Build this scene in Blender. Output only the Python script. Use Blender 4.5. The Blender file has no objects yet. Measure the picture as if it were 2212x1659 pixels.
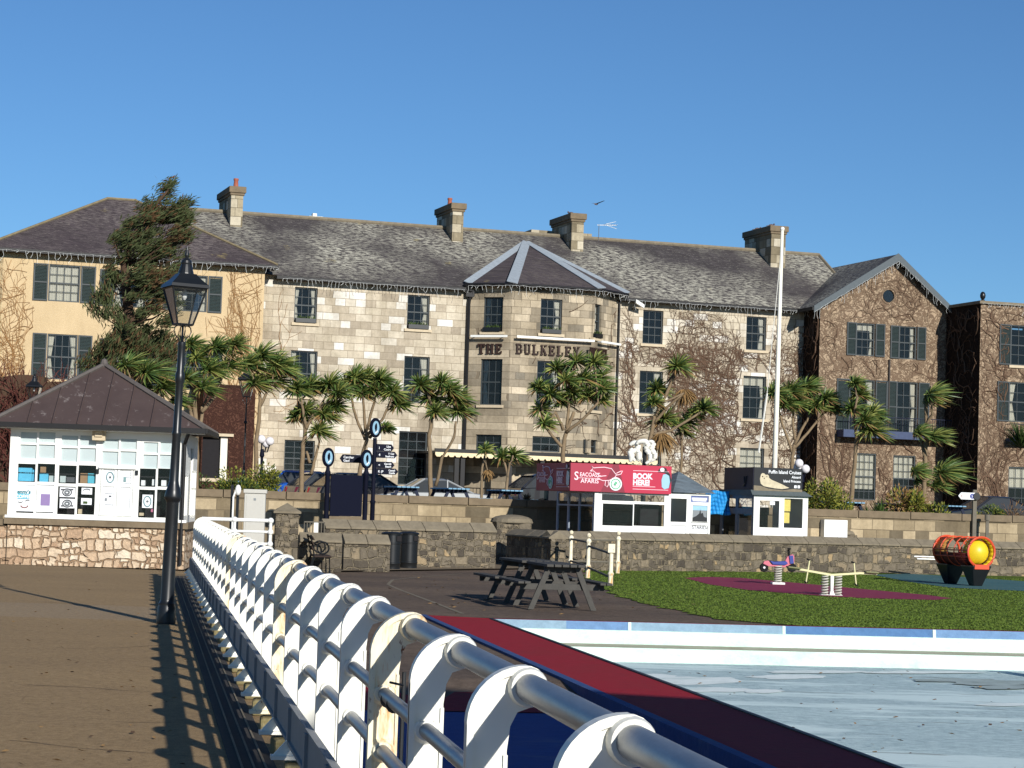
import bpy, math, random
import numpy as np
from mathutils import Vector, Matrix, noise as mnoise
R = math.radians
random.seed(7); rnd = random.random
def U(a, b): return a + (b - a) * random.random()
scene = bpy.context.scene
COL = scene.collection

# ---------------------------------------------------------------- camera
F, CX, CY, H = 4731.0, 1106.0, 829.5, 1.6
PITCH, ROLL = R(3.14), R(1.85)
cam_loc = Vector((0, 0, H))
fwd = Vector((0, math.cos(PITCH), math.sin(PITCH)))
r0 = Vector((1, 0, 0)); u0 = Vector((0, -math.sin(PITCH), math.cos(PITCH)))
rgt = r0 * math.cos(ROLL) + u0 * math.sin(ROLL)
upv = u0 * math.cos(ROLL) - r0 * math.sin(ROLL)
cd = bpy.data.cameras.new('camera'); cam = bpy.data.objects.new('camera', cd); COL.objects.link(cam)
m = Matrix((rgt, upv, -fwd)).transposed().to_4x4(); m.translation = cam_loc
cam.matrix_world = m
cd.sensor_width = 36; cd.lens = F / 2212 * 36; cd.clip_start = 0.05; cd.clip_end = 6000
scene.camera = cam

def ray(x, y): return fwd * F + rgt * (x - CX) - upv * (y - CY)
def atD(x, y, D):            # survey helper: a measured direction at a known distance
    d = ray(x, y); return cam_loc + d * (D / d.y)
def onZ(x, y, z):
    d = ray(x, y); return cam_loc + d * ((z - H) / d.z)
class Fr:                    # a building frame: origin, yaw
    def __init__(s, O, yaw):
        s.O = Vector(O); s.yaw = R(yaw)
        s.u = Vector((math.cos(s.yaw), math.sin(s.yaw), 0)); s.n = Vector((-math.sin(s.yaw), math.cos(s.yaw), 0))
    def loc(s, P):
        q = P - s.O; return Vector((q.dot(s.u), q.dot(s.n), q.z))
    def W(s, a, b, z): return s.O + s.u * a + s.n * b + Vector((0, 0, z))
    def px(s, x, y, b=0.0):
        d = ray(x, y); t = (b - (cam_loc - s.O).dot(s.n)) / d.dot(s.n)
        q = s.loc(cam_loc + d * t); return q.x, q.z
    def hit(s, x, y, P, N):  # ray against a local plane
        o = s.loc(cam_loc); d = ray(x, y); d = Vector((d.dot(s.u), d.dot(s.n), d.z))
        t = (Vector(P) - o).dot(Vector(N)) / d.dot(Vector(N)); return o + d * t
class Pl:                    # a wall plane inside a frame
    def __init__(s, fr, p0, d=(1, 0)):
        s.fr = fr; s.p = Vector((p0[0], p0[1])); s.d = Vector(d).normalized(); s.n = Vector((s.d.y, -s.d.x))
    def pt(s, a, t, z):
        q = s.p + s.d * a - s.n * t; return (q.x, q.y, z)
    def px(s, x, y):
        q = s.fr.hit(x, y, (s.p.x, s.p.y, 0), (s.n.x, s.n.y, 0))
        return (Vector((q.x, q.y)) - s.p).dot(s.d), q.z
    def rect(s, x0, y0, x1, y1):
        a0, z1 = s.px(x0, (y0 + y1) / 2)[0], s.px((x0 + x1) / 2, y0)[1]
        a1, z0 = s.px(x1, (y0 + y1) / 2)[0], s.px((x0 + x1) / 2, y1)[1]
        return a0, a1, z0, z1

# ---------------------------------------------------------------- mesh builder
class MB:
    def __init__(s): s.v = []; s.f = []; s.m = []
    def add(s, vs, fs, mi=0):
        o = len(s.v); s.v += [tuple(p) for p in vs]; s.f += [tuple(i + o for i in f) for f in fs]; s.m += [mi] * len(fs); return s
    def quad(s, a, b, c, d, mi=0): return s.add([a, b, c, d], [(0, 1, 2, 3)], mi)
    def poly(s, pts, mi=0): return s.add(pts, [tuple(range(len(pts)))], mi)
    def box(s, x0, x1, y0, y1, z0, z1, mi=0):
        return s.add([(x0, y0, z0), (x1, y0, z0), (x1, y1, z0), (x0, y1, z0), (x0, y0, z1), (x1, y0, z1), (x1, y1, z1), (x0, y1, z1)],
                     [(0, 3, 2, 1), (4, 5, 6, 7), (0, 1, 5, 4), (1, 2, 6, 5), (2, 3, 7, 6), (3, 0, 4, 7)], mi)
    def hexa(s, lo, hi, mi=0):   # two quads of 4 points
        return s.add(list(lo) + list(hi), [(0, 3, 2, 1), (4, 5, 6, 7), (0, 1, 5, 4), (1, 2, 6, 5), (2, 3, 7, 6), (3, 0, 4, 7)], mi)
    def plbox(s, pl, a0, a1, t0, t1, z0, z1, mi=0):
        P = pl.pt
        return s.hexa([P(a0, t0, z0), P(a1, t0, z0), P(a1, t1, z0), P(a0, t1, z0)], [P(a0, t0, z1), P(a1, t0, z1), P(a1, t1, z1), P(a0, t1, z1)], mi)
    def prism(s, pts, y0, y1, mi=0):   # polygon in xz pushed along y
        n = len(pts)
        vs = [(x, y0, z) for x, z in pts] + [(x, y1, z) for x, z in pts]
        fs = [tuple(range(n)), tuple(range(2 * n - 1, n - 1, -1))] + [(i, i + n, (i + 1) % n + n, (i + 1) % n) for i in range(n)]
        return s.add(vs, fs, mi)
    def slab(s, pts, z0, z1, mi=0):    # polygon in xy pushed along z
        n = len(pts)
        vs = [(x, y, z0) for x, y in pts] + [(x, y, z1) for x, y in pts]
        fs = [tuple(range(n - 1, -1, -1)), tuple(range(n, 2 * n))] + [(i, (i + 1) % n, (i + 1) % n + n, i + n) for i in range(n)]
        return s.add(vs, fs, mi)
    def tube(s, path, r, n=6, mi=0, cap=True):
        path = [Vector(p) for p in path]; k = len(path)
        rs = r if isinstance(r, (list, tuple)) else [r] * k
        vs = []; fs = []
        for i, p in enumerate(path):
            t = (path[min(i + 1, k - 1)] - path[max(i - 1, 0)])
            if t.length < 1e-9: t = Vector((0, 0, 1))
            t.normalize()
            ref = Vector((0, 0, 1)) if abs(t.z) < 0.9 else Vector((0, 1, 0))
            a = t.cross(ref).normalized(); b = t.cross(a)
            for j in range(n):
                w = 2 * math.pi * j / n
                vs.append(p + (a * math.cos(w) + b * math.sin(w)) * rs[i])
        for i in range(k - 1):
            for j in range(n):
                q = (j + 1) % n
                fs.append((i * n + j, (i + 1) * n + j, (i + 1) * n + q, i * n + q))
        if cap and n > 2: fs += [tuple(range(n)), tuple(range(k * n - 1, (k - 1) * n - 1, -1))]
        return s.add(vs, fs, mi)
    def lathe(s, prof, c=(0, 0, 0), n=20, mi=0, axis='z', cap=True):
        vs = []; fs = []; k = len(prof)
        for r, h in prof:
            for j in range(n):
                w = 2 * math.pi * j / n; x, y = r * math.cos(w), r * math.sin(w)
                vs.append((c[0] + x, c[1] + y, c[2] + h) if axis == 'z' else ((c[0] + x, c[1] + h, c[2] + y) if axis == 'y' else (c[0] + h, c[1] + x, c[2] + y)))
        for i in range(k - 1):
            for j in range(n):
                q = (j + 1) % n; fs.append((i * n + j, i * n + q, (i + 1) * n + q, (i + 1) * n + j))
        if cap: fs.append(tuple(range(n - 1, -1, -1))); fs.append(tuple(range((k - 1) * n, k * n)))
        return s.add(vs, fs, mi)
    def ball(s, c, r, n=10, mi=0, sc=(1, 1, 1)):
        k = n // 2 + 1; prof = [(max(1e-4, math.sin(math.pi * i / (k - 1))), -math.cos(math.pi * i / (k - 1))) for i in range(k)]
        o = len(s.v); s.lathe(prof, (0, 0, 0), n, mi)
        for i in range(o, len(s.v)):
            x, y, z = s.v[i]; s.v[i] = (c[0] + x * r * sc[0], c[1] + y * r * sc[1], c[2] + z * r * sc[2])
        return s
    def xf(s, M, o=0):
        for i in range(o, len(s.v)): s.v[i] = tuple(M @ Vector(s.v[i]))
        return s
    def build(s, name, mats, parent=None, smooth=False, bevel=0, fix=True):
        me = bpy.data.meshes.new(name); me.from_pydata(s.v, [], s.f)
        mats = mats if isinstance(mats, (list, tuple)) else [mats]
        for q in mats: me.materials.append(q)
        if len(mats) > 1: me.polygons.foreach_set('material_index', s.m)
        if smooth: me.polygons.foreach_set('use_smooth', [True] * len(me.polygons))
        if fix:
            import bmesh
            bm = bmesh.new(); bm.from_mesh(me); bmesh.ops.recalc_face_normals(bm, faces=bm.faces); bm.to_mesh(me); bm.free()
        if smooth == 'auto':
            me.set_sharp_from_angle(angle=R(38))
        me.update()
        o = bpy.data.objects.new(name, me); COL.objects.link(o)
        if parent: o.parent = parent
        if bevel:
            b = o.modifiers.new('bevel', 'BEVEL'); b.width = bevel; b.segments = 2; b.limit_method = 'ANGLE'; b.angle_limit = R(50)
        return o

def thing(name, label, cat, loc=(0, 0, 0), yaw=0.0, group=None):
    o = bpy.data.objects.new(name, None); COL.objects.link(o); o.empty_display_size = .2
    o.location = loc; o.rotation_euler = (0, 0, yaw); tag(o, label, cat, group); return o
def tag(o, label=None, cat=None, group=None, kind=None):
    if label: o['label'] = label
    if cat: o['category'] = cat
    if group: o['group'] = group
    if kind: o['kind'] = kind
    return o
def struct(o): o['kind'] = 'structure'; return o
def copy_tree(o, parent=None):
    c = o.copy(); COL.objects.link(c)
    if parent: c.parent = parent
    for ch in list(o.children): copy_tree(ch, c)
    return c
_tc = {}
def text(name, body, size, mat, parent, M, align='LEFT', depth=.004, bold=0.0, sx=1.0):
    cu = bpy.data.curves.new(name, 'FONT'); cu.body = body; cu.size = size; cu.align_x = align; cu.extrude = depth; cu.offset = bold; cu.resolution_u = 3
    t = bpy.data.objects.new(name, cu); COL.objects.link(t)
    dg = bpy.context.evaluated_depsgraph_get(); me = bpy.data.meshes.new_from_object(t.evaluated_get(dg))
    bpy.data.objects.remove(t); me.name = name; me.materials.clear(); me.materials.append(mat)
    me.transform(M @ Matrix.Scale(sx, 4, (1, 0, 0)))
    o = bpy.data.objects.new(name, me); COL.objects.link(o); o.parent = parent; return o
def frontM(x, y, z):     # text standing in the xz plane facing -y
    return Matrix.Translation((x, y, z)) @ Matrix.Rotation(R(90), 4, 'X')
def plM(pl, a, t, z):
    p = pl.pt(a, t, z); ang = math.atan2(pl.d.y, pl.d.x)
    return Matrix.Translation(p) @ Matrix.Rotation(ang, 4, 'Z') @ Matrix.Rotation(R(90), 4, 'X')

# ---------------------------------------------------------------- materials
def S(r, g, b, k=1.0):   # sRGB 0-255 to linear
    f = lambda c: ((c / 255 + .055) / 1.055) ** 2.4 if c > 10 else c / 255 / 12.92
    return (min(1, f(r) * k), min(1, f(g) * k), min(1, f(b) * k), 1)
class NT:
    def __init__(s, name):
        s.mat = bpy.data.materials.new(name); s.mat.use_nodes = True; s.nt = s.mat.node_tree; s.N = s.nt.nodes; s.L = s.nt.links
        s.p = s.N['Principled BSDF']; s.tc = s.N.new('ShaderNodeTexCoord'); s.obj = s.tc.outputs['Object']
    def n(s, t, **kw):
        x = s.N.new('ShaderNode' + t)
        for k, v in kw.items():
            if hasattr(x, k) and k not in x.inputs: setattr(x, k, v)
            else:
                i = x.inputs[k]
                if hasattr(v, 'links') or isinstance(v, bpy.types.NodeSocket): s.L.new(v, i)
                else: i.default_value = v
        return x
    def math(s, op, a, b=None, c=None, clamp=False):
        x = s.N.new('ShaderNodeMath'); x.operation = op; x.use_clamp = clamp
        for i, v in enumerate((a, b, c)):
            if v is None: continue
            if isinstance(v, bpy.types.NodeSocket): s.L.new(v, x.inputs[i])
            else: x.inputs[i].default_value = v
        return x.outputs[0]
    def noise(s, vec, scale, detail=3, rough=.55, dist=0):
        x = s.n('TexNoise', Scale=scale, Detail=detail, Roughness=rough, Distortion=dist)
        if vec is not None: s.L.new(vec, x.inputs['Vector'])
        return x.outputs['Fac']
    def ramp(s, fac, stops, interp='LINEAR'):
        x = s.N.new('ShaderNodeValToRGB'); e = x.color_ramp.elements; x.color_ramp.interpolation = interp
        while len(e) < len(stops): e.new(.5)
        for el, (p, c) in zip(e, stops): el.position = p; el.color = c if len(c) == 4 else (*c, 1)
        s.L.new(fac, x.inputs[0]); return x.outputs[0]
    def mix(s, fac, a, b, mode='MIX'):
        x = s.N.new('ShaderNodeMix'); x.data_type = 'RGBA'; x.blend_type = mode
        for i, v in ((0, fac), (6, a), (7, b)):
            if isinstance(v, bpy.types.NodeSocket): s.L.new(v, x.inputs[i])
            else: x.inputs[i].default_value = v
        return x.outputs[2]
    def map(s, vec, sc=(1, 1, 1), loc=(0, 0, 0), rot=(0, 0, 0)):
        x = s.N.new('ShaderNodeMapping'); s.L.new(vec, x.inputs[0]); x.inputs['Scale'].default_value = sc; x.inputs['Location'].default_value = loc; x.inputs['Rotation'].default_value = rot
        return x.outputs[0]
    def wallvec(s, kx=1, ky=1, kz=1):    # (x+y, z) so that every upright face gets courses
        sp = s.n('SeparateXYZ', Vector=s.obj); c = s.N.new('ShaderNodeCombineXYZ')
        s.L.new(s.math('ADD', s.math('MULTIPLY', sp.outputs[0], kx), s.math('MULTIPLY', sp.outputs[1], ky)), c.inputs[0])
        s.L.new(s.math('MULTIPLY', sp.outputs[2], kz), c.inputs[1]); return c.outputs[0]
    def bump(s, h, dist=.02, strength=.6):
        b = s.n('Bump', Strength=strength, Distance=dist); s.L.new(h, b.inputs['Height']); s.L.new(b.outputs[0], s.p.inputs['Normal'])
    def out(s, col=None, rough=.8, spec=.3, metal=0):
        if col is not None:
            if isinstance(col, bpy.types.NodeSocket): s.L.new(col, s.p.inputs['Base Color'])
            else: s.p.inputs['Base Color'].default_value = col
        s.p.inputs['Roughness'].default_value = rough; s.p.inputs['Specular IOR Level'].default_value = spec; s.p.inputs['Metallic'].default_value = metal
        return s.mat
def plain(name, col, rough=.7, metal=0, spec=.3, var=.25, scale=8, bump=0):
    t = NT(name); f = t.noise(t.obj, scale, 4, .6)
    c = t.mix(f, tuple(x * (1 - var) for x in col[:3]) + (1,), tuple(min(1, x * (1 + var)) for x in col[:3]) + (1,))
    if bump: t.bump(t.noise(t.obj, scale * 4, 3), bump, .5)
    return t.out(c, rough, spec, metal)
def ashlar(name, stops, bw, bh, mort, stain=.35, ms=.012):
    t = NT(name); v = t.wallvec()
    w = t.n('TexNoise', Scale=1.2, Detail=2); t.L.new(v, w.inputs['Vector'])
    vv = t.n('VectorMath', operation='MULTIPLY_ADD'); t.L.new(w.outputs['Color'], vv.inputs[0]); vv.inputs[1].default_value = (.05, .03, 0); t.L.new(v, vv.inputs[2])
    br = t.n('TexBrick', Scale=1.0, Bias=0.0); t.L.new(vv.outputs[0], br.inputs['Vector'])
    br.inputs['Color1'].default_value = (0, 0, 0, 1); br.inputs['Color2'].default_value = (1, 1, 1, 1); br.inputs['Mortar'].default_value = (.5, .5, .5, 1)
    br.inputs['Mortar Size'].default_value = ms; br.inputs['Brick Width'].default_value = bw; br.inputs['Row Height'].default_value = bh
    br.offset = .43; br.squash = .62; br.squash_frequency = 3; br.inputs['Mortar Smooth'].default_value = .3
    c = t.ramp(br.outputs['Color'], stops)
    c = t.mix(t.math('MULTIPLY', t.noise(t.obj, 9, 5, .7), .5), c, t.mix(.5, c, (.1, .09, .075, 1)))
    st = t.ramp(t.noise(t.obj, .45, 4, .6), [(.42, (1, 1, 1, 1)), (.7, (.62, .6, .56, 1))])
    c = t.mix(stain, c, t.mix(1, c, st, 'MULTIPLY'))
    sk = t.ramp(t.noise(t.map(t.obj, (1.6, 1.6, .22)), 1.0, 5, .75), [(.4, (1.06, 1.05, 1.04, 1)), (.72, (.66, .64, .6, 1))]); c = t.mix(stain * .8, c, t.mix(1, c, sk, 'MULTIPLY'))
    ft = t.ramp(t.noise(t.obj, 5.5, 5, .8), [(.32, (.78, .77, .75, 1)), (.68, (1.16, 1.15, 1.12, 1))]); c = t.mix(.8, c, ft, 'MULTIPLY')
    c = t.mix(t.math('MULTIPLY', br.outputs['Fac'], .75), c, mort)
    h = t.math('SUBTRACT', t.math('MULTIPLY', t.noise(t.obj, 14, 4), .4), br.outputs['Fac']); t.bump(h, .03, .6)
    return t.out(c, .9, .2)
def rubble(name, stops, scale, mort, ms=.05, zs=1.5, warm=None):
    t = NT(name); v = t.wallvec(1, 1, zs)
    w = t.n('TexNoise', Scale=2.2, Detail=3); t.L.new(v, w.inputs['Vector'])
    vv = t.n('VectorMath', operation='MULTIPLY_ADD'); t.L.new(w.outputs['Color'], vv.inputs[0]); vv.inputs[1].default_value = (.22, .22, 0); t.L.new(v, vv.inputs[2])
    vo = t.n('TexVoronoi', Scale=scale, Randomness=.95); vo.voronoi_dimensions = '2D'; t.L.new(vv.outputs[0], vo.inputs['Vector'])
    ve = t.n('TexVoronoi', Scale=scale, Randomness=.95); ve.voronoi_dimensions = '2D'; ve.feature = 'DISTANCE_TO_EDGE'; t.L.new(vv.outputs[0], ve.inputs['Vector'])
    sp = t.n('SeparateXYZ', Vector=vo.outputs['Color'])
    c = t.ramp(sp.outputs[0], stops, 'LINEAR')
    c = t.mix(t.math('MULTIPLY', t.noise(t.obj, 16, 5, .7), .75), c, t.mix(.6, c, (.05, .045, .04, 1)))
    edge = t.ramp(ve.outputs['Distance'], [(0, (1, 1, 1, 1)), (ms, (.6, .6, .6, 1)), (ms * 2.0, (0, 0, 0, 1))])
    mc = t.mix(t.noise(t.obj, 3, 3), mort, tuple(x * .45 for x in mort[:3]) + (1,))
    c = t.mix(edge, c, mc)
    h = t.math('ADD', t.math('MULTIPLY', t.math('MINIMUM', ve.outputs['Distance'], .18), 4), t.math('MULTIPLY', t.noise(t.obj, 20, 4), .25)); t.bump(h, .05, .9)
    return t.out(c, .92, .15)
def rubble(name, stops, scale, mort, ms=.05, zs=1.5, warm=None):
    t = NT(name); v = t.wallvec()
    def warp(vin, sc, am, sd):
        w = t.n('TexNoise', Scale=sc, Detail=3, Roughness=.6); t.L.new(t.map(vin, (1, 1, 1), (sd, sd, 0)), w.inputs['Vector'])
        vv = t.n('VectorMath', operation='MULTIPLY_ADD'); t.L.new(w.outputs['Color'], vv.inputs[0]); vv.inputs[1].default_value = (am, am, 0); t.L.new(vin, vv.inputs[2]); return vv.outputs[0]
    def bricks(vin, bw, bh, off):
        br = t.n('TexBrick', Scale=1.0, Bias=0.0); t.L.new(vin, br.inputs['Vector']); br.inputs['Color1'].default_value = (0, 0, 0, 1); br.inputs['Color2'].default_value = (1, 1, 1, 1); br.inputs['Mortar'].default_value = (.5, .5, .5, 1)
        br.inputs['Mortar Size'].default_value = .022; br.inputs['Brick Width'].default_value = bw; br.inputs['Row Height'].default_value = bh; br.inputs['Mortar Smooth'].default_value = .6; br.offset = off; br.squash = .55; br.squash_frequency = 2; return br
    k = 1.15 / scale; b1 = bricks(warp(v, 1.7, .34, 0), k * .92, k * .56, .4); b2 = bricks(warp(v, 2.4, .26, 5), k * .55, k * .34, .5)
    sel = t.ramp(t.noise(v, 1.1, 2), [(.5, (0, 0, 0, 1)), (.52, (1, 1, 1, 1))])
    rc = t.mix(sel, b1.outputs['Color'], b2.outputs['Color']); fc = t.mix(sel, b1.outputs['Fac'], b2.outputs['Fac'])
    c = t.ramp(rc, stops)
    c = t.mix(.85, c, t.ramp(t.noise(t.obj, 7, 5, .8), [(.3, (.62, .62, .62, 1)), (.7, (1.3, 1.28, 1.22, 1))]), 'MULTIPLY')
    mc = t.mix(t.noise(t.obj, 4, 4, .7), mort, tuple(x * .35 for x in mort[:3]) + (1,)); c = t.mix(fc, c, mc)
    h = t.math('SUBTRACT', t.math('MULTIPLY', t.noise(t.obj, 9, 5, .7), .8), fc); t.bump(h, .06, 1.0)
    return t.out(c, .92, .15)
def slate(name, base, lich, la=.55, lscale=.35, zc=1.6, bw=.42, bh=.24, seed=0):
    t = NT(name); v = t.wallvec(1, 1, zc)
    br = t.n('TexBrick', Scale=1.0, Bias=0.0); t.L.new(v, br.inputs['Vector'])
    br.inputs['Color1'].default_value = (0, 0, 0, 1); br.inputs['Color2'].default_value = (1, 1, 1, 1); br.inputs['Mortar'].default_value = (.2, .2, .2, 1)
    br.inputs['Mortar Size'].default_value = .012; br.inputs['Brick Width'].default_value = bw; br.inputs['Row Height'].default_value = bh; br.offset = .5
    b2 = tuple(x * 1.75 for x in base[:3]) + (1,)
    c = t.mix(br.outputs['Color'], base, b2)
    c = t.mix(t.math('MULTIPLY', t.noise(t.obj, 1.1, 4, .6), .5), c, (.062, .048, .05, 1))
    vm = t.map(t.obj, (1, 1, 1), (seed * 7.3, seed * 3.1, 0))
    lm = t.ramp(t.noise(vm, lscale, 3, .6), [(.38, (0, 0, 0, 1)), (.6, (1, 1, 1, 1))])
    fine = t.ramp(t.noise(t.map(v, (1.3, 4.2, 1)), 2.6, 4, .75), [(.46, (0, 0, 0, 1)), (.56, (1, 1, 1, 1))])
    fine2 = t.ramp(t.noise(t.map(v, (1.3, 4.5, 1), (9, 3, 0)), 3.2, 4, .75), [(.57, (0, 0, 0, 1)), (.66, (1, 1, 1, 1))])
    lf = t.math('ADD', t.math('MULTIPLY', fine, t.math('MULTIPLY', lm, la)), t.math('MULTIPLY', fine2, .45), clamp=True)
    c = t.mix(lf, c, lich)
    yel = t.ramp(t.noise(t.map(vm, (1, 1, 1), (31, 5, 2)), .8, 3, .6), [(.66, (0, 0, 0, 1)), (.72, (1, 1, 1, 1))])
    c = t.mix(t.math('MULTIPLY', t.math('MULTIPLY', yel, fine), .7), c, (.28, .22, .08, 1))
    t.bump(t.math('SUBTRACT', t.math('MULTIPLY', br.outputs['Color'], .3), br.outputs['Fac']), .02, .7)
    return t.out(c, .75, .3)
def vined(name, base, vinec, scale=1.7, amount=.5):   # render seen through a mat of thin dry stems
    t = NT(name); v = t.wallvec()
    w = t.n('TexNoise', Scale=1.6, Detail=3); t.L.new(v, w.inputs['Vector'])
    vv = t.n('VectorMath', operation='MULTIPLY_ADD'); t.L.new(w.outputs['Color'], vv.inputs[0]); vv.inputs[1].default_value = (.9, .7, 0); t.L.new(v, vv.inputs[2])
    c = t.mix(t.noise(t.obj, 3, 5, .7), base, tuple(x * .6 for x in base[:3]) + (1,))
    ws = None
    for sc, th in ((scale * .8, .016), (scale * 1.7, .024), (scale * 3.1, .03)):
        nz = t.noise(t.map(vv.outputs[0], (1, .8, 1), (sc * 3, sc, 0)), sc, 2, .6, .8)
        e = t.ramp(t.math('ABSOLUTE', t.math('SUBTRACT', nz, .5)), [(0, (1, 1, 1, 1)), (th, (.75, .75, .75, 1)), (th * 1.6, (0, 0, 0, 1))])
        ws = e if ws is None else t.math('MAXIMUM', ws, e)
    msk = t.ramp(t.noise(t.obj, .5, 3), [(.5 - amount * .4, (0, 0, 0, 1)), (.66 - amount * .3, (1, 1, 1, 1))])
    c = t.mix(t.math('MULTIPLY', t.math('MULTIPLY', ws, msk), .8), c, vinec)
    t.bump(ws, .03, .8)
    return t.out(c, .95, .1)

M = {}
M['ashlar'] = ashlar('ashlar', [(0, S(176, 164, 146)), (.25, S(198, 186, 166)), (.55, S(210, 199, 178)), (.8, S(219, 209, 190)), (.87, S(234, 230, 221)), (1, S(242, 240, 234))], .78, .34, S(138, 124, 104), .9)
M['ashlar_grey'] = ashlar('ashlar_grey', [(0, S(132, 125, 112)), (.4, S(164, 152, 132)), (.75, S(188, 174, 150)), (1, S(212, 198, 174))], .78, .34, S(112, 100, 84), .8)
M['chim'] = ashlar('chimney_stone', [(0, S(120, 110, 90)), (.5, S(170, 158, 132)), (1, S(222, 214, 195))], .7, .42, S(80, 72, 60), .7)
M['rubble'] = rubble('rubble_grey', [(0, S(76, 70, 63)), (.35, S(104, 96, 84)), (.7, S(128, 118, 102)), (.92, S(140, 126, 104)), (1, S(172, 148, 112))], 2.6, S(146, 134, 112), .035)
M['rubble_pink'] = rubble('rubble_pink', [(0, S(172, 142, 116)), (.3, S(198, 172, 144)), (.7, S(214, 194, 168)), (1, S(226, 212, 190))], 2.9, S(186, 154, 122), .05, 1.35)
M['coping'] = plain('coping_stone', S(124, 114, 96), .92, var=.45, scale=5, bump=.02)
M['cap'] = plain('cap_stone', S(118, 104, 84), .92, var=.4, scale=4, bump=.02)
M['slate'] = slate('slate_main', (.044, .039, .038, 1), S(176, 172, 156), 1.0, .17, seed=1)
M['slate_plum'] = slate('slate_plum', (.042, .032, .034, 1), S(150, 140, 132), .4, .2, seed=3)
M['slate_grey'] = slate('slate_booth', (.13, .17, .19, 1), S(140, 150, 156), .3, 1.2, bw=.3, bh=.2, seed=5)
M['lead'] = plain('lead_flashing', S(150, 158, 164), .6, var=.25, scale=6)
M['render'] = plain('yellow_render', S(224, 188, 132), .95, var=.16, scale=20, bump=.03)
M['render'] = None
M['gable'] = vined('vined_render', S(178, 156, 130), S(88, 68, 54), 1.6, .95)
M['ivy_side_shade'] = vined('ivy_mat_shaded', S(62, 50, 42), S(34, 26, 22), 2.2, .95)  # creeper on the side walls, its colour darkened for the shade there
M['tan'] = plain('tan_render', S(160, 134, 100), .95, var=.25, scale=5, bump=.02)
M['vine'] = plain('vine_stem', S(100, 78, 62), .95, var=.35, scale=3)
M['vine_red'] = plain('vine_red_stem', S(92, 52, 44), .95, var=.45, scale=3)
M['vine_pale'] = plain('vine_pale_stem', S(150, 112, 70), .95, var=.3, scale=3)
M['joinery'] = plain('grey_joinery', S(62, 68, 70), .55, var=.15)
M['shutter'] = plain('shutter_paint', S(44, 56, 56), .6, var=.2)
M['gutter'] = plain('gutter_black', S(26, 25, 26), .5, var=.2)
M['sill'] = plain('sill_stone', S(196, 180, 152), .9, var=.2)
M['curtain'] = plain('curtain_cloth', S(228, 222, 206), .9, var=.08, scale=20)
M['light_string'] = plain('fairy_light_cable', S(214, 216, 212), .5, var=.1)
M['leaf'] = plain('green_leaf', S(62, 80, 36), .6, var=.5, scale=6)
M['leaf_y'] = plain('yellow_green_leaf', S(128, 128, 52), .6, var=.4, scale=5)
M['leaf_brown'] = plain('dry_leaf', S(140, 110, 70), .8, var=.4, scale=5)
M['pine'] = plain('pine_needles', S(68, 76, 44), .8, var=.5, scale=2)
M['pine_brown'] = plain('pine_brown_needles', S(90, 66, 42), .85, var=.5, scale=3)
M['bark'] = plain('bark', S(128, 110, 86), .95, var=.4, scale=7, bump=.03)
M['bark_dark'] = plain('bark_dark', S(78, 60, 46), .95, var=.4, scale=7, bump=.03)
M['palm_a'] = plain('palm_leaf_green', S(80, 104, 50), .5, var=.4, scale=3, spec=.5)
M['palm_b'] = plain('palm_leaf_yellow', S(136, 142, 74), .5, var=.35, scale=3, spec=.5)
M['black'] = plain('black_paint', S(24, 26, 28), .35, var=.3, scale=5, spec=.5)
M['navy'] = plain('navy_paint', S(14, 17, 34), .7, var=.15, spec=.15)
M['white'] = plain('white_paint', S(232, 232, 226), .45, var=.04, scale=3, spec=.4)
M['white_flat'] = plain('white_board', S(228, 230, 232), .7, var=.03)
M['plum_roof'] = None
M['teal'] = plain('teal_print', S(86, 176, 198), .6, var=.1)
M['aqua'] = plain('blue_box', S(90, 180, 214), .6, var=.15)
M['purple'] = plain('purple_print', S(140, 120, 165), .6, var=.1)
M['pinkp'] = plain('pink_card', S(200, 120, 150), .6, var=.1)
M['brownbox'] = plain('card_box', S(150, 120, 90), .8, var=.2)
M['greyp'] = plain('grey_print', S(130, 135, 138), .7, var=.1)
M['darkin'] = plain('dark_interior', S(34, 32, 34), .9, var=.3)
M['frost'] = plain('frosted_pane', S(180, 192, 192), .35, var=.05, scale=2, spec=.5)
M['red'] = plain('sign_red', S(158, 44, 66), .5, var=.08, scale=1)
M['red_dark'] = plain('sign_dark_red', S(128, 38, 56), .5, var=.08, scale=1)
M['red_hot'] = plain('sign_bright_red', S(178, 36, 66), .5, var=.08, scale=1)
M['pinkline'] = plain('sign_pink_line', S(250, 214, 220), .6, var=.02)
M['green'] = plain('badge_green', S(120, 190, 150), .6, var=.05)
M['signblack'] = plain('sign_black', S(28, 31, 34), .5, var=.5, scale=2)
M['signnavy'] = plain('sign_dark_navy', S(36, 34, 58), .5, var=.3, scale=2)
M['seal'] = plain('seal_print', S(196, 184, 156), .7, var=.4, scale=9)
M['rust'] = plain('rust', S(150, 84, 36), .95, var=.5, scale=14)
M['orange'] = plain('orange_plastic', S(206, 78, 42), .4, var=.12, spec=.5)
M['yellow'] = plain('yellow_plastic', S(216, 190, 40), .4, var=.1, spec=.5)
M['darkred'] = plain('dark_red_mesh', S(92, 30, 28), .6, var=.2)
M['pinkpl'] = plain('pink_plastic', S(200, 110, 125), .5, var=.1)
M['bluepl'] = plain('blue_plastic', S(50, 66, 140), .5, var=.1)
M['spring'] = plain('spring_grey', S(186, 184, 172), .5, var=.15)
M['cream'] = plain('cream_metal', S(214, 208, 160), .5, var=.1)
M['wood'] = plain('grey_stained_wood', S(74, 72, 68), .8, var=.35, scale=9, bump=.01)
M['wood_dark'] = plain('dark_wood', S(52, 40, 34), .8, var=.3, scale=9)
M['bluewood'] = plain('pale_blue_wood', S(120, 160, 186), .7, var=.2)
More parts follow.
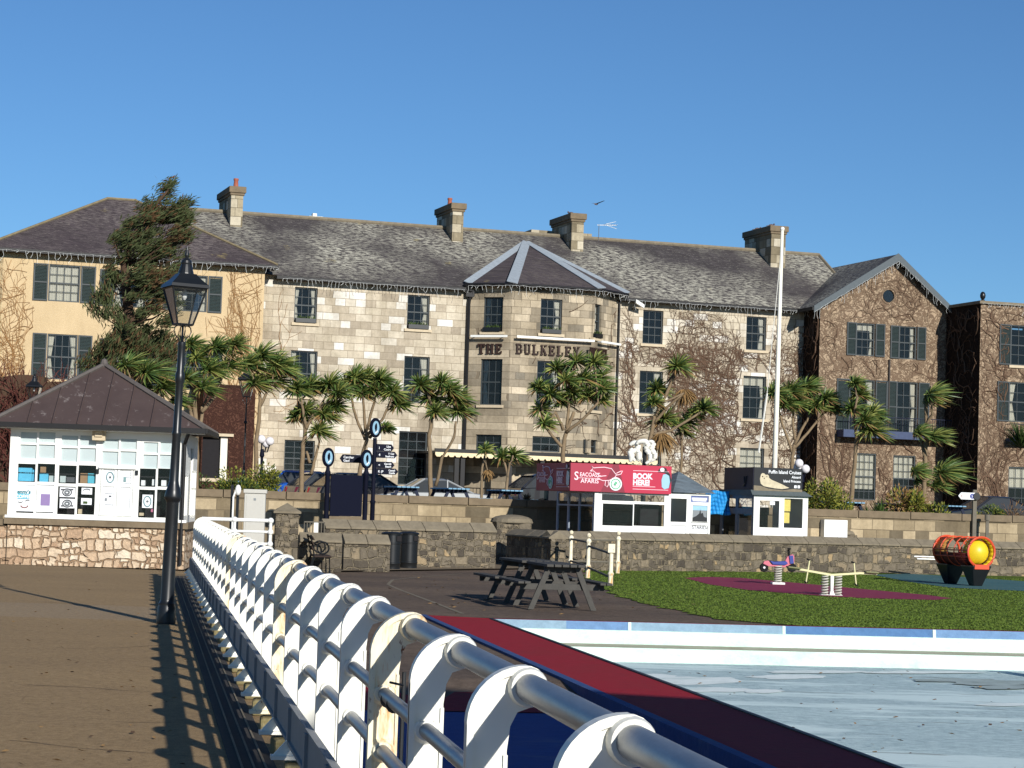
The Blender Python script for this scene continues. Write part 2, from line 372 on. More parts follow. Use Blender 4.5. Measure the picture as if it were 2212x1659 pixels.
M['navywood'] = plain('navy_wood', S(26, 34, 56), .7, var=.2)
M['cabinet'] = plain('cabinet_grey', S(186, 184, 176), .55, var=.05)
M['terracotta'] = plain('terracotta', S(160, 92, 74), .8, var=.25)
M['bark_post'] = plain('weathered_post', S(110, 104, 92), .9, var=.3, scale=10)
M['redlamp'] = plain('red_lamp', S(150, 24, 24), .25, var=.1, spec=.6)
M['tyre'] = plain('tyre', S(22, 22, 22), .85, var=.2)
M['rim'] = plain('rim', S(150, 152, 156), .3, metal=.7, var=.1)
M['tarp'] = plain('blue_tarp', S(40, 140, 205), .6, var=.3, scale=2)
M['emblem'] = plain('pale_blue_disc', S(150, 190, 212), .3, var=.1, spec=.6)
M['globe'] = plain('opal_globe', S(226, 222, 224), .2, var=.03, spec=.6)
M['stonewhite'] = plain('white_stone', S(224, 222, 212), .8, var=.1)
M['feather'] = plain('grey_feather', S(96, 84, 84), .8, var=.3)

def glass(name, tint=(.5, .55, .58, 1), tr=.45, rough=.06):
    t = NT(name); N, L = t.N, t.L
    g = t.n('BsdfGlossy', Roughness=rough); g.inputs['Color'].default_value = (.8, .78, .74, 1)
    tr_ = t.n('BsdfTransparent'); tr_.inputs['Color'].default_value = tint
    d = t.n('BsdfDiffuse'); d.inputs['Color'].default_value = (.05, .055, .06, 1)
    m1 = t.n('MixShader', Fac=tr); L.new(d.outputs[0], m1.inputs[1]); L.new(tr_.outputs[0], m1.inputs[2])
    fr = t.n('Fresnel', IOR=1.5)
    nz = t.noise(t.obj, 2.0, 2); t.bump(nz, .01, .25); b = [x for x in N if x.type == 'BUMP'][0]; L.new(b.outputs[0], g.inputs['Normal'])
    m2 = t.n('MixShader'); L.new(t.math('ADD', fr.outputs[0], .0), m2.inputs[0]); L.new(m1.outputs[0], m2.inputs[1]); L.new(g.outputs[0], m2.inputs[2])
    L.new(m2.outputs[0], N['Material Output'].inputs[0]); return t.mat
M['glass'] = glass('window_glass', (.78, .8, .8, 1), .85, .05)
M['lampglass'] = glass('lamp_glass', (.85, .85, .82, 1), .93, .1)
M['boothglass'] = glass('booth_glass', (.95, .97, .97, 1), .96, .05)
M['carglass'] = glass('car_glass', (.1, .1, .1, 1), .1, .03)
def carpaint(name, col):
    t = NT(name); t.p.inputs['Coat Weight'].default_value = .8; t.p.inputs['Coat Roughness'].default_value = .05
    return t.out(col, .35, .5, .3)
M['car_blue'] = carpaint('car_blue', S(24, 92, 190)); M['car_black'] = carpaint('car_black', S(30, 31, 36)); M['car_silver'] = carpaint('car_silver', S(158, 160, 160)); M['car_grey'] = carpaint('car_grey', S(58, 62, 72))

# plum coloured sheet roof
t = NT('plum_sheet_roof'); c = t.mix(t.noise(t.obj, 1.3, 4, .65), S(66, 54, 52), S(88, 74, 70))
sp = t.ramp(t.noise(t.map(t.obj, (1, 1, .6)), 3.4, 5, .8), [(.58, (0, 0, 0, 1)), (.68, (1, 1, 1, 1))]); c = t.mix(t.math('MULTIPLY', sp, .4), c, S(170, 160, 155))
t.bump(t.noise(t.obj, 5, 4), .02, .3); M['plum_roof'] = t.out(c, .6, .3)
# pier deck
t = NT('deck_resin'); o = t.obj
c = t.mix(t.noise(o, 60, 3, .8), S(128, 106, 78), S(184, 158, 120))
g = t.ramp(t.noise(o, 160, 2, .9), [(.3, (.3, .3, .3, 1)), (.5, (1, 1, 1, 1)), (.72, (1.5, 1.45, 1.35, 1))]); c = t.mix(.85, c, g, 'MULTIPLY')
g = t.ramp(t.noise(t.map(o, (.35, .6, 1)), .6, 6, .75), [(.3, (.86, .85, .86, 1)), (.7, (1.1, 1.09, 1.05, 1))]); c = t.mix(.9, c, g, 'MULTIPLY')
sy = t.n('SeparateXYZ', Vector=o).outputs[1]
def band(y0, y1, soft=.25):
    w = t.math('ADD', sy, t.math('MULTIPLY', t.noise(o, 1.5, 5, .8), .5))
    a = t.n('MapRange'); t.L.new(w, a.inputs[0]); a.inputs[1].default_value = y0; a.inputs[2].default_value = y0 + soft
    b = t.n('MapRange'); t.L.new(w, b.inputs[0]); b.inputs[1].default_value = y1 - soft; b.inputs[2].default_value = y1
    return t.math('SUBTRACT', a.outputs[0], b.outputs[0], clamp=True)
spk = t.ramp(t.noise(o, 25, 4, .9), [(.42, (0, 0, 0, 1)), (.6, (1, 1, 1, 1))])
bm_ = t.math('MULTIPLY', t.math('MULTIPLY', band(27.6, 31.2), spk), .32); c = t.mix(bm_, c, S(170, 166, 158))
c = t.mix(.9, c, t.ramp(t.noise(t.map(o, (1.3, .8, 1)), 11, 5, .92), [(.36, (.72, .7, .67, 1)), (.64, (1.2, 1.19, 1.17, 1))]), 'MULTIPLY')
lt = t.ramp(t.noise(t.map(o, (1, .6, 1)), 5, 4, .95), [(.68, (0, 0, 0, 1)), (.72, (1, 1, 1, 1))]); c = t.mix(t.math('MULTIPLY', lt, .18), c, S(190, 180, 160))
t.bump(t.noise(o, 30, 4, .9), .012, .8); M['deck'] = t.out(c, .95, .15)
# tarmac ground
t = NT('tarmac'); o = t.obj
c = t.mix(t.noise(o, 30, 4, .85), S(78, 68, 60), S(134, 118, 104)); g = t.ramp(t.noise(t.map(o, (.3, 1, 1)), .35, 5, .7), [(.35, (.7, .7, .72, 1)), (.7, (1.25, 1.2, 1.1, 1))]); c = t.mix(.9, c, g, 'MULTIPLY')
c = t.mix(.9, c, t.ramp(t.noise(t.map(o, (1, .7, 1)), 8, 5, .92), [(.34, (.62, .6, .6, 1)), (.66, (1.3, 1.28, 1.25, 1))]), 'MULTIPLY')
t.bump(t.noise(o, 20, 4, .9), .02, .8); M['tarmac'] = t.out(c, .95, .15)
# turf
t = NT('turf'); o = t.obj
c = t.mix(t.noise(o, 14, 4, .8), S(70, 88, 32), S(98, 116, 48)); g = t.ramp(t.noise(o, .9, 4, .7), [(.35, (.75, .8, .7, 1)), (.7, (1.25, 1.15, 1, 1))]); c = t.mix(.9, c, g, 'MULTIPLY')
t.bump(t.noise(o, 30, 4, .8), .012, .6); M['turf'] = t.out(c, .95, .1)
M['grass_a'] = plain('grass_blade', S(90, 110, 44), .8, var=.12, scale=1.5, spec=.15)
M['grass_b'] = plain('grass_blade_pale', S(90, 104, 44), .8, var=.12, scale=1.5, spec=.15)
# painted pool surfaces
def painted0(): pass
def painted(name, a, b, wear, sc=.8, wth=(.55, .68), wamt=.6, sy_=1.0, fine=18, extra=None):
    t = NT(name); o = t.obj
    c = t.mix(t.noise(t.map(o, (1, sy_, 1)), sc, 5, .65), a, b)
    c = t.mix(t.math('MULTIPLY', t.noise(o, fine, 4, .85), .35), c, t.mix(.5, c, wear))
    wm = t.ramp(t.noise(t.map(o, (.5, sy_ * 1.6, 1), (4, 2, 0)), sc * 1.6, 5, .7), [(wth[0], (0, 0, 0, 1)), (wth[1], (1, 1, 1, 1))])
    c = t.mix(t.math('MULTIPLY', wm, wamt), c, wear)
    c = t.mix(.75, c, t.ramp(t.noise(t.map(o, (.8, 1.5, 1)), 7, 5, .85), [(.3, (.72, .72, .73, 1)), (.7, (1.16, 1.15, 1.14, 1))]), 'MULTIPLY')
    t.bump(t.noise(o, 9, 5, .8), .01, .6); return t.out(c, .8, .2)
M['red_coping'] = painted('red_paint', S(160, 14, 36), S(150, 34, 42), S(118, 54, 42), .35, (.5, .8), .6, .35)
M['blue_band'] = painted('blue_band_paint', S(78, 120, 172), S(120, 150, 178), S(150, 165, 172), .25, (.55, .7), .5)
M['pool_white'] = painted('pool_white_paint', S(196, 226, 214), S(222, 238, 226), S(160, 186, 170), .8, (.5, .75), .7)
M['pool_tan'] = painted('pool_tread_tan', S(160, 158, 132), S(190, 192, 170), S(140, 132, 104), 1.5)  # tan tread, duller than the white step faces
M['kerb_navy'] = painted('kerb_navy_paint', S(46, 74, 128), S(60, 84, 130), S(90, 105, 130), .8)
M['blue_floor'] = painted('blue_floor_paint', S(34, 62, 130), S(50, 84, 150), S(92, 108, 130), .7)
M['purple_rubber'] = painted('purple_rubber', S(134, 48, 76), S(150, 60, 84), S(110, 42, 62), .6)
M['teal_rubber'] = painted('teal_rubber', S(62, 102, 104), S(84, 120, 122), S(50, 80, 80), .6)
t = NT('pool_floor'); o = t.obj
c = t.mix(t.ramp(t.noise(t.map(o, (.7, 1.2, 1)), 9, 5, .9), [(.36, (0, 0, 0, 1)), (.64, (1, 1, 1, 1))]), S(150, 174, 176), S(206, 224, 222))
c = t.mix(.8, c, t.ramp(t.noise(t.map(o, (.35, 1, 1)), .5, 5, .7), [(.35, (.88, .9, .92, 1)), (.7, (1.1, 1.1, 1.09, 1))]), 'MULTIPLY')
wh = t.ramp(t.noise(t.map(o, (.28, 1.1, 1), (2, 1.3, 0)), .55, 4, .62), [(.5, (0, 0, 0, 1)), (.55, (1, 1, 1, 1))]); c = t.mix(t.math('MULTIPLY', wh, .75), c, S(222, 240, 236))
dk = t.ramp(t.noise(t.map(o, (.35, 2.2, 1), (7, 5, 0)), 1.3, 5, .7), [(.6, (0, 0, 0, 1)), (.66, (1, 1, 1, 1))]); c = t.mix(t.math('MULTIPLY', dk, .55), c, S(96, 100, 96))
t.bump(t.noise(o, 40, 4, .9), .01, .6); M['pool_floor'] = t.out(c, .75, .25)
t = NT('roughcast_render'); o = t.obj
c = t.mix(t.noise(o, 12, 5, .85), S(192, 168, 130), S(216, 194, 156)); st = t.ramp(t.noise(t.map(o, (1.2, 1.2, .4)), .8, 5, .7), [(.35, (1.05, 1.04, 1.03, 1)), (.75, (.78, .76, .72, 1))]); c = t.mix(.8, c, st, 'MULTIPLY')
t.bump(t.noise(o, 14, 5, .8), .05, .7); M['render'] = t.out(c, .95, .1)
# white fence paint
t = NT('fence_paint'); o = t.obj
c = t.mix(t.noise(o, 5, 4, .7), S(226, 224, 212), S(236, 234, 224)); t.bump(t.noise(o, 35, 3, .6), .0015, .5); M['fence'] = t.out(c, .42, .4)
t = NT('fence_rusty_paint'); o = t.obj
zz = t.n('SeparateXYZ', Vector=o).outputs[2]
c = t.mix(t.ramp(t.noise(t.map(o, (9, 9, 1.6)), 1.0, 5, .75), [(.5, (0, 0, 0, 1)), (.64, (1, 1, 1, 1))]), S(232, 224, 198), S(210, 150, 72))
c = t.mix(t.ramp(t.noise(t.map(o, (6, 6, 2.2)), 3, 4, .8), [(.6, (0, 0, 0, 1)), (.68, (1, 1, 1, 1))]), c, S(120, 62, 26)); M['fence_rusty'] = t.out(c, .7, .2)
t = NT('galvanised_tube'); c = t.mix(t.noise(t.map(t.obj, (1, .2, 1)), 30, 4, .8), S(112, 116, 122), S(160, 162, 164)); t.bump(t.noise(t.obj, 60, 3), .0015, .4); M['tube'] = t.out(c, .42, .5, .6)
t = NT('deck_beam'); c = t.mix(t.noise(t.map(t.obj, (6, 30, 30)), 1, 4), S(112, 100, 58), S(150, 140, 110)); t.bump(t.noise(t.obj, 25, 4), .02, .8); M['beam'] = t.out(c, .95, .1)

# ---------------------------------------------------------------- light
SUN = Vector((1.12, -2.32, 1.0)).normalized()
elev = math.asin(SUN.z); 
w = bpy.data.worlds.new('World'); scene.world = w; w.use_nodes = True; nt = w.node_tree
sky = nt.nodes.new('ShaderNodeTexSky'); sky.sky_type = 'NISHITA'; sky.sun_disc = False; sky.sun_elevation = elev
sky.sun_rotation = math.atan2(SUN.x, SUN.y); sky.air_density = 1.0; sky.dust_density = 0.0; sky.ozone_density = 4.0; sky.altitude = 1500
hs = nt.nodes.new('ShaderNodeMix'); hs.data_type = 'RGBA'; hs.blend_type = 'MULTIPLY'; hs.inputs[0].default_value = 1; hs.inputs[7].default_value = (.62, .84, 1.0, 1)
nt.links.new(sky.outputs[0], hs.inputs[6]); nt.links.new(hs.outputs[2], nt.nodes['Background'].inputs[0]); nt.nodes['Background'].inputs[1].default_value = 0.088
sl = bpy.data.lights.new('sun', 'SUN'); so = bpy.data.objects.new('sun', sl); COL.objects.link(so)
sl.energy = 5.0; sl.angle = R(.5); sl.color = (1, .965, .90); so.rotation_euler = SUN.to_track_quat('Z', 'Y').to_euler(); so.location = (30, -60, 30)
scene.view_settings.view_transform = 'Standard'; scene.view_settings.look = 'None'; scene.view_settings.exposure = 0.1; scene.view_settings.gamma = 1
# ================================================================ pier frame
PY = math.degrees(math.atan(.165))
pier = Fr((.895, 0, 0), PY)
def pw(a, b, z): return pier.W(a, b, z)
GZ = -.2      # ground round the pools
FZ = -.78     # pool floor
TZ = 1.3      # hotel terrace
# ---- ground: one sheet
g = MB(); g.quad((-3000, -200, -1.3), (3000, -200, -1.3), (3000, 5000, -1.3), (-3000, 5000, -1.3)); struct(g.build('ground', M['tarmac']))
# ---- pool corner points on the ground, pier-aligned
sA = onZ(920, 1330, GZ); sB = onZ(1060, 1337, GZ); sC = onZ(2212, 1365, GZ); sC = sB + (sC - sB) * 1.6
ax = pier.n                                          # along the pier, away
def along(P, d): return P - ax * d
eL, eR = sA, sB
bk = (sC - sB).normalized(); bn = Vector((bk.y, -bk.x, 0))   # back edge direction, and towards the camera
def V(p, z): return (p.x, p.y, z)
# tarmac round the pool, with the pool left open
def backp(p, t, d): return p + bk * t + bn * d
g = MB()
far = [(-14, 44), (-14, 90), (60, 90), (60, 40)]
pL = atD(560, 1340, 34.6); lft = Vector((pier.O + ax * 34.6 + pier.u * .3).to_tuple())
edge0 = pier.O + pier.u * .28
farL = edge0 + ax * 46
g.poly([V(edge0 + ax * 22.6, GZ - .008), V(eL - ax * ((eL - edge0).dot(ax) - 22.6), GZ - .008), V(eL, GZ - .008), V(sC, GZ - .008), (60, 38, GZ - .008), (60, 92, GZ - .008), (-30, 92, GZ - .008), (-30, 47, GZ - .008), V(farL, GZ - .008)])
struct(g.build('tarmac_ground', M['tarmac']))
# lower tarmac/painted shallow floor between pier and red coping
g = MB(); ll = edge0; w2 = (eL - edge0).dot(pier.u)
def lp(a, b, z): return V(edge0 + pier.u * a + ax * b, z)
g.quad(lp(-.1, -6, GZ - .16), lp(w2 + .1, -6, GZ - .16), lp(w2 + .1, 20.6, GZ - .16), lp(-.1, 20.6, GZ - .16)); struct(g.build('blue_painted_ground', M['blue_floor']))
g = MB(); zsl = lambda b: GZ - .16 + .152 * (b - 20.6) / 2.0
pts = [lp(-.1, 20.6, GZ - .152), lp(w2 + .1, 20.6, GZ - .152)] + [lp(w2 + .1 - (w2 + .2) * i / 12, bb, zsl(bb) + .006) for i, bb in [(i, 21.5 + .4 * math.sin(i * 1.9) + .25 * math.sin(i * 4.1)) for i in range(13)]]
g.poly(pts); struct(g.build('red_painted_ground', M['red_coping']))
g = MB(); g.quad(lp(-.1, 20.6, GZ - .16), lp(w2 + .1, 20.6, GZ - .16), lp(w2 + .1, 22.6, GZ - .008), lp(-.1, 22.6, GZ - .008)); struct(g.build('sloping_tarmac_ground', M['tarmac']))
# red coping strip
cop = thing('paddling_pool', 'pale blue paddling pool with red painted coping and white steps beside the pier', 'paddling pool', V(sB, GZ)); inv = Matrix.Translation(-Vector(V(sB, GZ)))
def relb(mb, name, mat, parent=None, **k):
    mb.xf(inv); return mb.build(name, mat, parent or cop, **k)
L = 30.0
g = MB(); a0, a1 = eL + ax * .02, eR
bA, bB = along(eL, L), along(eR, L)
g.hexa([V(bA, GZ - .14), V(bB, GZ - .14), V(eR, GZ - .14), V(eL, GZ - .14)], [V(bA, GZ + .0), V(bB, GZ + .0), V(eR, GZ + .0), V(eL, GZ + .0)]); relb(g, 'side_coping', M['red_coping'])
q = bn * -.16
g = MB(); g.hexa([V(eL, GZ - .14), V(eR + bk * 0, GZ - .14), V(eR + q, GZ - .14), V(eL + q, GZ - .14)], [V(eL, GZ + .002), V(eR, GZ + .002), V(eR + q, GZ + .002), V(eL + q, GZ + .002)])
g.hexa([V(eR, GZ - .1), V(sC, GZ - .1), V(sC + q, GZ - .1), V(eR + q, GZ - .1)], [V(eR, GZ + .002), V(sC, GZ + .002), V(sC + q, GZ + .002), V(eR + q, GZ + .002)]); relb(g, 'back_coping', M['red_coping'])
g = MB(); u = -pier.u
g.hexa([V(bA + u * .10, GZ - .3), V(bA, GZ - .3), V(eL, GZ - .3), V(eL + u * .10, GZ - .3)], [V(bA + u * .10, GZ + .02), V(bA, GZ + .02), V(eL, GZ + .02), V(eL + u * .10, GZ + .02)]); relb(g, 'kerb', M['kerb_navy'])
g = MB(); g.hexa([V(bB - pier.u * .02, GZ - 1), V(bB + pier.u * .03, GZ - 1), V(eR + pier.u * .03, GZ - 1), V(eR - pier.u * .02, GZ - 1)], [V(bB - pier.u * .02, GZ + .012), V(bB + pier.u * .03, GZ + .012), V(eR + pier.u * .03, GZ + .012), V(eR - pier.u * .02, GZ + .012)]); relb(g, 'edge_strip', M['signblack'])
def bandface(d0, z0, d1, z1, name, mat, t0=0., t1=None, mb=None):
    g = mb or MB(); P, Q = sB, sC
    if t1 is not None: P, Q = sB + bk * t0, sB + bk * t1
    elif t0: P = sB + bk * t0
    g.quad(V(P + bn * d0, z0), V(Q + bn * d0, z0), V(Q + bn * d1, z1), V(P + bn * d1, z1))
    return relb(g, name, mat) if name else g
bl_m = [M['blue_band'], painted('worn_band_paint', S(140, 164, 178), S(112, 146, 172), S(172, 184, 186), .3), painted('deep_band_paint', S(66, 104, 152), S(86, 122, 162), S(110, 140, 170), .3)]
for k_, (ta, tb_) in enumerate(((0, 1.2), (1.2, 2.2), (2.2, 4.73), (4.73, 7.22), (7.22, 9.72), (9.72, 13.2))): bandface(0.0, GZ + .002, .02, GZ - .125, 'blue_band', bl_m[(1, 0, 1, 2, 0, 1)[k_]], t0=ta, t1=tb_)
xs = [pq for pq in (2.18, 4.76, 7.15)]
g = MB()
for X in (2.19, 4.7, 7.2, 9.7):
    P = sB + bk * X; g.hexa([V(P + bn * .01, GZ - .13), V(P + bk * .05 + bn * .01, GZ - .13), V(P + bk * .05 + bn * .03, GZ - .13), V(P + bn * .03, GZ - .13)], [V(P, GZ), V(P + bk * .05, GZ), V(P + bk * .05 + bn * .012, GZ), V(P + bn * .012, GZ)])
relb(g, 'band_joint', M['pool_white'])
g = bandface(.02, GZ - .125, .05, GZ - .13, None, None); g = bandface(.05, GZ - .13, .16, GZ - .335, None, None, mb=g); relb(g, 'upper_step', M['pool_white'])
bandface(.16, GZ - .335, .55, GZ - .365, 'step_tread', M['pool_tan'])
bandface(.55, GZ - .365, .66, FZ, 'lower_step', M['pool_white'])
g = MB(); P0, P1 = sB + bn * .6, sC + bn * .6
g.quad(V(bB, FZ), V(P1 + bn * 26, FZ), V(P1, FZ), V(P0 - bk * .5, FZ)); relb(g, 'pool_floor', M['pool_floor'])
# small green slide foot at the right edge
slp = onZ(2216, 1462, FZ)
sl_t = thing('slide', 'dark green foot of a slide standing in the paddling pool at right edge', 'slide', V(slp, FZ))
g = MB(); g.prism([(-.02, 0), (.5, 0), (.42, .42), (.2, .42), (.06, .2)], -.03, .03); g.build('side_panel', M['teal_rubber'] if 0 else plain('slide_green', S(36, 66, 58), .5), sl_t)
g = MB(); g.box(.1, .46, -.06, .06, .40, .44); g.build('chute', M['tube'], sl_t)

# ---- lawn, rubber patches
lawn_px = [(1262, 1232), (1272, 1250), (1300, 1268), (1345, 1292), (1430, 1312), (1500, 1326), (1560, 1340)]
g = MB(); lp0 = [onZ(x, y, GZ) for x, y in lawn_px]; lp_ = []
for a, b in zip(lp0, lp0[1:]):
    for k in range(9): lp_.append(a.lerp(b, k / 9) + Vector((random.gauss(0, .07), random.gauss(0, .12), 0)))
backl = [sB + (sC - sB) * f + q * 1.05 for f in (.36, .6, 1)]
lawn = [V(p, GZ + .004) for p in lp_] + [V(p, GZ + .004) for p in backl] + [(44, 42, GZ + .004), (44, 82, GZ + .004), (20, 78, GZ + .004), (3.0, 63.4, GZ + .004)]
g.poly(lawn); lw = g.build('grass', M['turf']); tag(lw, 'short green lawn between the paddling pool and the rubble wall', 'grass', kind='stuff')
from mathutils.geometry import intersect_point_tri_2d
def inpoly(x, y, P):
    c = False; j = len(P) - 1
    for i in range(len(P)):
        if (P[i][1] > y) != (P[j][1] > y) and x < (P[j][0] - P[i][0]) * (y - P[i][1]) / (P[j][1] - P[i][1]) + P[i][0]: c = not c
        j = i
    return c
pur = [onZ(x, y, GZ) for x, y in [(1478, 1249), (1530, 1247), (1600, 1249), (1700, 1258), (1850, 1272), (2000, 1286), (2058, 1293.5), (2020, 1297), (1900, 1294), (1800, 1290), (1620, 1276), (1530, 1263)]]
tea = [onZ(x, y, GZ) for x, y in [(1885, 1242), (1960, 1240), (2050, 1245), (2250, 1259), (2300, 1281), (2200, 1277), (2050, 1270), (1960, 1257)]]
for nm, P, mt in (('purple_safety_surface', pur, M['purple_rubber']), ('teal_safety_surface', tea, M['teal_rubber'])):
    g = MB(); g.poly([V(p, GZ + .012) for p in P]); struct(g.build(nm, mt))
# blades of grass
rs = np.random.RandomState(3)
vs, fs, ms = [], [], []
poly2 = [(p[0], p[1]) for p in lawn]; P2 = [(p.x, p.y) for p in pur]; T2 = [(p.x, p.y) for p in tea]
n = 0
while n < 60000:
    y = 34.3 + (rs.rand() ** 1.6) * 34; x = rs.uniform(-.5, y * .25)
    if not inpoly(x, y, poly2) or inpoly(x, y, P2) or inpoly(x, y, T2): continue
    hgt = rs.uniform(.008, .026); wd = .008 + .0003 * y; a = rs.rand() * 6.28; lx, ly = rs.normal(0, .018, 2)
    c, s_ = math.cos(a) * wd, math.sin(a) * wd; o = len(vs)
    vs += [(x - c, y - s_, GZ), (x + c, y + s_, GZ), (x + lx, y + ly, GZ + hgt)]; fs.append((o, o + 1, o + 2)); ms.append(0 if rs.rand() < .7 else 1); n += 1
g = MB(); g.v, g.f, g.m = vs, fs, ms
tag(g.build('grass_blades', [M['grass_a'], M['grass_b']], fix=False), 'short upright blades of grass covering the playground lawn', 'grass', kind='stuff')
# tarmac repair seams
g = MB()
for seg in ([(1130 * 0 + 848, 1252), (905, 1246), (1000, 1239)], [(848, 1252), (838, 1262), (860, 1272), (935, 1300), (1000, 1325)]):
    P = [onZ(x, y, GZ) for x, y in seg]
    for p, q2 in zip(P, P[1:]):
        nn = Vector(((q2 - p).y, -(q2 - p).x, 0)).normalized() * .035; g.quad(V(p - nn, GZ - .003), V(q2 - nn, GZ - .003), V(q2 + nn, GZ - .003), V(p + nn, GZ - .003))
struct(g.build('tarmac_seam', M['coping']))

# ---- pier deck
g = MB(); o = [pier.W(-30, -8, 0), pier.W(.27, -8, 0), pier.W(.27, 46, 0), pier.W(-30, 56, 0)]
g.hexa([V(p, -.9) for p in o], [V(p, 0) for p in o]); struct(g.build('pier_deck', M['deck']))
g = MB(); g.box(-.33, -.06, -5, 43, .001, .008); dr = g.build('shaded_drain_channel', plain('drain_shade_concrete', S(60, 56, 52), .95, var=.4, scale=20)); dr.location = pier.O; dr.rotation_euler = (0, 0, pier.yaw); struct(dr)  # drain strip, widened and coloured dark to deepen the railing's shade

# ================================================================ pier railing
rail = thing('pier_railing', 'white cast iron pier railing with round topped posts and three grey tubes', 'railing', pier.O, pier.yaw)
PH = 1.155
def post_mesh():
    g = MB(); Hh = PH; A = []
    A += [(0, .14), (0, Hh - .15)]
    A += [(.145 + .145 * math.cos(R(w_)), Hh - .145 + .145 * math.sin(R(w_))) for w_ in range(178, 88, -9)]
    c = (.15, Hh - .052); A += [(c[0] + .05 * math.cos(R(w_)), c[1] + .052 * math.sin(R(w_))) for w_ in range(80, -100, -20)]
    A += [(.127, Hh - .115), (.110, Hh - .15), (.103, Hh - .21), (.102, .14)]
    g.prism(A, -.011, .011)
    B = A[:13]                                   # raised flange along the left side and the arch
    inner = [(x + (.017 if i < 2 else 0), z) for i, (x, z) in enumerate(B)]
    cc = (.145, Hh - .145)
    inner = [(.017, .14), (.017, Hh - .15)] + [(cc[0] + .127 * math.cos(R(w_)), cc[1] + .127 * math.sin(R(w_))) for w_ in range(178, 80, -9)]
    B = [(0, .14), (0, Hh - .15)] + [(cc[0] + .146 * math.cos(R(w_)), cc[1] + .146 * math.sin(R(w_))) for w_ in range(178, 80, -9)]
    for i in range(len(B) - 1):
        b0, b1, i0, i1 = B[i], B[i + 1], inner[i], inner[i + 1]
        g.hexa([(b0[0], -.026, b0[1]), (i0[0], -.026, i0[1]), (i0[0], .026, i0[1]), (b0[0], .026, b0[1])], [(b1[0], -.026, b1[1]), (i1[0], -.026, i1[1]), (i1[0], .026, i1[1]), (b1[0], .026, b1[1])])
    g.box(.094, .1045, -.02, .02, .14, Hh - .22)
    g.lathe([(.030, -.045), (.046, -.05), (.05, -.03), (.051, .03), (.047, .045), (.030, .045)], (c[0], 0, c[1]), 24, axis='y')
    for dz in (.315, .535):
        g.lathe([(.028, -.044), (.034, -.044), (.039, -.024), (.047, -.016), (.047, .016), (.039, .024), (.034, .044), (.028, .044)], (.052, 0, Hh - dz), 20, axis='y')
    # spreading foot bracket
    g.prism([(-.12, .13), (.2, .13), (.2, .15), (.102, .32), (0, .36), (-.03, .24)], -.012, .012)
    g.box(-.125, .21, -.06, .06, .115, .135)
    for i in range(len(g.v)):
        x, y, z = g.v[i]; kz = (Hh - z); g.v[i] = (x * 1.1, y, Hh - kz * 1.1 if kz < .22 else (z if kz > .28 else z - .022))
    return g
pm = post_mesh()
p0 = pm.build('post', M['fence'], rail, smooth='auto')
p1 = pm.build('post', M['fence_rusty'], rail, smooth='auto'); p1['label'] = 'post streaked with orange rust'
bm0 = MB(); bm0.box(-.06, .3, -.15, .12, .0, .114); b0 = bm0.build('footing_block', M['beam'], rail, bevel=.02)
def fz(b): return .02 * min(1, max(0, (b - 4) / 8))
RUST = {3, 8, 15}
ys = [(4.73 + 1.275 * k) * 1.0135 for k in range(-2, 29)]
used = set()
for k, yy in zip(range(-2, 29), ys):
    src = p1 if k in RUST else p0
    for s_ in (src, b0):
        o = s_ if s_.name not in used else s_.copy()
        if s_.name in used: COL.objects.link(o)
        used.add(s_.name); o.parent = rail; o.location = (0, yy, fz(yy))
        if s_ is b0: o.rotation_euler = (0, 0, U(-.08, .08)); o.location = (U(-.015, .015), yy, 0); o.scale = (U(.94, 1.05), 1, 1)
kp = [y_ for y_ in np.linspace(-1.5, ys[-1], 60)]
for nm, xx, dz, rr in (('top_tube', .165, .057, .039), ('middle_tube', .057, .315, .026), ('lower_tube', .057, .535, .026)):
    g = MB(); g.tube([(xx, y_, PH - dz + fz(y_)) for y_ in kp], rr, 20); g.build(nm, M['tube'], rail, smooth='auto')
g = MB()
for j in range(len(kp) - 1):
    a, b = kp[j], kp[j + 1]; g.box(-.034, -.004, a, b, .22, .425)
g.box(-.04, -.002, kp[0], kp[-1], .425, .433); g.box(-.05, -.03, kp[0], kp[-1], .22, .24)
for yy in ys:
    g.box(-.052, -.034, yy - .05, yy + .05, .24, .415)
g.build('kick_board', plain('kick_board_shade_grey', S(140, 142, 142), .6, var=.15), rail)  # grey partly stands in for shade on the board's deck side
g = MB()
for yy in (8.3, 8.5):
    g.lathe([(.031, -.004), (.031, .004)], (.057, yy, PH - .315), 14, axis='y')
g.tube([(.1, 8.4, PH - .75), (.103, 8.4, PH - .2)], .008, 6); g.tube([(.103, 8.4, PH - .25), (.045, 8.35, PH - .235)], .005, 6); g.build('cable_tie', M['black'], rail)
# return railing at the landward end
rr_ = thing('return_railing', 'white tubular railing closing the landward end of the pier balustrade', 'railing', pier.W(.15, ys[-1] + .1, 0), R(3))
g = MB(); ee = 3.3 * (40.7 / 40.7) * 1.0
ex = (atD(590, 1122, 41.0) - rr_.location).x
for z, r_ in ((1.15, .036), (.94, .026), (.72, .026)): g.tube([(0, 0, z), (ex, 0, z)], r_, 10)
g.build('rail_tube', M['white'], rr_, smooth='auto')
for xx in (ex, .6):
    g = MB(); g.tube([(xx, 0, -.2), (xx, 0, 1.12)], .03, 10)
    for z in (1.15, .94, .72): g.ball((xx, 0, z), .058, 10)
    g.build('post', M['white'], rr_, smooth='auto')

g = MB()
for xx in (-.27, -.2, -.13): g.box(xx, xx + .012, -5, 43, .009, .016)
o = g.build('drain_rail', M['coping']); o.location = pier.O; o.rotation_euler = (0, 0, pier.yaw); struct(o)
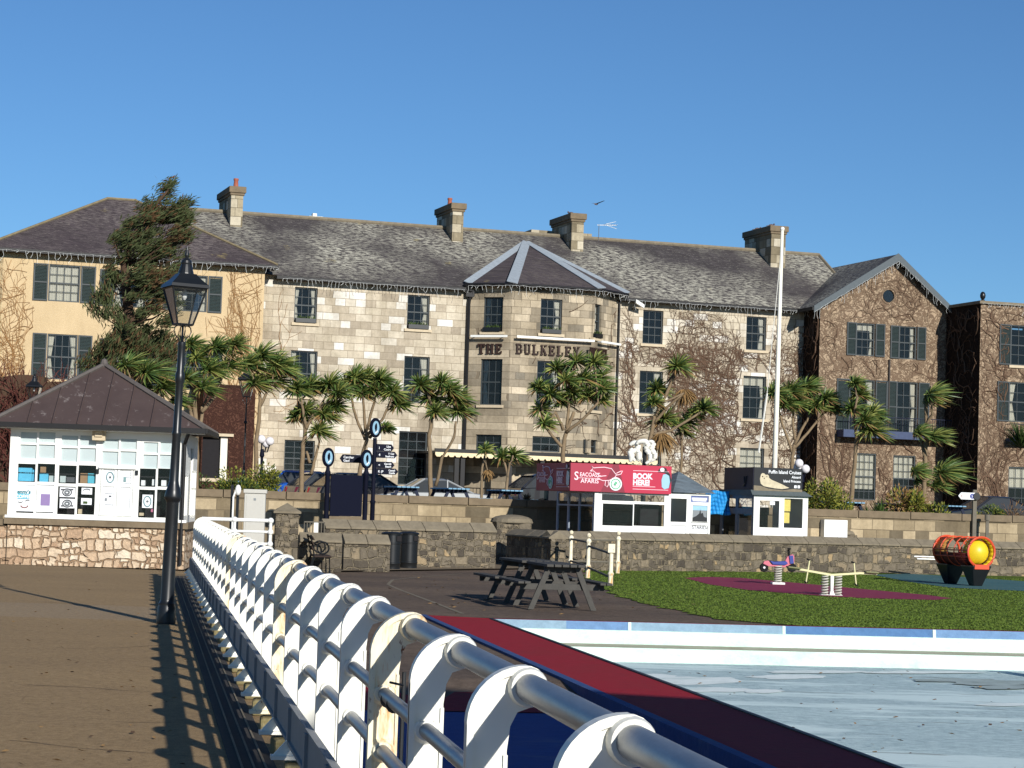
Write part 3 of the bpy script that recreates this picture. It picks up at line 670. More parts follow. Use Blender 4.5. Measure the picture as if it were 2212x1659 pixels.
# ================================================================ street lamp
LP = onZ(358, 1347, 0)
def street_lamp(label, loc, sc=1.0, group=None):
    t = thing('street_lamp', label, 'street lamp', loc, 0, group)
    g = MB(); g.lathe([(.118, 0), (.12, .03), (.112, .1), (.11, .2), (.1, .225), (.104, .25), (.09, .27), (.084, .3), (.08, .9), (.077, 1.52), (.082, 1.54), (.1, 1.56), (.106, 1.6), (.088, 1.68), (.066, 1.75), (.058, 1.8), (.052, 2.36), (.058, 2.38), (.058, 2.41), (.050, 2.43), (.046, 3.02), (.056, 3.05), (.06, 3.1), (.056, 3.15), (.044, 3.18), (.044, 3.48), (.048, 3.50), (.048, 3.55), (.03, 3.56)], n=24); g.build('column', M['black'], t, smooth='auto')
    g = MB(); g.lathe([(.018, 0), (.05, .02), (.05, .06), (.018, .08)], (0, -.05, 3.06), 12, axis='y'); g.tube([(0, 0, 3.55), (0, 0, 3.78)], .014, 8)
    for s_ in (-1, 1):
        g.tube([(s_ * .035, 0, 3.55), (s_ * .05, 0, 3.6), (s_ * .09, 0, 3.64), (s_ * .11, 0, 3.69), (s_ * .1, 0, 3.74), (s_ * .07, 0, 3.76)], .008, 6)
        g.tube([(0, s_ * .035, 3.55), (0, s_ * .05, 3.6), (0, s_ * .09, 3.64), (0, s_ * .11, 3.69), (0, s_ * .1, 3.74), (0, s_ * .07, 3.76)], .008, 6)
    g.build('bracket', M['black'], t, smooth='auto')
    zb, zt, rb, rt = 3.775, 4.23, .098, .215
    g = MB(); c4 = [(-1, -1), (1, -1), (1, 1), (-1, 1)]
    for sx, sy_ in c4: g.tube([(sx * rb, sy_ * rb, zb), (sx * rt, sy_ * rt, zt)], .012, 6)
    for i in range(4):
        for z_, r_ in ((zb, rb), (zt, rt)):
            a, b = c4[i], c4[(i + 1) % 4]; g.tube([(a[0] * r_, a[1] * r_, z_), (b[0] * r_, b[1] * r_, z_)], .013, 6)
    g.box(-rb, rb, -rb, rb, zb - .015, zb + .008)
    fr_ = g.build('lantern_frame', M['black'], t)
    g = MB(); k = .985
    for i in range(4):
        a, b = c4[i], c4[(i + 1) % 4]; g.quad((a[0] * rb * k, a[1] * rb * k, zb), (b[0] * rb * k, b[1] * rb * k, zb), (b[0] * rt * k, b[1] * rt * k, zt), (a[0] * rt * k, a[1] * rt * k, zt))
    g.build('glass', M['lampglass'], fr_)
    g = MB(); o = len(g.v); prof = [(.245, 0), (.232, .04), (.16, .11), (.115, .165), (.105, .18)]
    vs = []; fs = []
    for r_, h_ in prof:
        for a in c4: vs.append((a[0] * r_, a[1] * r_, zt + .01 + h_))
    for i in range(len(prof) - 1):
        for j in range(4): q_ = (j + 1) % 4; fs.append((i * 4 + j, i * 4 + q_, i * 4 + 4 + q_, i * 4 + 4 + j))
    fs += [(3, 2, 1, 0)]
    g.add(vs, fs); g.lathe([(.1, .18), (.098, .2), (.075, .28), (.066, .31), (.07, .33), (.062, .36), (.03, .39), (.018, .4), (.026, .43), (.026, .45), (.012, .5), (.004, .55)], (0, 0, zt), 16)
    g.build('roof', M['black'], t)
    g = MB(); g.lathe([(.012, 0), (.03, .03), (.03, .1), (.012, .14)], (0, 0, zt - .14), 10); g.build('lamp_bulb', M['white_flat'], t)
    t.scale = (sc, sc, sc); return t
LM = street_lamp('tall black Victorian lamp post with square glass lantern standing on the pier deck', LP)
LM.rotation_euler = (0, R(1.0), R(25)); LM.scale = (1, 1, .977)
# ================================================================ hotel
HO = atD(575, 1072.4, 99.6); HO.z = TZ
ho = Fr(HO, 18)
hotel = thing('hotel', 'long three storey pale stone hotel with slate roof, yellow left wing and central bay', 'hotel', HO, ho.yaw)
main = Pl(ho, (0, 0))
ZE = main.px(787, 600)[1]                       # eaves
aR = main.px(1738, 800)[0]
aBL, aBR = main.px(1010, 850)[0], main.px(1327, 850)[0]
def ridge_z(x, y, b): return ho.px(x, y, b)[1]
ZR = ridge_z(952, 493, 5)
print('hotel', ZE, ZR, aR, aBL, aBR)
def facade(mb, pl, a0, a1, z0, z1, holes, dep=.22):
    As = sorted({a0, a1, *[h[0] for h in holes], *[h[1] for h in holes]}); As = [a for a in As if a0 <= a <= a1]
    Zs = sorted({z0, z1, *[h[2] for h in holes], *[h[3] for h in holes]}); Zs = [z for z in Zs if z0 <= z <= z1]
    for i in range(len(As) - 1):
        for j in range(len(Zs) - 1):
            ca, cz = (As[i] + As[i + 1]) / 2, (Zs[j] + Zs[j + 1]) / 2
            if any(h[0] < ca < h[1] and h[2] < cz < h[3] for h in holes): continue
            mb.quad(pl.pt(As[i], 0, Zs[j]), pl.pt(As[i + 1], 0, Zs[j]), pl.pt(As[i + 1], 0, Zs[j + 1]), pl.pt(As[i], 0, Zs[j + 1]))
    for h in holes:
        x0, x1, y0, y1 = h[:4]; P = pl.pt
        mb.quad(P(x0, 0, y0), P(x0, dep, y0), P(x0, dep, y1), P(x0, 0, y1)); mb.quad(P(x1, 0, y1), P(x1, dep, y1), P(x1, dep, y0), P(x1, 0, y0))
        mb.quad(P(x0, 0, y1), P(x0, dep, y1), P(x1, dep, y1), P(x1, 0, y1)); mb.quad(P(x0, 0, y0), P(x1, 0, y0), P(x1, dep, y0), P(x0, dep, y0))
def window(parent, pl, h, rows=4, cols=3, curt='sides', sill=True, box=None, t0=.14, jm='joinery', label=None, dz=0):
    a0, a1, z0, z1 = h[:4]; fw = .055; g = MB()
    for q_ in ((a0, a0 + fw, z0, z1), (a1 - fw, a1, z0, z1), (a0 + fw, a1 - fw, z0, z0 + fw), (a0 + fw, a1 - fw, z1 - fw, z1)): g.plbox(pl, q_[0], q_[1], t0 - .04, t0 + .07, q_[2], q_[3])
    ia, ib, ja, jb = a0 + fw, a1 - fw, z0 + fw, z1 - fw
    for i in range(1, cols):
        x = ia + (ib - ia) * i / cols; g.plbox(pl, x - .014, x + .014, t0, t0 + .03, ja, jb)
    for j in range(1, rows):
        z = ja + (jb - ja) * j / rows; w_ = .03 if j == rows // 2 else .014; g.plbox(pl, ia, ib, t0 - (.015 if j == rows // 2 else -.002), t0 + .034, z - w_, z + w_)
    w_ = g.build('window', M[jm], parent)
    if label: w_['label'] = label
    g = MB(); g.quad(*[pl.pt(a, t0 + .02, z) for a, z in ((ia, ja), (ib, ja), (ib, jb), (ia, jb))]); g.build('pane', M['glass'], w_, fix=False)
    if curt:
        g = MB(); W = ib - ia; Hh = jb - ja
        def drape(x0, x1, zl, zh, taper=0):
            n_ = max(4, int((x1 - x0) / .05)); 
            for i in range(n_):
                p, q_ = x0 + (x1 - x0) * i / n_, x0 + (x1 - x0) * (i + 1) / n_; d0, d1 = (.0, .035) if i % 2 else (.035, .0)
                if taper:
                    mid = zl + (zh - zl) * .45; e = x0 if taper > 0 else x1
                    def sh(v): return e + (v - e) * .55
                    g.quad(pl.pt(p, .2 + d0 + t0 - .1, mid), pl.pt(q_, .2 + d1 + t0 - .1, mid), pl.pt(q_, .2 + d1 + t0 - .1, zh), pl.pt(p, .2 + d0 + t0 - .1, zh)) if 0 else None
                    P = pl.pt; T = t0 + .1
                    g.quad(P(sh(p), T + d0, mid), P(sh(q_), T + d1, mid), P(q_, T + d1, zh), P(p, T + d0, zh)); g.quad(P(p, T + d0, zl), P(q_, T + d1, zl), P(sh(q_), T + d1, mid), P(sh(p), T + d0, mid))
                else:
                    P = pl.pt; T = t0 + .1; g.quad(P(p, T + d0, zl), P(q_, T + d1, zl), P(q_, T + d1, zh), P(p, T + d0, zh))
        if curt == 'sides': drape(ia, ia + W * .22, ja, jb, 1); drape(ib - W * .22, ib, ja, jb, -1)
        elif curt == 'right': drape(ib - W * .3, ib, ja, jb, -1)
        elif curt == 'left': drape(ia, ia + W * .3, ja, jb, 1)
        elif curt == 'full': drape(ia, ib, ja, jb)
        elif curt == 'top': drape(ia, ib, ja + Hh * .5, jb)
        elif curt == 'most': drape(ia, ib, ja + Hh * .22, jb)
        elif curt == 'valance': drape(ia, ib, jb - Hh * .2, jb); drape(ib - W * .2, ib, ja, jb, -1)
        g.build('curtain', M['curtain'], w_)
    if sill: g = MB(); g.plbox(pl, a0 - .12, a1 + .12, -.09, .12, z0 - .13, z0 - .002); g.build('sill', M['sill'], w_)
    if box:
        g = MB(); g.plbox(pl, a0 + .06, a1 - .06, -.16, .06, z0 + .01, z0 + .2)
        for i in range(60):
            p = Vector(pl.pt(U(a0 + .1, a1 - .1), U(-.12, .03), z0 + .2)); d = Vector((U(-1, 1), U(-1, 1), U(.5, 1.6))).normalized() * U(.08, .22); s_ = Vector((U(-1, 1), U(-1, 1), U(-1, 1))).normalized() * .03
            g.add([p - s_, p + s_, p + d], [(0, 1, 2)], 1)
        g.build('window_box', [M['black'], M['leaf']], w_, fix=False)
    return w_
def shutter(parent, pl, a0, a1, z0, z1, panels=2, open_=0):
    g = MB(); f = .06
    g.plbox(pl, a0, a0 + f, -.07, -.01, z0, z1); g.plbox(pl, a1 - f, a1, -.07, -.01, z0, z1)
    for j in range(panels + 1):
        z = z0 + (z1 - z0 - f) * j / panels; g.plbox(pl, a0 + f, a1 - f, -.07, -.01, z, z + f)
    s_ = g.build('shutter', M['joinery'], parent)
    g = MB(); z = z0 + f
    while z < z1 - f - .05:
        P = pl.pt; g.hexa([P(a0 + f, -.055, z), P(a1 - f, -.055, z), P(a1 - f, -.045, z), P(a0 + f, -.045, z)], [P(a0 + f, -.02, z + .05), P(a1 - f, -.02, z + .05), P(a1 - f, -.012, z + .05), P(a0 + f, -.012, z + .05)]); z += .062
    g.build('louvre', M['shutter'], s_)
    return s_
# ---- main wall
holesA = [main.rect(*r_) for r_ in [(636, 621, 685, 697.6), (879.5, 637.6, 927.8, 711), (627, 757.6, 684.6, 856), (872, 770, 927, 870.6), (613.7, 951, 679, 1030), (860.6, 932, 922, 1048)]]
holesB = [main.rect(*r_) for r_ in [(1388.6, 670.7, 1432, 743), (1612, 684, 1655, 756.6), (1381, 801.6, 1431, 894), (1605, 812.5, 1654.6, 905), (1597.6, 967.8, 1650, 1062), (1388, 950, 1428, 1056)]]
g = MB(); facade(g, main, -.6, aBL, 0, ZE, holesA); g.build('wall', M['ashlar'], hotel, fix=False); g = MB(); facade(g, main, aBR, aR + .6, 0, ZE, holesB)
g.build('wall', M['ashlar'], hotel, fix=False)
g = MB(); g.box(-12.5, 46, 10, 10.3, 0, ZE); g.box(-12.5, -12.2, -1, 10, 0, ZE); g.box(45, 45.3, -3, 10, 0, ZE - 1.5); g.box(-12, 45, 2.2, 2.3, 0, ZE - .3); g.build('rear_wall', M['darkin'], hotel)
boxes = {1: True, 0: True}
for i, h in enumerate(holesA):
    window(hotel, main, h, rows=6 if i > 3 else 4, cols=3, curt=('sides', 'right', 'sides', 'right', None, None)[i], sill=i < 4, box=i in (0, 1), label='tall ground floor window' if i > 3 else None)
for i, h in enumerate(holesB): window(hotel, main, h, rows=6 if i > 3 else 4, curt=(None, 'right', 'right', 'valance', 'most', 'most')[i], cols=3, sill=True)
# ---- canted bay
bd = 1.34; wR = 1.6
bl = Pl(ho, (aBL, 0), (wR, -bd)); fL = math.hypot(wR, bd); aF0, aF1 = aBL + wR, aBR - wR
bf = Pl(ho, (aF0, -bd)); br_ = Pl(ho, (aF1, -bd), (wR, bd))
rl = [bl.rect(*q_) for q_ in [(1043.7, 641.7, 1086, 716.7), (1036.9, 775.4, 1084, 874.7), (1027, 938.8, 1083, 973)]]
rf = [bf.rect(*q_) for q_ in [(1167.6, 646, 1214, 721), (1159.4, 779.8, 1210, 880), (1150, 943, 1209, 976)]]
rr2 = [br_.rect(*q_) for q_ in [(1282, 657, 1298.5, 730.7), (1276, 790, 1296, 887), (1269, 950, 1290.7, 979)]]
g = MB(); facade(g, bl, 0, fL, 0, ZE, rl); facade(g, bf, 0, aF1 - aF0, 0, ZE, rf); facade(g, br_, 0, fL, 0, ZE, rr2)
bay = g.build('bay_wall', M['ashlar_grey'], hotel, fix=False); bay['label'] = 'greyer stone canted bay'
for pl_, rs_ in ((bl, rl), (bf, rf), (br_, rr2)):
    for i, h in enumerate(rs_): window(hotel, pl_, h, rows=2 if i == 2 else 4, cols=3 if pl_ is not br_ else 2, curt=('left' if pl_ is bl else 'right') if i < 2 else None, sill=i < 2, box=(i == 0))
# ---- white light bars and lettering
STK = {'T': [(.38, .62, 0, 1), (0, 1, .84, 1), (0, .12, .66, .84), (.88, 1, .66, .84), (.24, .76, 0, .1)],
 'H': [(.08, .32, 0, 1), (.68, .92, 0, 1), (.32, .68, .43, .57), (0, .4, 0, .1), (.6, 1, 0, .1), (0, .4, .9, 1), (.6, 1, .9, 1)],
 'E': [(.1, .36, 0, 1), (0, .86, 0, .13), (0, .86, .87, 1), (.36, .66, .44, .57), (.78, .9, .1, .3), (.78, .9, .7, .9), (.58, .68, .34, .66)],
 'L': [(.12, .38, 0, 1), (0, .9, 0, .13), (0, .5, .9, 1), (.8, .92, .1, .36)],
 'U': [(.08, .32, .16, 1), (.7, .9, .16, 1), (.16, .82, 0, .16), (0, .42, .9, 1), (.6, 1, .9, 1)],
 'B': [(.1, .34, 0, 1), (0, .72, 0, .12), (0, .7, .88, 1), (.34, .66, .45, .57), (.66, .88, .56, .88), (.7, .94, .1, .46)],
 'O': [(.02, .26, .16, .84), (.74, .98, .16, .84), (.16, .84, 0, .16), (.16, .84, .84, 1)],
 'K': [(.08, .32, 0, 1), (0, .4, 0, .1), (0, .4, .9, 1), (.58, 1, 0, .1), (.56, .96, .9, 1)], 'Y': [(.38, .62, 0, .46), (.24, .76, 0, .1), (0, .34, .9, 1), (.66, 1, .9, 1)]}
DG = {'K': [((.32, .42), (.32, .56), (.9, .94), (.7, .94)), ((.38, .52), (.55, .62), (.96, .06), (.68, .06))], 'Y': [((.06, .94), (.3, .94), (.62, .46), (.38, .46)), ((.94, .94), (.78, .94), (.46, .46), (.6, .46))]}
lc = plain('letter_brown', S(52, 36, 30), .7, var=.2)
def letters(pl, word, x0, x1, zb, hh, parent):
    n_ = len(word); p = (x1 - x0) / n_; w_ = p * .8
    for i, ch in enumerate(word):
        g = MB(); ox = x0 + p * i
        for k_, (a, b, c, d) in enumerate(STK[ch]): g.plbox(pl, ox + a * w_, ox + b * w_, -.10 - .0015 * k_, -.03, zb + c * hh, zb + d * hh)
        for q_ in DG.get(ch, []):
            P = [(ox + x * w_, zb + z * hh) for x, z in q_]; g.hexa([pl.pt(x, -.092, z) for x, z in P], [pl.pt(x, -.032, z) for x, z in P])
        o = g.build('letter', lc, parent); 
lb = hotel
zc = [bl.px(1033, 764.4)[1], bl.px(1058, 742.6)[1]]
hh = zc[1] - zc[0]
letters(bl, 'THE', bl.px(1033, 755)[0], bl.px(1086, 755)[0] + .1, zc[0], hh, lb)
letters(bf, 'BULKELEY', bf.px(1113.6, 755)[0], bf.px(1255, 757)[0], bf.px(1120, 764.5)[1], hh, lb)
letters(br_, 'HOTEL', br_.px(1271.8, 760)[0], br_.px(1312.7, 760)[0], bf.px(1120, 764.5)[1], hh, lb)
g = MB(); zb_ = bf.px(1190, 734.5)[1]
g.plbox(bl, .2, fL - .05, -.35, -.28, zb_, zb_ + .1); g.plbox(bf, .2, aF1 - aF0 - .1, -.35, -.28, zb_, zb_ + .1); g.plbox(br_, .15, fL - .1, -.35, -.28, zb_, zb_ + .1)
for pl_, w_ in ((bl, fL), (bf, aF1 - aF0), (br_, fL)):
    for k_ in (.3, w_ - .35): g.plbox(pl_, k_, k_ + .03, -.28, 0, zb_ + .04, zb_ + .07)
g.build('sign_light', M['white'], hotel)
# ---- left wing
Bw = -1.0; wing = Pl(ho, (0, Bw)); aW0 = wing.px(-25, 700)[0]; aW1 = wing.px(568, 700)[0]
ZW = wing.px(300, 562)[1]
def wr(*q_): return wing.rect(*q_)
wh = [wr(105, 572, 173, 652), wr(248, 585, 315, 664), wr(384, 594, 448, 673), wr(101, 722, 166, 820), wr(246, 734, 312, 832), wr(384, 744, 448, 842)]
g = MB(); facade(g, wing, aW0, aW1, 0, ZW, wh)
g.quad((aW1, Bw, 0), (aW1, .01, 0), (aW1, .01, ZW), (aW1, Bw, ZW)); g.quad((aW0, Bw, 0), (aW0, 9, 0), (aW0, 9, ZW), (aW0, Bw, ZW))
ww = g.build('wing_wall', M['render'], hotel, fix=False); ww['label'] = 'yellow rendered left wing'
for i, h in enumerate(wh):
    window(hotel, wing, h, rows=4, cols=4, curt='full' if i == 0 else 'sides', sill=False, t0=.08)
    wd = (h[1] - h[0]) * .47
    for s_ in (0, 1):
        a = h[0] - wd - .03 if s_ == 0 else h[1] + .03; shutter(hotel, wing, a, a + wd, h[2], h[3], 2 if i < 3 else 3)
# ---- gable wing
Bg = -1.8; gp = Pl(ho, (0, Bg)); aG0 = gp.px(1769, 800)[0]; aG1 = gp.px(2046, 800)[0]
apx = gp.px(1932, 553); aGA = (aG0 + aG1) / 2 + .0
apa, apz = apx; ZG = ho.px(1766, 664, Bg)[1]; ZG2 = ho.px(2052, 657, Bg)[1]; ZGm = (ZG + ZG2) / 2
print('gable', aG0, aG1, apa, apz, ZG, ZG2)
def gr(*q_): return gp.rect(*q_)
gh = [gr(1850, 698, 1889.5, 769), gr(1942.7, 705, 1979.5, 776), gr(1835, 820, 1889, 931), gr(1937, 825, 1982, 936), gr(1845, 979, 1892, 1080), gr(1929, 984, 1977, 1084)]
g = MB(); facade(g, gp, aG0, aG1, 0, ZGm, gh)
# triangle with round window hole
ca, cz = gp.px(1919.5, 639.5); rw = .32
tri = [(aG0, ZGm), (aG1, ZGm), (apa, apz - .25)]
n_ = 24; ring = [(ca + rw * math.cos(2 * math.pi * i / n_), cz + rw * math.sin(2 * math.pi * i / n_)) for i in range(n_)]
def tri_hit(dx, dz):
    best = 1e9
    for i in range(3):
        (x0, z0), (x1, z1) = tri[i], tri[(i + 1) % 3]; ex_, ez = x1 - x0, z1 - z0; den = dx * ez - dz * ex_
        if abs(den) < 1e-9: continue
        t_ = ((x0 - ca) * ez - (z0 - cz) * ex_) / den; s_ = ((x0 - ca) * dz - (z0 - cz) * dx) / den
        if t_ > 0 and -1e-6 <= s_ <= 1 + 1e-6: best = min(best, t_)
    return ca + dx * best, cz + dz * best
angs = sorted([2 * math.pi * i / 96 for i in range(96)] + [math.atan2(z - cz, x - ca) % (2 * math.pi) for x, z in tri])
for a, b in zip(angs, angs[1:] + [angs[0] + 2 * math.pi]):
    o0, o1 = tri_hit(math.cos(a), math.sin(a)), tri_hit(math.cos(b), math.sin(b))
    g.quad(gp.pt(ca + rw * math.cos(a), 0, cz + rw * math.sin(a)), gp.pt(o0[0], 0, o0[1]), gp.pt(o1[0], 0, o1[1]), gp.pt(ca + rw * math.cos(b), 0, cz + rw * math.sin(b)))
    g.quad(gp.pt(ca + rw * math.cos(a), 0, cz + rw * math.sin(a)), gp.pt(ca + rw * math.cos(b), 0, cz + rw * math.sin(b)), gp.pt(ca + rw * math.cos(b), .2, cz + rw * math.sin(b)), gp.pt(ca + rw * math.cos(a), .2, cz + rw * math.sin(a)))
g_ = MB(); g_.quad((aG0, Bg, 0), (aG0, .3, 0), (aG0, .3, ZGm), (aG0, Bg, ZGm)); g_.quad((aG1, Bg, 0), (aG1, 6, 0), (aG1, 6, ZGm), (aG1, Bg, ZGm)); g_.build('side_wall', M['ivy_side_shade'], hotel, fix=False)
gw = g.build('gable_wall', M['gable'], hotel, fix=False); gw['label'] = 'vine covered gabled wing'
g = MB(); g.lathe([(rw + .09, -.03), (rw + .09, .02), (rw - .02, .02), (rw - .02, -.03)], (ca, Bg, cz), 28, axis='y', cap=False)
for i in range(28): pass
rwin = g.build('round_window', M['coping'], hotel)
g = MB(); g.lathe([(rw, .03), (rw, .05)], (ca, Bg, cz), 28, axis='y'); g.build('pane', M['glass'], rwin, fix=False)
for i, h in enumerate(gh):
    window(hotel, gp, h, rows=(4, 4, 4, 4, 6, 6)[i], cols=3 if i < 4 else 4, curt=('valance', 'right', 'right', 'right', 'most', 'top')[i], sill=False, t0=.08)
    if i < 4:
        wd = (h[1] - h[0]) * .52
        for s_ in (0, 1):
            a = h[0] - wd - .02 if s_ == 0 else h[1] + .02; shutter(hotel, gp, a, a + wd, h[2], h[3], 2)
# balcony
z_b0, z_b1 = gp.px(1925, 949)[1], gp.px(1925, 931)[1]; ab0, ab1 = gp.px(1803, 940)[0] + .1, gp.px(2047, 940)[0]
def balcony(a0, a1, z0, z1, B, name='balcony'):
    g = MB(); g.box(a0, a1, B - .75, B - .01, z0, z1 - .05)
    o = g.build(name, plain('blue_balcony', S(60, 72, 100), .6), hotel)
    g = MB(); y = B - .72; zt = z1 + .62
    g.tube([(a0, y, zt), (a1, y, zt)], .022, 6); g.tube([(a0, B, zt), (a0, y, zt)], .022, 6); g.tube([(a1, B, zt), (a1, y, zt)], .022, 6)
    x = a0
    while x <= a1: g.tube([(x, y, z1 - .06), (x, y, zt)], .011, 4, cap=False); x += .13
    g.build('balustrade', plain('balcony_rail', S(40, 44, 60), .5), o)
balcony(ab0, ab1, z_b0, z_b1, Bg)
# ---- right block
Bb = -5.1; rp = Pl(ho, (0, Bb)); aK0 = rp.px(2115, 850)[0]; aK1 = aK0 + 9; ZK = rp.px(2119, 655)[1]
def kr(*q_): return rp.rect(*q_)
kh = [kr(2184, 703, 2236, 790), kr(2180, 826, 2234, 912), kr(2178, 1009, 2240, 1100)]
g = MB(); facade(g, rp, aK0, aK1, 0, ZK, kh); g_ = MB(); g_.quad((aK0, Bb, 0), (aK0, 6, 0), (aK0, 6, ZK), (aK0, Bb, ZK)); g_.build('side_wall', M['ivy_side_shade'], hotel, fix=False); g.quad((aK1, Bb, 0), (aK1, 6, 0), (aK1, 6, ZK), (aK1, Bb, ZK))
g.quad((aK0, Bb, ZK), (aK1, Bb, ZK), (aK1, 6, ZK), (aK0, 6, ZK)); kb = g.build('end_block_wall', M['gable'], hotel, fix=False); kb['label'] = 'flat roofed vine covered end block'
g = MB(); g.box(aK0 - .12, aK1, Bb - .12, Bb + .25, ZK - .02, ZK + .12); g.box(aK0 - .12, aK0 + .25, Bb + .25, 5, ZK - .02, ZK + .12); g.build('parapet', M['coping'], hotel)
for i, h in enumerate(kh):
    window(hotel, rp, h, rows=4, cols=3 if i < 2 else 4, curt=(None, 'left', 'top')[i], sill=i == 0, t0=.08)
    if i < 2: wd = (h[1] - h[0]) * .48; shutter(hotel, rp, h[0] - wd - .02, h[0] - .02, h[2], h[3], 2); shutter(hotel, rp, h[1] + .02, h[1] + .02 + wd, h[2], h[3], 2)
z0_, z1_ = rp.px(2190, 955)[1], rp.px(2190, 945)[1]; balcony(rp.px(2172, 940)[0], aK1, z0_, z1_, Bb)
g = MB(); g.lathe([(.1, 0), (.1, .06), (.03, .08), (.03, .14)], (aK0 + .15, Bb + .1, ZK + .12), 10); g.ball((aK0 + .15, Bb + .1, ZK + .38), .17, 12, sc=(.8, .8, 1.2)); g.build('parapet_lamp', M['black'], hotel, smooth=True)

# ---- roofs
ov = .45
def roofz(b, ze=None, zr=None): return ZE + .1 + (ZR - ZE - .1) * b / 5.0
aRg = ho.px(1769, 556, 5)[0]; aRe = aR + 3.2
g = MB(); e = -ov; ze = roofz(e)
g.quad((-6, e, ze), (aRe, e, ze), (aRg, 5, ZR), (-6, 5, ZR)); g.quad((-6, 5, ZR), (aRg, 5, ZR), (aRe, 10.4, ze), (-6, 10.4, ze)); g.add([(aRe, e, ze), (aRe, 10.4, ze), (aRg, 5, ZR)], [(0, 1, 2)])
rf_main = g.build('roof', M['slate'], hotel, fix=False)
g = MB(); g.tube([(-6, 5, ZR + .03), (aRg, 5, ZR + .03), (aRe, 10.4, ze)], .11, 6); g.tube([(aRg, 5, ZR + .03), (aRe, e, ze)], .08, 6); g.build('ridge_tile', M['coping'], rf_main)
g = MB(); g.box(0, aBL - .4, e - .1, e + .06, ze - .17, ze - .02); g.box(0, aBL, e + .06, 0, ze - .14, ze - .1); g.build('gutter', M['gutter'], rf_main); g = MB(); g.box(aBR + .3, aRe - 3.2, e - .1, e + .06, ze - .17, ze - .02)
g.box(aBR, aR + .5, e + .06, 0, ze - .14, ze - .1); g.build('gutter', M['gutter'], rf_main)
# wing roof: hipped
g = MB(); e = Bw - .5; zw = ZW + .12; al, ar_ = aW0 - .4, aW1 + .45
rA = ho.px(233, 430, 4.2); rB = ho.px(292, 433, 4.2); zr_ = rA[1]
g.quad((al, e, zw), (ar_, e, zw), (rB[0], 4.2, zr_), (rA[0], 4.2, zr_)); g.quad((ar_, e, zw), (ar_, 10.5, zw), (rB[0], 5.6, zr_), (rB[0], 4.2, zr_)); g.quad((al, 10.5, zw), (al, e, zw), (rA[0], 4.2, zr_), (rA[0], 5.6, zr_)); g.quad((ar_, 10.5, zw), (al, 10.5, zw), (rA[0], 5.6, zr_), (rB[0], 5.6, zr_))
wrf = g.build('roof', M['slate_plum'], hotel, fix=False); wrf['label'] = 'plum slate hipped roof of the left wing'
g = MB(); g.tube([(al, e, zw + .03), (rA[0], 4.2, zr_ + .04), (rB[0], 4.2, zr_ + .04), (ar_, e, zw + .03)], .065, 6); g.tube([(rB[0], 4.2, zr_ + .03), (rB[0], 6, zr_ + .03)], .09, 6); g.build('ridge_tile', plain('lichen_tile', S(126, 114, 88), .95, var=.5, scale=4), wrf)
g = MB(); g.box(al, ar_, e - .08, e + .06, zw - .16, zw - .01); g.box(al, ar_, e + .06, Bw, zw - .14, zw - .1); g.box(ar_ - .06, ar_ + .08, e + .06, -.5, zw - .16, zw - .01); g.build('gutter', M['gutter'], wrf)
# gable roof
g = MB(); e = Bg - .42; sl_ = (apz - ZGm) / (apa - aG0); ovx = .55
zl = ZGm - ovx * sl_; sr = (apz - ZGm) / (aG1 - apa); zr2 = ZGm - ovx * sr
g.quad((aG0 - ovx, e, zl + .05), (apa, e, apz + .05), (apa, 7, apz + .05), (aG0 - ovx, 7, zl + .05)); g.quad((apa, e, apz + .05), (aG1 + ovx, e, zr2 + .05), (aG1 + ovx, 7, zr2 + .05), (apa, 7, apz + .05))
grf = g.build('roof', M['slate'], hotel, fix=False); grf['label'] = 'steep slate roof of the gabled wing'
g = MB()
for (x0, z0), (x1, z1) in (((aG0 - ovx, zl), (apa, apz)), ((aG1 + ovx, zr2), (apa, apz))):
    g.hexa([(x0, e - .03, z0 - .24), (x1, e - .03, z1 - .3), (x1, e + .03, z1 - .3), (x0, e + .03, z0 - .24)], [(x0, e - .03, z0 + .09), (x1, e - .03, z1 + .09), (x1, e + .03, z1 + .09), (x0, e + .03, z0 + .09)])
    g.hexa([(x0, e + .03, z0 - .02), (x1, e + .03, z1 - .02), (x1, Bg + .1, z1 - .02), (x0, Bg + .1, z0 - .02)], [(x0, e + .03, z0 + .04), (x1, e + .03, z1 + .04), (x1, Bg + .1, z1 + .04), (x0, Bg + .1, z0 + .04)])
g.build('bargeboard', plain('bargeboard_grey', S(82, 90, 94), .6), grf)
g = MB(); g.box(aG0 - ovx - .08, aG0 - ovx + .04, e, 0, zl - .12, zl + .03); g.build('gutter', M['gutter'], grf)
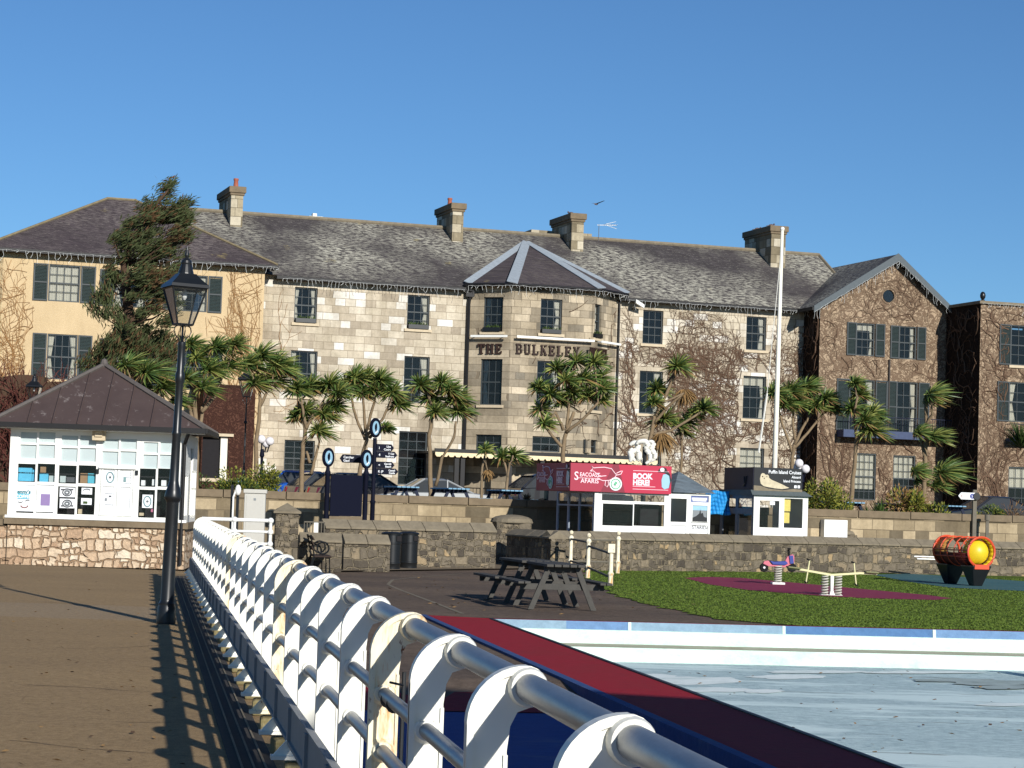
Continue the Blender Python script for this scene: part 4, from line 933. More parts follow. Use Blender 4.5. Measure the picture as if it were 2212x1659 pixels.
# bay roof
zbe = ZE + .12; apb = ho.px(1137, 524, 4.1); eo = .42
k_ = eo * .75
pts = [(aBL - .35, -.05 - ov * 0), (aBL - .25, -.3), (aF0 - .2, -bd - eo), (aF1 + .2, -bd - eo), (aBR + .45, -.25)]
P3 = [(aBL - .3, -.4, zbe - .12), (aF0 - .15, -bd - eo, zbe - .12), (aF1 + .15, -bd - eo, zbe - .12), (aBR + .4, -.4, zbe - .12)]; A3 = (apb[0], 4.1, apb[1])
g = MB()
for i in range(3): g.add([P3[i], P3[i + 1], A3], [(0, 1, 2)])
brf = g.build('roof', slate('slate_bay', (.05, .04, .042, 1), S(120, 112, 100), .3, .5, seed=8), hotel, fix=False); brf['label'] = 'pointed slate roof of the bay'
g = MB()
def strip(p, q_, w0, w1, lift=.03):
    p, q_ = Vector(p) + Vector((0, 0, lift)), Vector(q_) + Vector((0, 0, lift)); d = (q_ - p).normalized(); s_ = d.cross(Vector((0, -.55, .83))).normalized()
    g.hexa([p - s_ * w0, p + s_ * w0, q_ + s_ * w1, q_ - s_ * w1], [p - s_ * w0 + Vector((0, -.02, .03)), p + s_ * w0 + Vector((0, -.02, .03)), q_ + s_ * w1 + Vector((0, -.02, .03)), q_ - s_ * w1 + Vector((0, -.02, .03))])
strip(P3[0], A3, .2, .16); strip(P3[1], A3, .26, .2); strip(P3[2], A3, .24, .16, .035); strip(P3[3], A3, .16, .12)
g.build('lead_flashing', M['lead'], brf)
g = MB()
for i in range(3):
    p, q_ = Vector(P3[i]), Vector(P3[i + 1]); g.tube([p - Vector((0, 0, .05)), q_ - Vector((0, 0, .05))], .085, 8)
# soffit
g.poly([(aBL - .2, .1, zbe - .2), (aF0, -bd - .3, zbe - .2), (aF1, -bd - .3, zbe - .2), (aBR + .2, .1, zbe - .2)]); g.build('gutter', M['gutter'], brf)
# downpipes
g = MB(); x = aBL - .12; g.tube([(x, -.1, 0), (x, -.1, ZE - .9), (x + .05, -.2, ZE - .4), (x - .35, -.5, ZE - .05)], .09, 8); g.box(x - .2, x + .2, -.3, -.01, ZE - .6, ZE - .25); g.build('drainpipe', M['gutter'], hotel, smooth='auto')
g = MB(); x = aBR + .1; g.tube([(x, -.1, 0), (x, -.1, ZE - .3)], .05, 6); g.build('drainpipe', M['gutter'], hotel); g = MB(); x = gp.px(1920, 800)[0]; g.tube([(x, Bg - .08, z_b1), (x, Bg - .08, gh[0][2] - .1)], .04, 6); g.build('drainpipe', plain('pipe_grey', S(66, 60, 56), .6), hotel)
# chimneys
def chimney(x0, x1, yt, ybase, xs_, pots, b_side):
    P = (0, 0, roofz(0)); N = Vector((0, -(ZR - ZE - .1), 5)).normalized(); q_ = ho.hit((x0 + x1) / 2, ybase, P, N); b = q_.y
    a0, zt = ho.px(x0, yt, b); a1 = ho.px(x1, yt, b)[0]
    b2 = b + b_side
    g = MB(); g.box(a0, a1, b, b2, q_.z - .6 - (0 if b_side < 3 else 0), zt - .1); c = g.build('chimney', M['chim'], rf_main)
    g = MB(); g.box(a0 - .06, a1 + .06, b - .06, b2 + .06, zt - .42, zt - .3); g.box(a0 - .12, a1 + .12, b - .12, b2 + .12, zt - .3, zt); g.build('cornice', M['cap'], c, bevel=.03)
    for pa in pots:
        g = MB(); g.lathe([(.13, 0), (.12, .1), (.1, .32), (.125, .36), (.12, .44)], ((a0 + a1) / 2, b + b_side * pa, zt), 12); g.build('chimney_pot', M['terracotta'], c, smooth='auto')
    return (a0 + a1) / 2, b, zt, b2
c1 = chimney(500.5, 526.5, 402, 490, 473, (.15,), 3.1); c2 = chimney(979, 1002.5, 438, 523, 951, (.55,), 2.8); c3 = chimney(1236, 1262, 460, 543, 1200, (), 3.0); c4 = chimney(1667, 1698, 487, 578, 1618, (), 3.3)
# things peeping over the ridge
g = MB(); a0 = ho.px(668, 470, 6)[0]; z = ho.px(668, 466, 6)[1]; g.box(a0, a0 + .7, 6, 6.6, z - 1, z); g.box(a0 + .2, a0 + .4, 6.1, 6.4, z, z + .15); g.build('roof_vent', M['stonewhite'], rf_main)
g = MB(); a0, z = ho.px(1146, 497, 6.5); a1 = ho.px(1277, 505, 6.5)[0]; g.box(a0 + .1, a1 - .1, 6.5, 7.4, z - 1.6, z - .14); g.box(a0, a1, 6.4, 7.5, z - .14, z + .02); g.build('chimney', M['chim'], rf_main)
# TV aerial
ae = ho.px(1293, 518, 4.9); t_ = thing('tv_aerial', 'thin white television aerial on a mast above the hotel ridge', 'aerial', ho.W(ae[0], 4.9, ae[1]), ho.yaw)
g = MB(); g.tube([(0, 0, -.2), (0, 0, .78)], .018, 5); g.build('mast', M['tube'], t_)
g = MB(); g.tube([(-.1, 0, .74), (.95, 0, .8)], .015, 5)
for i in range(6): x = .3 + i * .12; g.tube([(x, -.25, .8), (x, .25, .8)], .009, 4)
g.tube([(.35, 0, .78), (.95, 0, .62)], .01, 4); g.tube([(.35, 0, .82), (.9, 0, .98)], .01, 4); g.build('antenna', M['white'], t_)
# security camera
cc_ = main.px(1376, 656); t_ = thing('security_camera', 'white security camera under the eaves right of the bay', 'camera', ho.W(cc_[0], -.5, cc_[1]), ho.yaw)
g = MB(); g.hexa([(-.35, -.3, -.05), (.15, -.1, -.25), (.15, .06, -.25), (-.35, -.12, -.05)], [(-.35, -.3, .13), (.15, -.1, -.08), (.15, .06, -.08), (-.35, -.12, .13)]); g.build('housing', M['white'], t_)
g = MB(); g.tube([(-.2, -.1, -.05), (-.25, .45, -.3)], .04, 6); g.build('bracket', M['black'], t_)

# ---- icicle light strings along eaves
def icicles(path, nm):
    g = MB(); path = [Vector(p) for p in path]
    for p, q_ in zip(path, path[1:]):
        Ln = (q_ - p).length; n_ = max(2, int(Ln / .16)); prev = None
        for i in range(n_ + 1):
            c = p.lerp(q_, i / n_) + Vector((0, U(-.02, .02), U(-.03, .02)))
            if prev: g.tube([prev, c], .010, 3, cap=False)
            prev = c
            if rnd() < .22: continue
            h_ = random.choice((.12, .2, .3, .42)) * U(.8, 1.2)
            g.tube([c, c + Vector((U(-.06, .06), 0, -h_ * .5)), c + Vector((U(-.1, .1), 0, -h_))], .0075, 3, cap=False)
    return g.build(nm, M['light_string'], hotel, fix=False)
zz = ze + .02
icicles([(al, Bw - .62, zw - .1), (ar_, Bw - .62, zw - .1)], 'light_string')
icicles([(0.3, -.6, roofz(-ov) - .13), (aBL - .5, -.6, roofz(-ov) - .13)], 'light_string')
icicles([(p[0], p[1] - .12, p[2] - .1) for p in P3], 'light_string')
icicles([(aBR + .4, -.6, roofz(-ov) - .13), (aR, -.6, roofz(-ov) - .13)], 'light_string')
icicles([(aG0 - ovx, Bg - .5, zl - .22), (apa, Bg - .5, apz - .3), (aG1 + ovx, Bg - .5, zr2 - .22)], 'light_string')
icicles([(aK0, Bb - .15, ZK), (aK1, Bb - .15, ZK)], 'light_string')

# ---- veranda canopy
va0 = main.px(925, 978)[0]; zv0 = ho.px(1000, 980, -3.2)[1]; va0 = ho.px(940, 980, -3.2)[0]; va1 = ho.px(1420, 1000, -3.2)[0]
can = thing('veranda_canopy', 'long flat canopy with cream scalloped edge along the hotel ground floor', 'canopy', ho.W(va0, -3.2, 0), ho.yaw)
wv = va1 - va0
g = MB(); g.box(0, wv, 0, 3.15, zv0, zv0 + .1); g.box(0, wv, .02, .14, zv0 + .1, zv0 + .2); g.build('canopy_roof', M['gutter'], can)
g = MB(); n_ = int(wv / .3)
for i in range(n_):
    x0 = wv * i / n_; x1 = wv * (i + 1) / n_; xm = (x0 + x1) / 2
    g.prism([(x0, zv0 + .03), (x0, zv0 - .08), (xm - .08, zv0 - .17), (xm + .08, zv0 - .17), (x1, zv0 - .08), (x1, zv0 + .03)], -.03, -.005)
g.build('valance', plain('cream_valance', S(228, 208, 168), .7), can)
for xq in (985, 998, 1100, 1170, 1300, 1395):
    x = ho.px(xq, 1020, -3.0)[0] - va0; g = MB(); g.box(x - .1, x + .1, .1, .3, 0, zv0); g.build('post', M['gutter'], can)
g = MB(); x = 0.1
while x < wv: g.tube([(x, .05, .1), (x, .05, .95)], .012, 4, cap=False); x += .16
g.tube([(0, .05, .97), (wv, .05, .97)], .02, 4); g.tube([(0, .05, .1), (wv, .05, .1)], .02, 4); g.build('handrail', M['gutter'], can)
# ---- vine-clad porch
pc0, pzt = ho.px(440, 836, -4); pc1 = ho.px(552, 850, -4)[0]
po = thing('porch', 'square porch smothered in dark red brown creeper at the hotel left wing', 'porch', ho.W(pc0, -4, 0), ho.yaw)
pW = pc1 - pc0; pr = Pl(Fr(ho.W(pc0, -4, 0), 18), (0, 0)); hw = pr.rect(431, 942, 492, 1033)
hw = (max(.05, hw[0]), hw[1], hw[2], hw[3])
g = MB(); facade(g, pr, 0, pW, 0, pzt, [hw], .3); g.quad((0, 0, 0), (0, 3, 0), (0, 3, pzt), (0, 0, pzt)); g.quad((pW, 0, 0), (pW, 3, 0), (pW, 3, pzt), (pW, 0, pzt)); g.quad((0, 0, pzt), (pW, 0, pzt), (pW, 3, pzt + .3), (0, 3, pzt + .3))
g.build('wall', vined('creeper_red', S(96, 66, 54), S(52, 32, 28), 2.4, .9), po, fix=False)
g = MB(); g.plbox(pr, hw[0], hw[1], .25, .27, hw[2], hw[3]); g.build('window', M['darkin'], po)
g = MB(); g.plbox(pr, hw[0] + (hw[1] - hw[0]) * .72, hw[1], .1, .2, hw[2], hw[3]); g.build('curtain', M['curtain'], po)
g = MB(); g.plbox(pr, hw[0] - .1, hw[1] + .1, -.1, .1, hw[2] - .15, hw[2]); g.plbox(pr, hw[0] - .1, hw[1] + .2, -.12, 0, hw[3], hw[3] + .12); g.build('window_surround', M['sill'], po)

# ---- climbing vines as real stems
def _g():pass
def grow(g, pl, a, z, ang, r, L, amin, amax, zmin, zmax, holes, depth=0, curl=.55, up=.1):
    path = []; rs_ = []; st = .22; n_ = int(L / st)
    for i in range(n_):
        if any(h[0] - .12 < a < h[1] + .12 and h[2] - .1 < z < h[3] + .1 for h in holes):
            ang += math.pi * .6 * random.choice((-1, 1)); a += math.cos(ang) * st * .5; z += math.sin(ang) * st * .5
            if len(path) > 2: break
            continue
        if not (amin < a < amax and zmin < z < zmax): break
        path.append(pl.pt(a, -.03 - r, z)); rs_.append(max(.007, r * (1 - .75 * i / n_)))
        ang += random.gauss(0, curl); ang += up * math.sin(math.pi / 2 - ang)
        a += math.cos(ang) * st; z += math.sin(ang) * st
        if depth < 3 and random.random() < .22: grow(g, pl, a, z, ang + random.choice((-1, 1)) * U(.5, 1.2), r * .62, L * U(.3, .6), amin, amax, zmin, zmax, holes, depth + 1, curl, up)
    if len(path) > 2: g.tube(path, rs_, 3, cap=False)
HV = [(h[0] - .1, h[1] + .1, h[2], h[3] + .1) for h in holesB]
def vine(label, spots, mat, loc):
    g = MB()
    for pl_, n_, (a0, a1), (z0, z1), zm, holes, r_, Ln, curl, up in spots:
        for i in range(n_): grow(g, pl_, U(a0, a1), U(z0, z1), U(.2, 2.9), r_ * U(.6, 1.3), Ln * U(.6, 1.3), a0 - .05, a1 + .05, 0.0, zm, holes, 0, curl, up)
    o = g.build('climbing_vine', mat, None, fix=False); o.location = loc; o.rotation_euler = (0, 0, ho.yaw); tag(o, label, 'climbing plant', 'leafless creepers on the hotel walls'); return o
def zg(a): return ZGm
vine('brown leafless creeper spreading over the pale stone right of the bay', [(main, 40, (aBR + .2, aR - .1), (0, 6), ZE - .5, HV, .024, 7, .42, .05), (main, 480, (aBR + .2, aR - .1), (.5, ZE - 1.5), ZE - .5, HV, .014, 2.8, .6, .0), (main, 160, (aBR + .2, aR - .1), (4.2, 7.6), ZE - 2.2, HV, .02, 4.5, .35, -.02), (bf, 22, (.9, aF1 - aF0 - .1), (0, ZE - 1), ZE - .4, rf, .02, 2.6, .6, .05), (br_, 16, (.1, fL - .1), (0, ZE - 1), ZE - .4, rr2, .02, 2.6, .6, .05)], M['vine'], HO)
sh_holes = [(h[0] - .9, h[1] + .9, h[2], h[3]) for h in gh[:4]] + list(gh[4:])
vine('dense brown creeper veiling the gabled wing around its shuttered windows', [(gp, 24, (aG0 + .1, aG1 - .1), (0, 4), ZGm, sh_holes, .028, 9, .35, .15), (gp, 170, (aG0 + .1, aG1 - .1), (1, ZGm - .2), ZGm, sh_holes, .016, 2.8, .6, .02), (gp, 42, (apa - 1.6, apa + 1.6), (ZGm - .3, ZGm + .9), apz - .9, [(ca - rw, ca + rw, cz - rw, cz + rw)], .015, 2.2, .6, .04)], M['vine'], HO)
vine('brown creeper matted over the flat roofed end block at far right', [(rp, 20, (aK0 + .05, aK0 + 4), (0, 1.5), ZK - .1, kh, .035, 9, .4, .2), (rp, 80, (aK0 + .05, aK0 + 4), (.5, ZK - .5), ZK - .1, kh, .024, 3.2, .6, .04), (Pl(ho, (aK0, 1), (0, -1)), 40, (0, 6), (0, ZK - 1), ZK - .1, [], .03, 4, .6, .04), (Pl(ho, (aG0, .1), (0, -1)), 30, (0, 1.8), (0, ZGm - 1), ZGm - .2, [], .03, 4, .6, .06)], M['vine'], HO)
vine('pale tan creeper stems fanning over the yellow rendered left wing', [(wing, 60, (aW1 - 2.6, aW1 - .1), (3, 6.5), ZW - .1, [(h[0] - .8, h[1] + .8, h[2], h[3]) for h in wh], .013, 5.5, .16, .08), (wing, 50, (aW0 + .2, aW0 + 1.9), (2, 6.5), ZW - .2, [(h[0] - .8, h[1] + .8, h[2], h[3]) for h in wh], .014, 5, .3, .05), (main, 14, (.05, 1.3), (4, 7), ZE - .4, holesA, .012, 3, .3, .12)], M['vine_pale'], HO)
# security: small gulls on the chimneys
def bird(label, P, yaw=0, s=1.0, mat='feather'):
    g = MB(); g.ball((0, 0, .12), .11, 8, sc=(1.5, .75, .8)); g.ball((.15, 0, .2), .05, 8); g.hexa([(-.14, -.03, .1), (-.3, -.02, .08), (-.3, .02, .08), (-.14, .03, .1)], [(-.14, -.03, .14), (-.3, -.02, .1), (-.3, .02, .1), (-.14, .03, .14)]); g.tube([(.02, .03, 0), (.02, .03, .06)], .008, 4); g.tube([(.02, -.03, 0), (.02, -.03, .06)], .008, 4)
    o = g.build('bird', M[mat], None, smooth=True); o.location = P; o.rotation_euler = (0, 0, yaw); o.scale = (s, s, s); tag(o, label, 'bird', 'small birds on the hotel chimneys'); return o
bird('small dark pigeon on the rightmost chimney, nearer its front', ho.W(c4[0], c4[1] + .9, c4[2]), .4)
bird('small dark pigeon on the rightmost chimney, nearer its back', ho.W(c4[0], c4[1] + 2.6, c4[2]), .2)
bird('small dark pigeon on the chimney above the bay roof', ho.W(c3[0], c3[1] + 1.1, c3[2]), 2.6)
fb = atD(1287.5, 441, 110); g = MB(); g.ball((0, 0, 0), .07, 6, sc=(2, .8, .7)); g.quad((-.05, 0, .02), (.1, 0, .02), (.25, .45, .12), (.1, .5, .1)); g.quad((-.05, 0, .02), (.1, 0, .02), (.2, -.45, .16), (.05, -.5, .14))
o = g.build('flying_bird', M['feather']); o.location = fb; o.rotation_euler = (0, 0, .7); tag(o, 'tiny dark bird flying in the blue sky above the aerial', 'bird')
# ================================================================ terrace, walls
def wallpath(name, label, cat, pts, th, zb, zl, zt, mat, cmat, style='ridge', joint=.62, group=None, over=.06):
    """pts: list of (x,y) on the camera side; wall body plus coping stones"""
    P = [Vector((p[0], p[1], 0)) for p in pts]; o0 = Vector((P[0].x, P[0].y, zb))
    d = (P[-1] - P[0]); yaw = math.atan2(d.y, d.x); t_ = thing(name, label, cat, o0, yaw, group); fr = Fr(o0, math.degrees(yaw))
    L = [fr.loc(p) for p in P]; g = MB()
    for a, b in zip(L, L[1:]):
        g.hexa([(a.x, a.y, 0), (b.x, b.y, 0), (b.x, b.y + th, 0), (a.x, a.y + th, 0)], [(a.x, a.y, zl - zb), (b.x, b.y, zl - zb), (b.x, b.y + th, zl - zb), (a.x, a.y + th, zl - zb)])
    g.build('wall', mat, t_)
    g = MB(); zl -= zb; zt -= zb
    for a, b in zip(L, L[1:]):
        n_ = max(1, int((b - a).length / joint)); 
        for i in range(n_):
            p, q_ = a.lerp(b, i / n_), a.lerp(b, (i + 1) / n_); gap = min(.012, .01 * joint); e = (q_ - p).normalized() * gap; p = p + e; q_ = q_ - e
            y0, y1 = -over, th + over; dz = U(-.008, .008); zt_ = zt + dz
            if style == 'ridge':
                ym = th / 2; sk = .12 if n_ > 1 else 0
                for (x, y) in ():
                    pass
                v_ = []
                for k in (p, q_):
                    v_ += [(k.x, k.y + y0, zl), (k.x, k.y + y1, zl), (k.x, k.y + y1, zl + .05), (k.x, k.y + ym, zt_), (k.x, k.y + y0, zl + .05)]
                g.add(v_, [(4, 3, 2, 1, 0), (5, 6, 7, 8, 9), (0, 1, 6, 5), (1, 2, 7, 6), (2, 3, 8, 7), (3, 4, 9, 8), (4, 0, 5, 9)])
            else:
                g.hexa([(p.x, p.y + y0, zl), (q_.x, q_.y + y0, zl), (q_.x, q_.y + y1, zl), (p.x, p.y + y1, zl)], [(p.x, p.y + y0, zt_), (q_.x, q_.y + y0, zt_), (q_.x, q_.y + y1, zt_), (p.x, p.y + y1, zt_)])
    cp = g.build('coping', cmat, t_, bevel=.012)
    return t_, fr
mortar = plain('mortar_line', S(70, 62, 50), .95)
# hotel terrace floor and its retaining wall
TW0 = atD(1195, 1075, 69.0); tf = Fr((TW0.x, TW0.y, 0), 18)
g = MB(); g.box(-45, 45, .45, 60, -.5, TZ); o = g.build('terrace', M['tarmac']); o.location = tf.O; o.rotation_euler = (0, 0, tf.yaw); struct(o)
p_ = [tf.W(-22, 0, 0), tf.W(26, 0, 0)]
tw_, _ = wallpath('terrace_wall', 'long pale squared stone wall with flat brown coping below the hotel terrace', 'wall', p_, .5, GZ, 1.53, 1.76, ashlar('ashlar_low', [(0, S(112, 102, 84)), (.3, S(140, 126, 102)), (.6, S(166, 150, 122)), (1, S(204, 186, 154))], .78, .34, S(104, 92, 74), .9), M['cap'], 'flat', 1.9)
# promenade paving in front of it
g = MB(); a_, b_ = tf.W(-22, 0, GZ + .02), tf.W(26, 0, GZ + .02); g.poly([V(onZ(700, 1236, GZ), GZ + .03), V(atD(1192, 1200, 62.5), GZ + .03), V(atD(2300, 1200, 73), GZ + .03), V(b_, GZ + .03), V(a_, GZ + .03), (-12, 53.5, GZ + .03)]); struct(g.build('promenade', M['cap']))
X = lambda px_, D: atD(px_, 1100, D)
# rubble walls round the playground
rw_, _ = wallpath('playground_wall', 'long grey rubble wall with sloping stone coping behind the lawn', 'wall', [X(1192, 61), X(1500, 64.6), X(1900, 69), X(2330, 72)], .45, GZ, .67, .91, M['rubble'], M['coping'], 'ridge', .75)
wallpath('return_wall', 'short rubble wall with its face in deep shade behind the picnic table', 'wall', [X(1097, 64.2), X(1192.3, 60.9)], .45, GZ, .67, .9, M['rubble'], M['coping'], 'ridge', .8)
wallpath('promenade_wall', 'low grey rubble wall with broad sloping coping behind the tallest litter bin', 'wall', [X(703, 57.9), X(1074, 60.4)], .45, GZ, .80, 1.06, M['rubble'], M['coping'], 'ridge', .7)
wallpath('stub_wall', 'short rubble wall with pointed end coping beside the black bench', 'wall', [X(650, 53.4), X(742, 53.6)], .42, GZ, .52, .75, M['rubble'], M['coping'], 'ridge', .6, 'short rubble wall ends by the path')
wallpath('stub_wall', 'short rubble wall end with pointed coping just left of the litter bins', 'wall', [X(746, 54.8), X(846, 55.2)], .42, GZ, .48, .74, M['rubble'], M['coping'], 'ridge', .6, 'short rubble wall ends by the path')
# pillars
def pillar(label, px0, px1, D, zt, zcap, kind):
    P = X(px0, D); w = (px1 - px0) / F * D; t_ = thing('gate_pillar', label, 'pillar', (P.x, P.y, GZ), R(8), 'stone gate pillars')
    g = MB(); g.box(0, w, 0, w, 0, zt - GZ); g.build('pillar', M['rubble'], t_, bevel=.02)
    g = MB(); zt -= GZ; zcap -= GZ
    if kind == 'pyramid':
        e = .05; g.add([(-e, -e, zt), (w + e, -e, zt), (w + e, w + e, zt), (-e, w + e, zt), (-e, -e, zt + .05), (w + e, -e, zt + .05), (w + e, w + e, zt + .05), (-e, w + e, zt + .05), (w / 2, w / 2, zcap)], [(3, 2, 1, 0), (0, 1, 5, 4), (1, 2, 6, 5), (2, 3, 7, 6), (3, 0, 4, 7), (4, 5, 8), (5, 6, 8), (6, 7, 8), (7, 4, 8)]); g.build('cap_stone', M['coping'], t_)
    else:
        r_ = w * .62; hh = zcap - zt; g.lathe([(r_ * .98, 0), (r_, .03), (r_ * .97, .06)] + [(r_ * math.cos(k), .06 + (hh - .06) * math.sin(k)) for k in (.35, .7, 1.05, 1.35, 1.56)], (w / 2, w / 2, zt), 20); g.build('cap_stone', M['coping'], t_)
    return t_
pillar('square rubble gate pillar with a pyramid cap beside the grey cabinet', 596, 646, 52, 1.21, 1.46, 'pyramid')
pillar('rubble pillar with a low domed cap between bin wall and shaded return wall', 1074, 1150, 65.2, 1.04, 1.29, 'dome')
pillar('rubble pillar with a low domed cap in front of the white shutter box', 1780, 1856, 72, .95, 1.17, 'dome')

# ================================================================ kiosk on the pier
ko = Fr(atD(20, 1060, 49), 4); ko.O.z = 0
kiosk = thing('kiosk', 'white glazed pier kiosk on a pinkish stone base with brown pyramid roof', 'kiosk', ko.O, ko.yaw)
kp_ = Pl(ko, (0, 0)); kc = lambda x, y: kp_.px(x * .27282, 768 + y * .27282)   # survey marks
KW = kp_.px(398, 1060)[0]; zS = kc(700, 1280)[1]; zE = kc(700, 590)[1]; KD = 3.7
g = MB(); g.box(-3.2, -.004, .06, .5, -.1, zS - .24); g.box(0, KW + .05, .0, KD, -.1, zS - .2); g.build('stone_base', M['rubble_pink'], kiosk)
g = MB(); g.box(-.004, .004, -.01, .02, 0, zS - .2); g.box(-.08, KW + .12, -.08, KD, zS - .2, zS - .06); g.box(-3.2, -.081, .0, .56, zS - .24, zS - .1); g.build('stone_coping', M['cap'], kiosk)
def kr_(x0, y0, x1, y1): a, z1 = kc(x0, y0); b, z0 = kc(x1, y1); return (a, kc(x1, y0)[0], kc(x0, y1)[1], z1)
up, lo = [], []
for xa, xb in ((165, 440), (490, 765), (815, 1085), (1140, 1385)):
    xm = (xa + xb) / 2
    for a, b in ((xa, xm - 8), (xm + 8, xb)):
        s_ = (xa - 165) * .082; up.append(kr_(a, 605 + s_, b, 688 + s_)); up.append(kr_(a - 4, 704 + s_, b - 4, 812 + s_))
for k, (xa, xb) in enumerate(((143, 438), (468, 763), (None, None), (1108, 1380))):
    if xa is None: continue
    xm = (xa + xb) / 2; s_ = (xa - 143) * .04
    for a, b in ((xa, xm - 8), (xm + 8, xb)): lo.append(kr_(a, 855 + s_, b, 998 + s_)); lo.append(kr_(a - 8, 1022 + s_, b - 8, 1244 + s_))
door = kr_(800, 893, 1060, 1248)
g = MB(); facade(g, kp_, 0, KW, zS - .06, zE, [tuple(h) for h in up + lo + [door]], .07)
sideW = [(.15, .5, zS + .1, zS + 1.0), (.62, 1.0, zS + .1, zS + 1.0), (1.5, 2.4, zS + .1, zE - .3)]
kside = Pl(ko, (KW, 0), (0, 1)); facade(g, kside, 0, KD, zS - .06, zE, sideW, .07)
g.quad((0, 0, zS - .06), (0, KD, zS - .06), (0, KD, zE), (0, 0, zE)); g.quad((0, KD, zS - .06), (KW, KD, zS - .06), (KW, KD, zE), (0, KD, zE)); g.quad((0, 0, zE), (KW, 0, zE), (KW, KD, zE), (0, KD, zE))
g.plbox(kp_, -.06, KW + .08, -.1, 0, zS - .06, zS + .0); g.plbox(kp_, -.02, .16, -.02, 0, zS, zE)
g.build('timber_frame', M['white'], kiosk, fix=False)
g = MB(); 
for h in up: g.quad(*[kp_.pt(a, .05, z) for a, z in ((h[0], h[2]), (h[1], h[2]), (h[1], h[3]), (h[0], h[3]))])
g.build('frosted_window', M['frost'], kiosk, fix=False)
for h in lo: g = MB(); g.quad(*[kp_.pt(a, .05, z) for a, z in ((h[0], h[2]), (h[1], h[2]), (h[1], h[3]), (h[0], h[3]))]); g.build('window_pane', M['boothglass'], kiosk, fix=False)
g = MB()
for h in sideW: g.quad(*[kside.pt(a, .05, z) for a, z in ((h[0], h[2]), (h[1], h[2]), (h[1], h[3]), (h[0], h[3]))])
g.build('side_window', M['glass'], kiosk, fix=False)
g = MB(); g.box(.05, KW - .05, .9, .95, zS, zE - .1); g.box(.05, KW - .05, .1, .9, zS + .0, zS + .03); g.box(.05, KW - .05, .12, .5, zS + .93, zS + .96); g.build('interior', M['darkin'], kiosk)
# door leaves
g = MB(); dx0, dx1, dz0, dz1 = door; dm = (dx0 + dx1) / 2
for a, b in ((dx0 + .01, dm - .01), (dm + .01, dx1 - .01)):
    w = b - a
    holes = [(a + w * .14, b - w * .14, dz0 + (dz1 - dz0) * .1, dz0 + (dz1 - dz0) * .6), (a + w * .14, b - w * .14, dz0 + (dz1 - dz0) * .66, dz1 - .03)]
    facade(g, kp_, a, b, dz0, dz1, holes, .04)
g.plbox(kp_, dx0 - .05, dx1 + .05, -.06, 0, dz1, dz1 + .05); g.plbox(kp_, dx0, dx1, -.04, 0, dz0 - .05, dz0)
dr_ = g.build('door', M['white'], kiosk, fix=False)
g = MB(); g.plbox(kp_, dx0, dx1, .03, .045, dz0, dz1); g.build('door_panel', M['white_flat'], dr_)
for xx in (dx0 - .07, dx1 + .07): g = MB(); g.plbox(kp_, xx - .03, xx + .03, -.05, 0, dz1 - .12, dz1 - .02); g.build('door_hook', M['black'], dr_)
# roof
zr0 = ko.px(225, 790, KD / 2)[1]; ox = .42; g = MB(); rx = ko.px(225, 790, KD / 2)[0]
E = [(-ox, -ox, zE + .1), (KW + ox, -ox, zE + .1), (KW + ox, KD + ox, zE + .1), (-ox, KD + ox, zE + .1)]; A = (rx, KD / 2, zr0)
for i in range(4): g.add([E[i], E[(i + 1) % 4], A], [(0, 1, 2)])
g.add([(x, y, z - .06) for x, y, z in E], [(3, 2, 1, 0)])
kr = g.build('roof', M['plum_roof'], kiosk)
g = MB()
for i in range(4): g.tube([Vector(E[i]) + Vector((0, 0, .02)), Vector(A) + Vector((0, 0, .03))], .055, 6)
g.ball((rx, KD / 2, zr0 + .05), .09, 8, sc=(1, 1, 1.4)); g.build('hip_cap', plain('roof_cap_grey', S(92, 86, 82), .8, var=.3), kr)
for xx in [c * .27282 for c in (215, 410, 610, 810, 1000, 1190)]:
    a, z = ko.px(xx, 915, -ox); top = None
    t1 = (a + ox) / (rx + ox) if a < rx else (KW + ox - a) / (KW + ox - rx)
    P0 = Vector((a, -ox, zE + .125)); P1 = Vector((a, -ox + (KD / 2 + ox) * t1, zE + .125 + (zr0 - zE - .1) * t1)); g = MB(); g.tube([P0, P1], .016, 4); g.build('roof_seam', M['plum_roof'], kr)
g = MB(); g.box(-ox - .03, KW + ox + .03, -ox - .09, -ox + .02, zE + .0, zE + .11); g.box(KW + ox - .02, KW + ox + .08, -ox, KD, zE + .0, zE + .11); g.build('gutter', M['gutter'], kiosk)
g = MB(); g.box(-ox, KW + ox, -ox + .03, -.0, zE - .02, zE + .03); g.build('soffit', M['white'], kiosk)
g = MB(); a = kc(1455, 900)[0]; g.tube([(a, -.06, 0), (a, -.06, zE - .25), (a + .1, -.35, zE)], .045, 8); g.tube([(a - .16, -.05, 0.02), (a - .16, -.05, zE - .3)], .03, 6); g.build('drainpipe', M['gutter'], kiosk, smooth='auto')
g = MB(); a, z = kc(795, 625); g.box(a - .16, a + .13, -.2, -.03, z - .14, z + .2); g.box(a - .1, a + .07, -.24, -.2, z - .06, z + .14); g.hexa([(a - .2, -.25, z + .2), (a + .17, -.25, z + .2), (a + .17, 0, z + .2), (a - .2, 0, z + .2)], [(a - .2, -.25, z + .23), (a + .17, -.25, z + .23), (a + .17, 0, z + .3), (a - .2, 0, z + .3)]); g.build('flood_light', M['sill'], kiosk, bevel=.01)
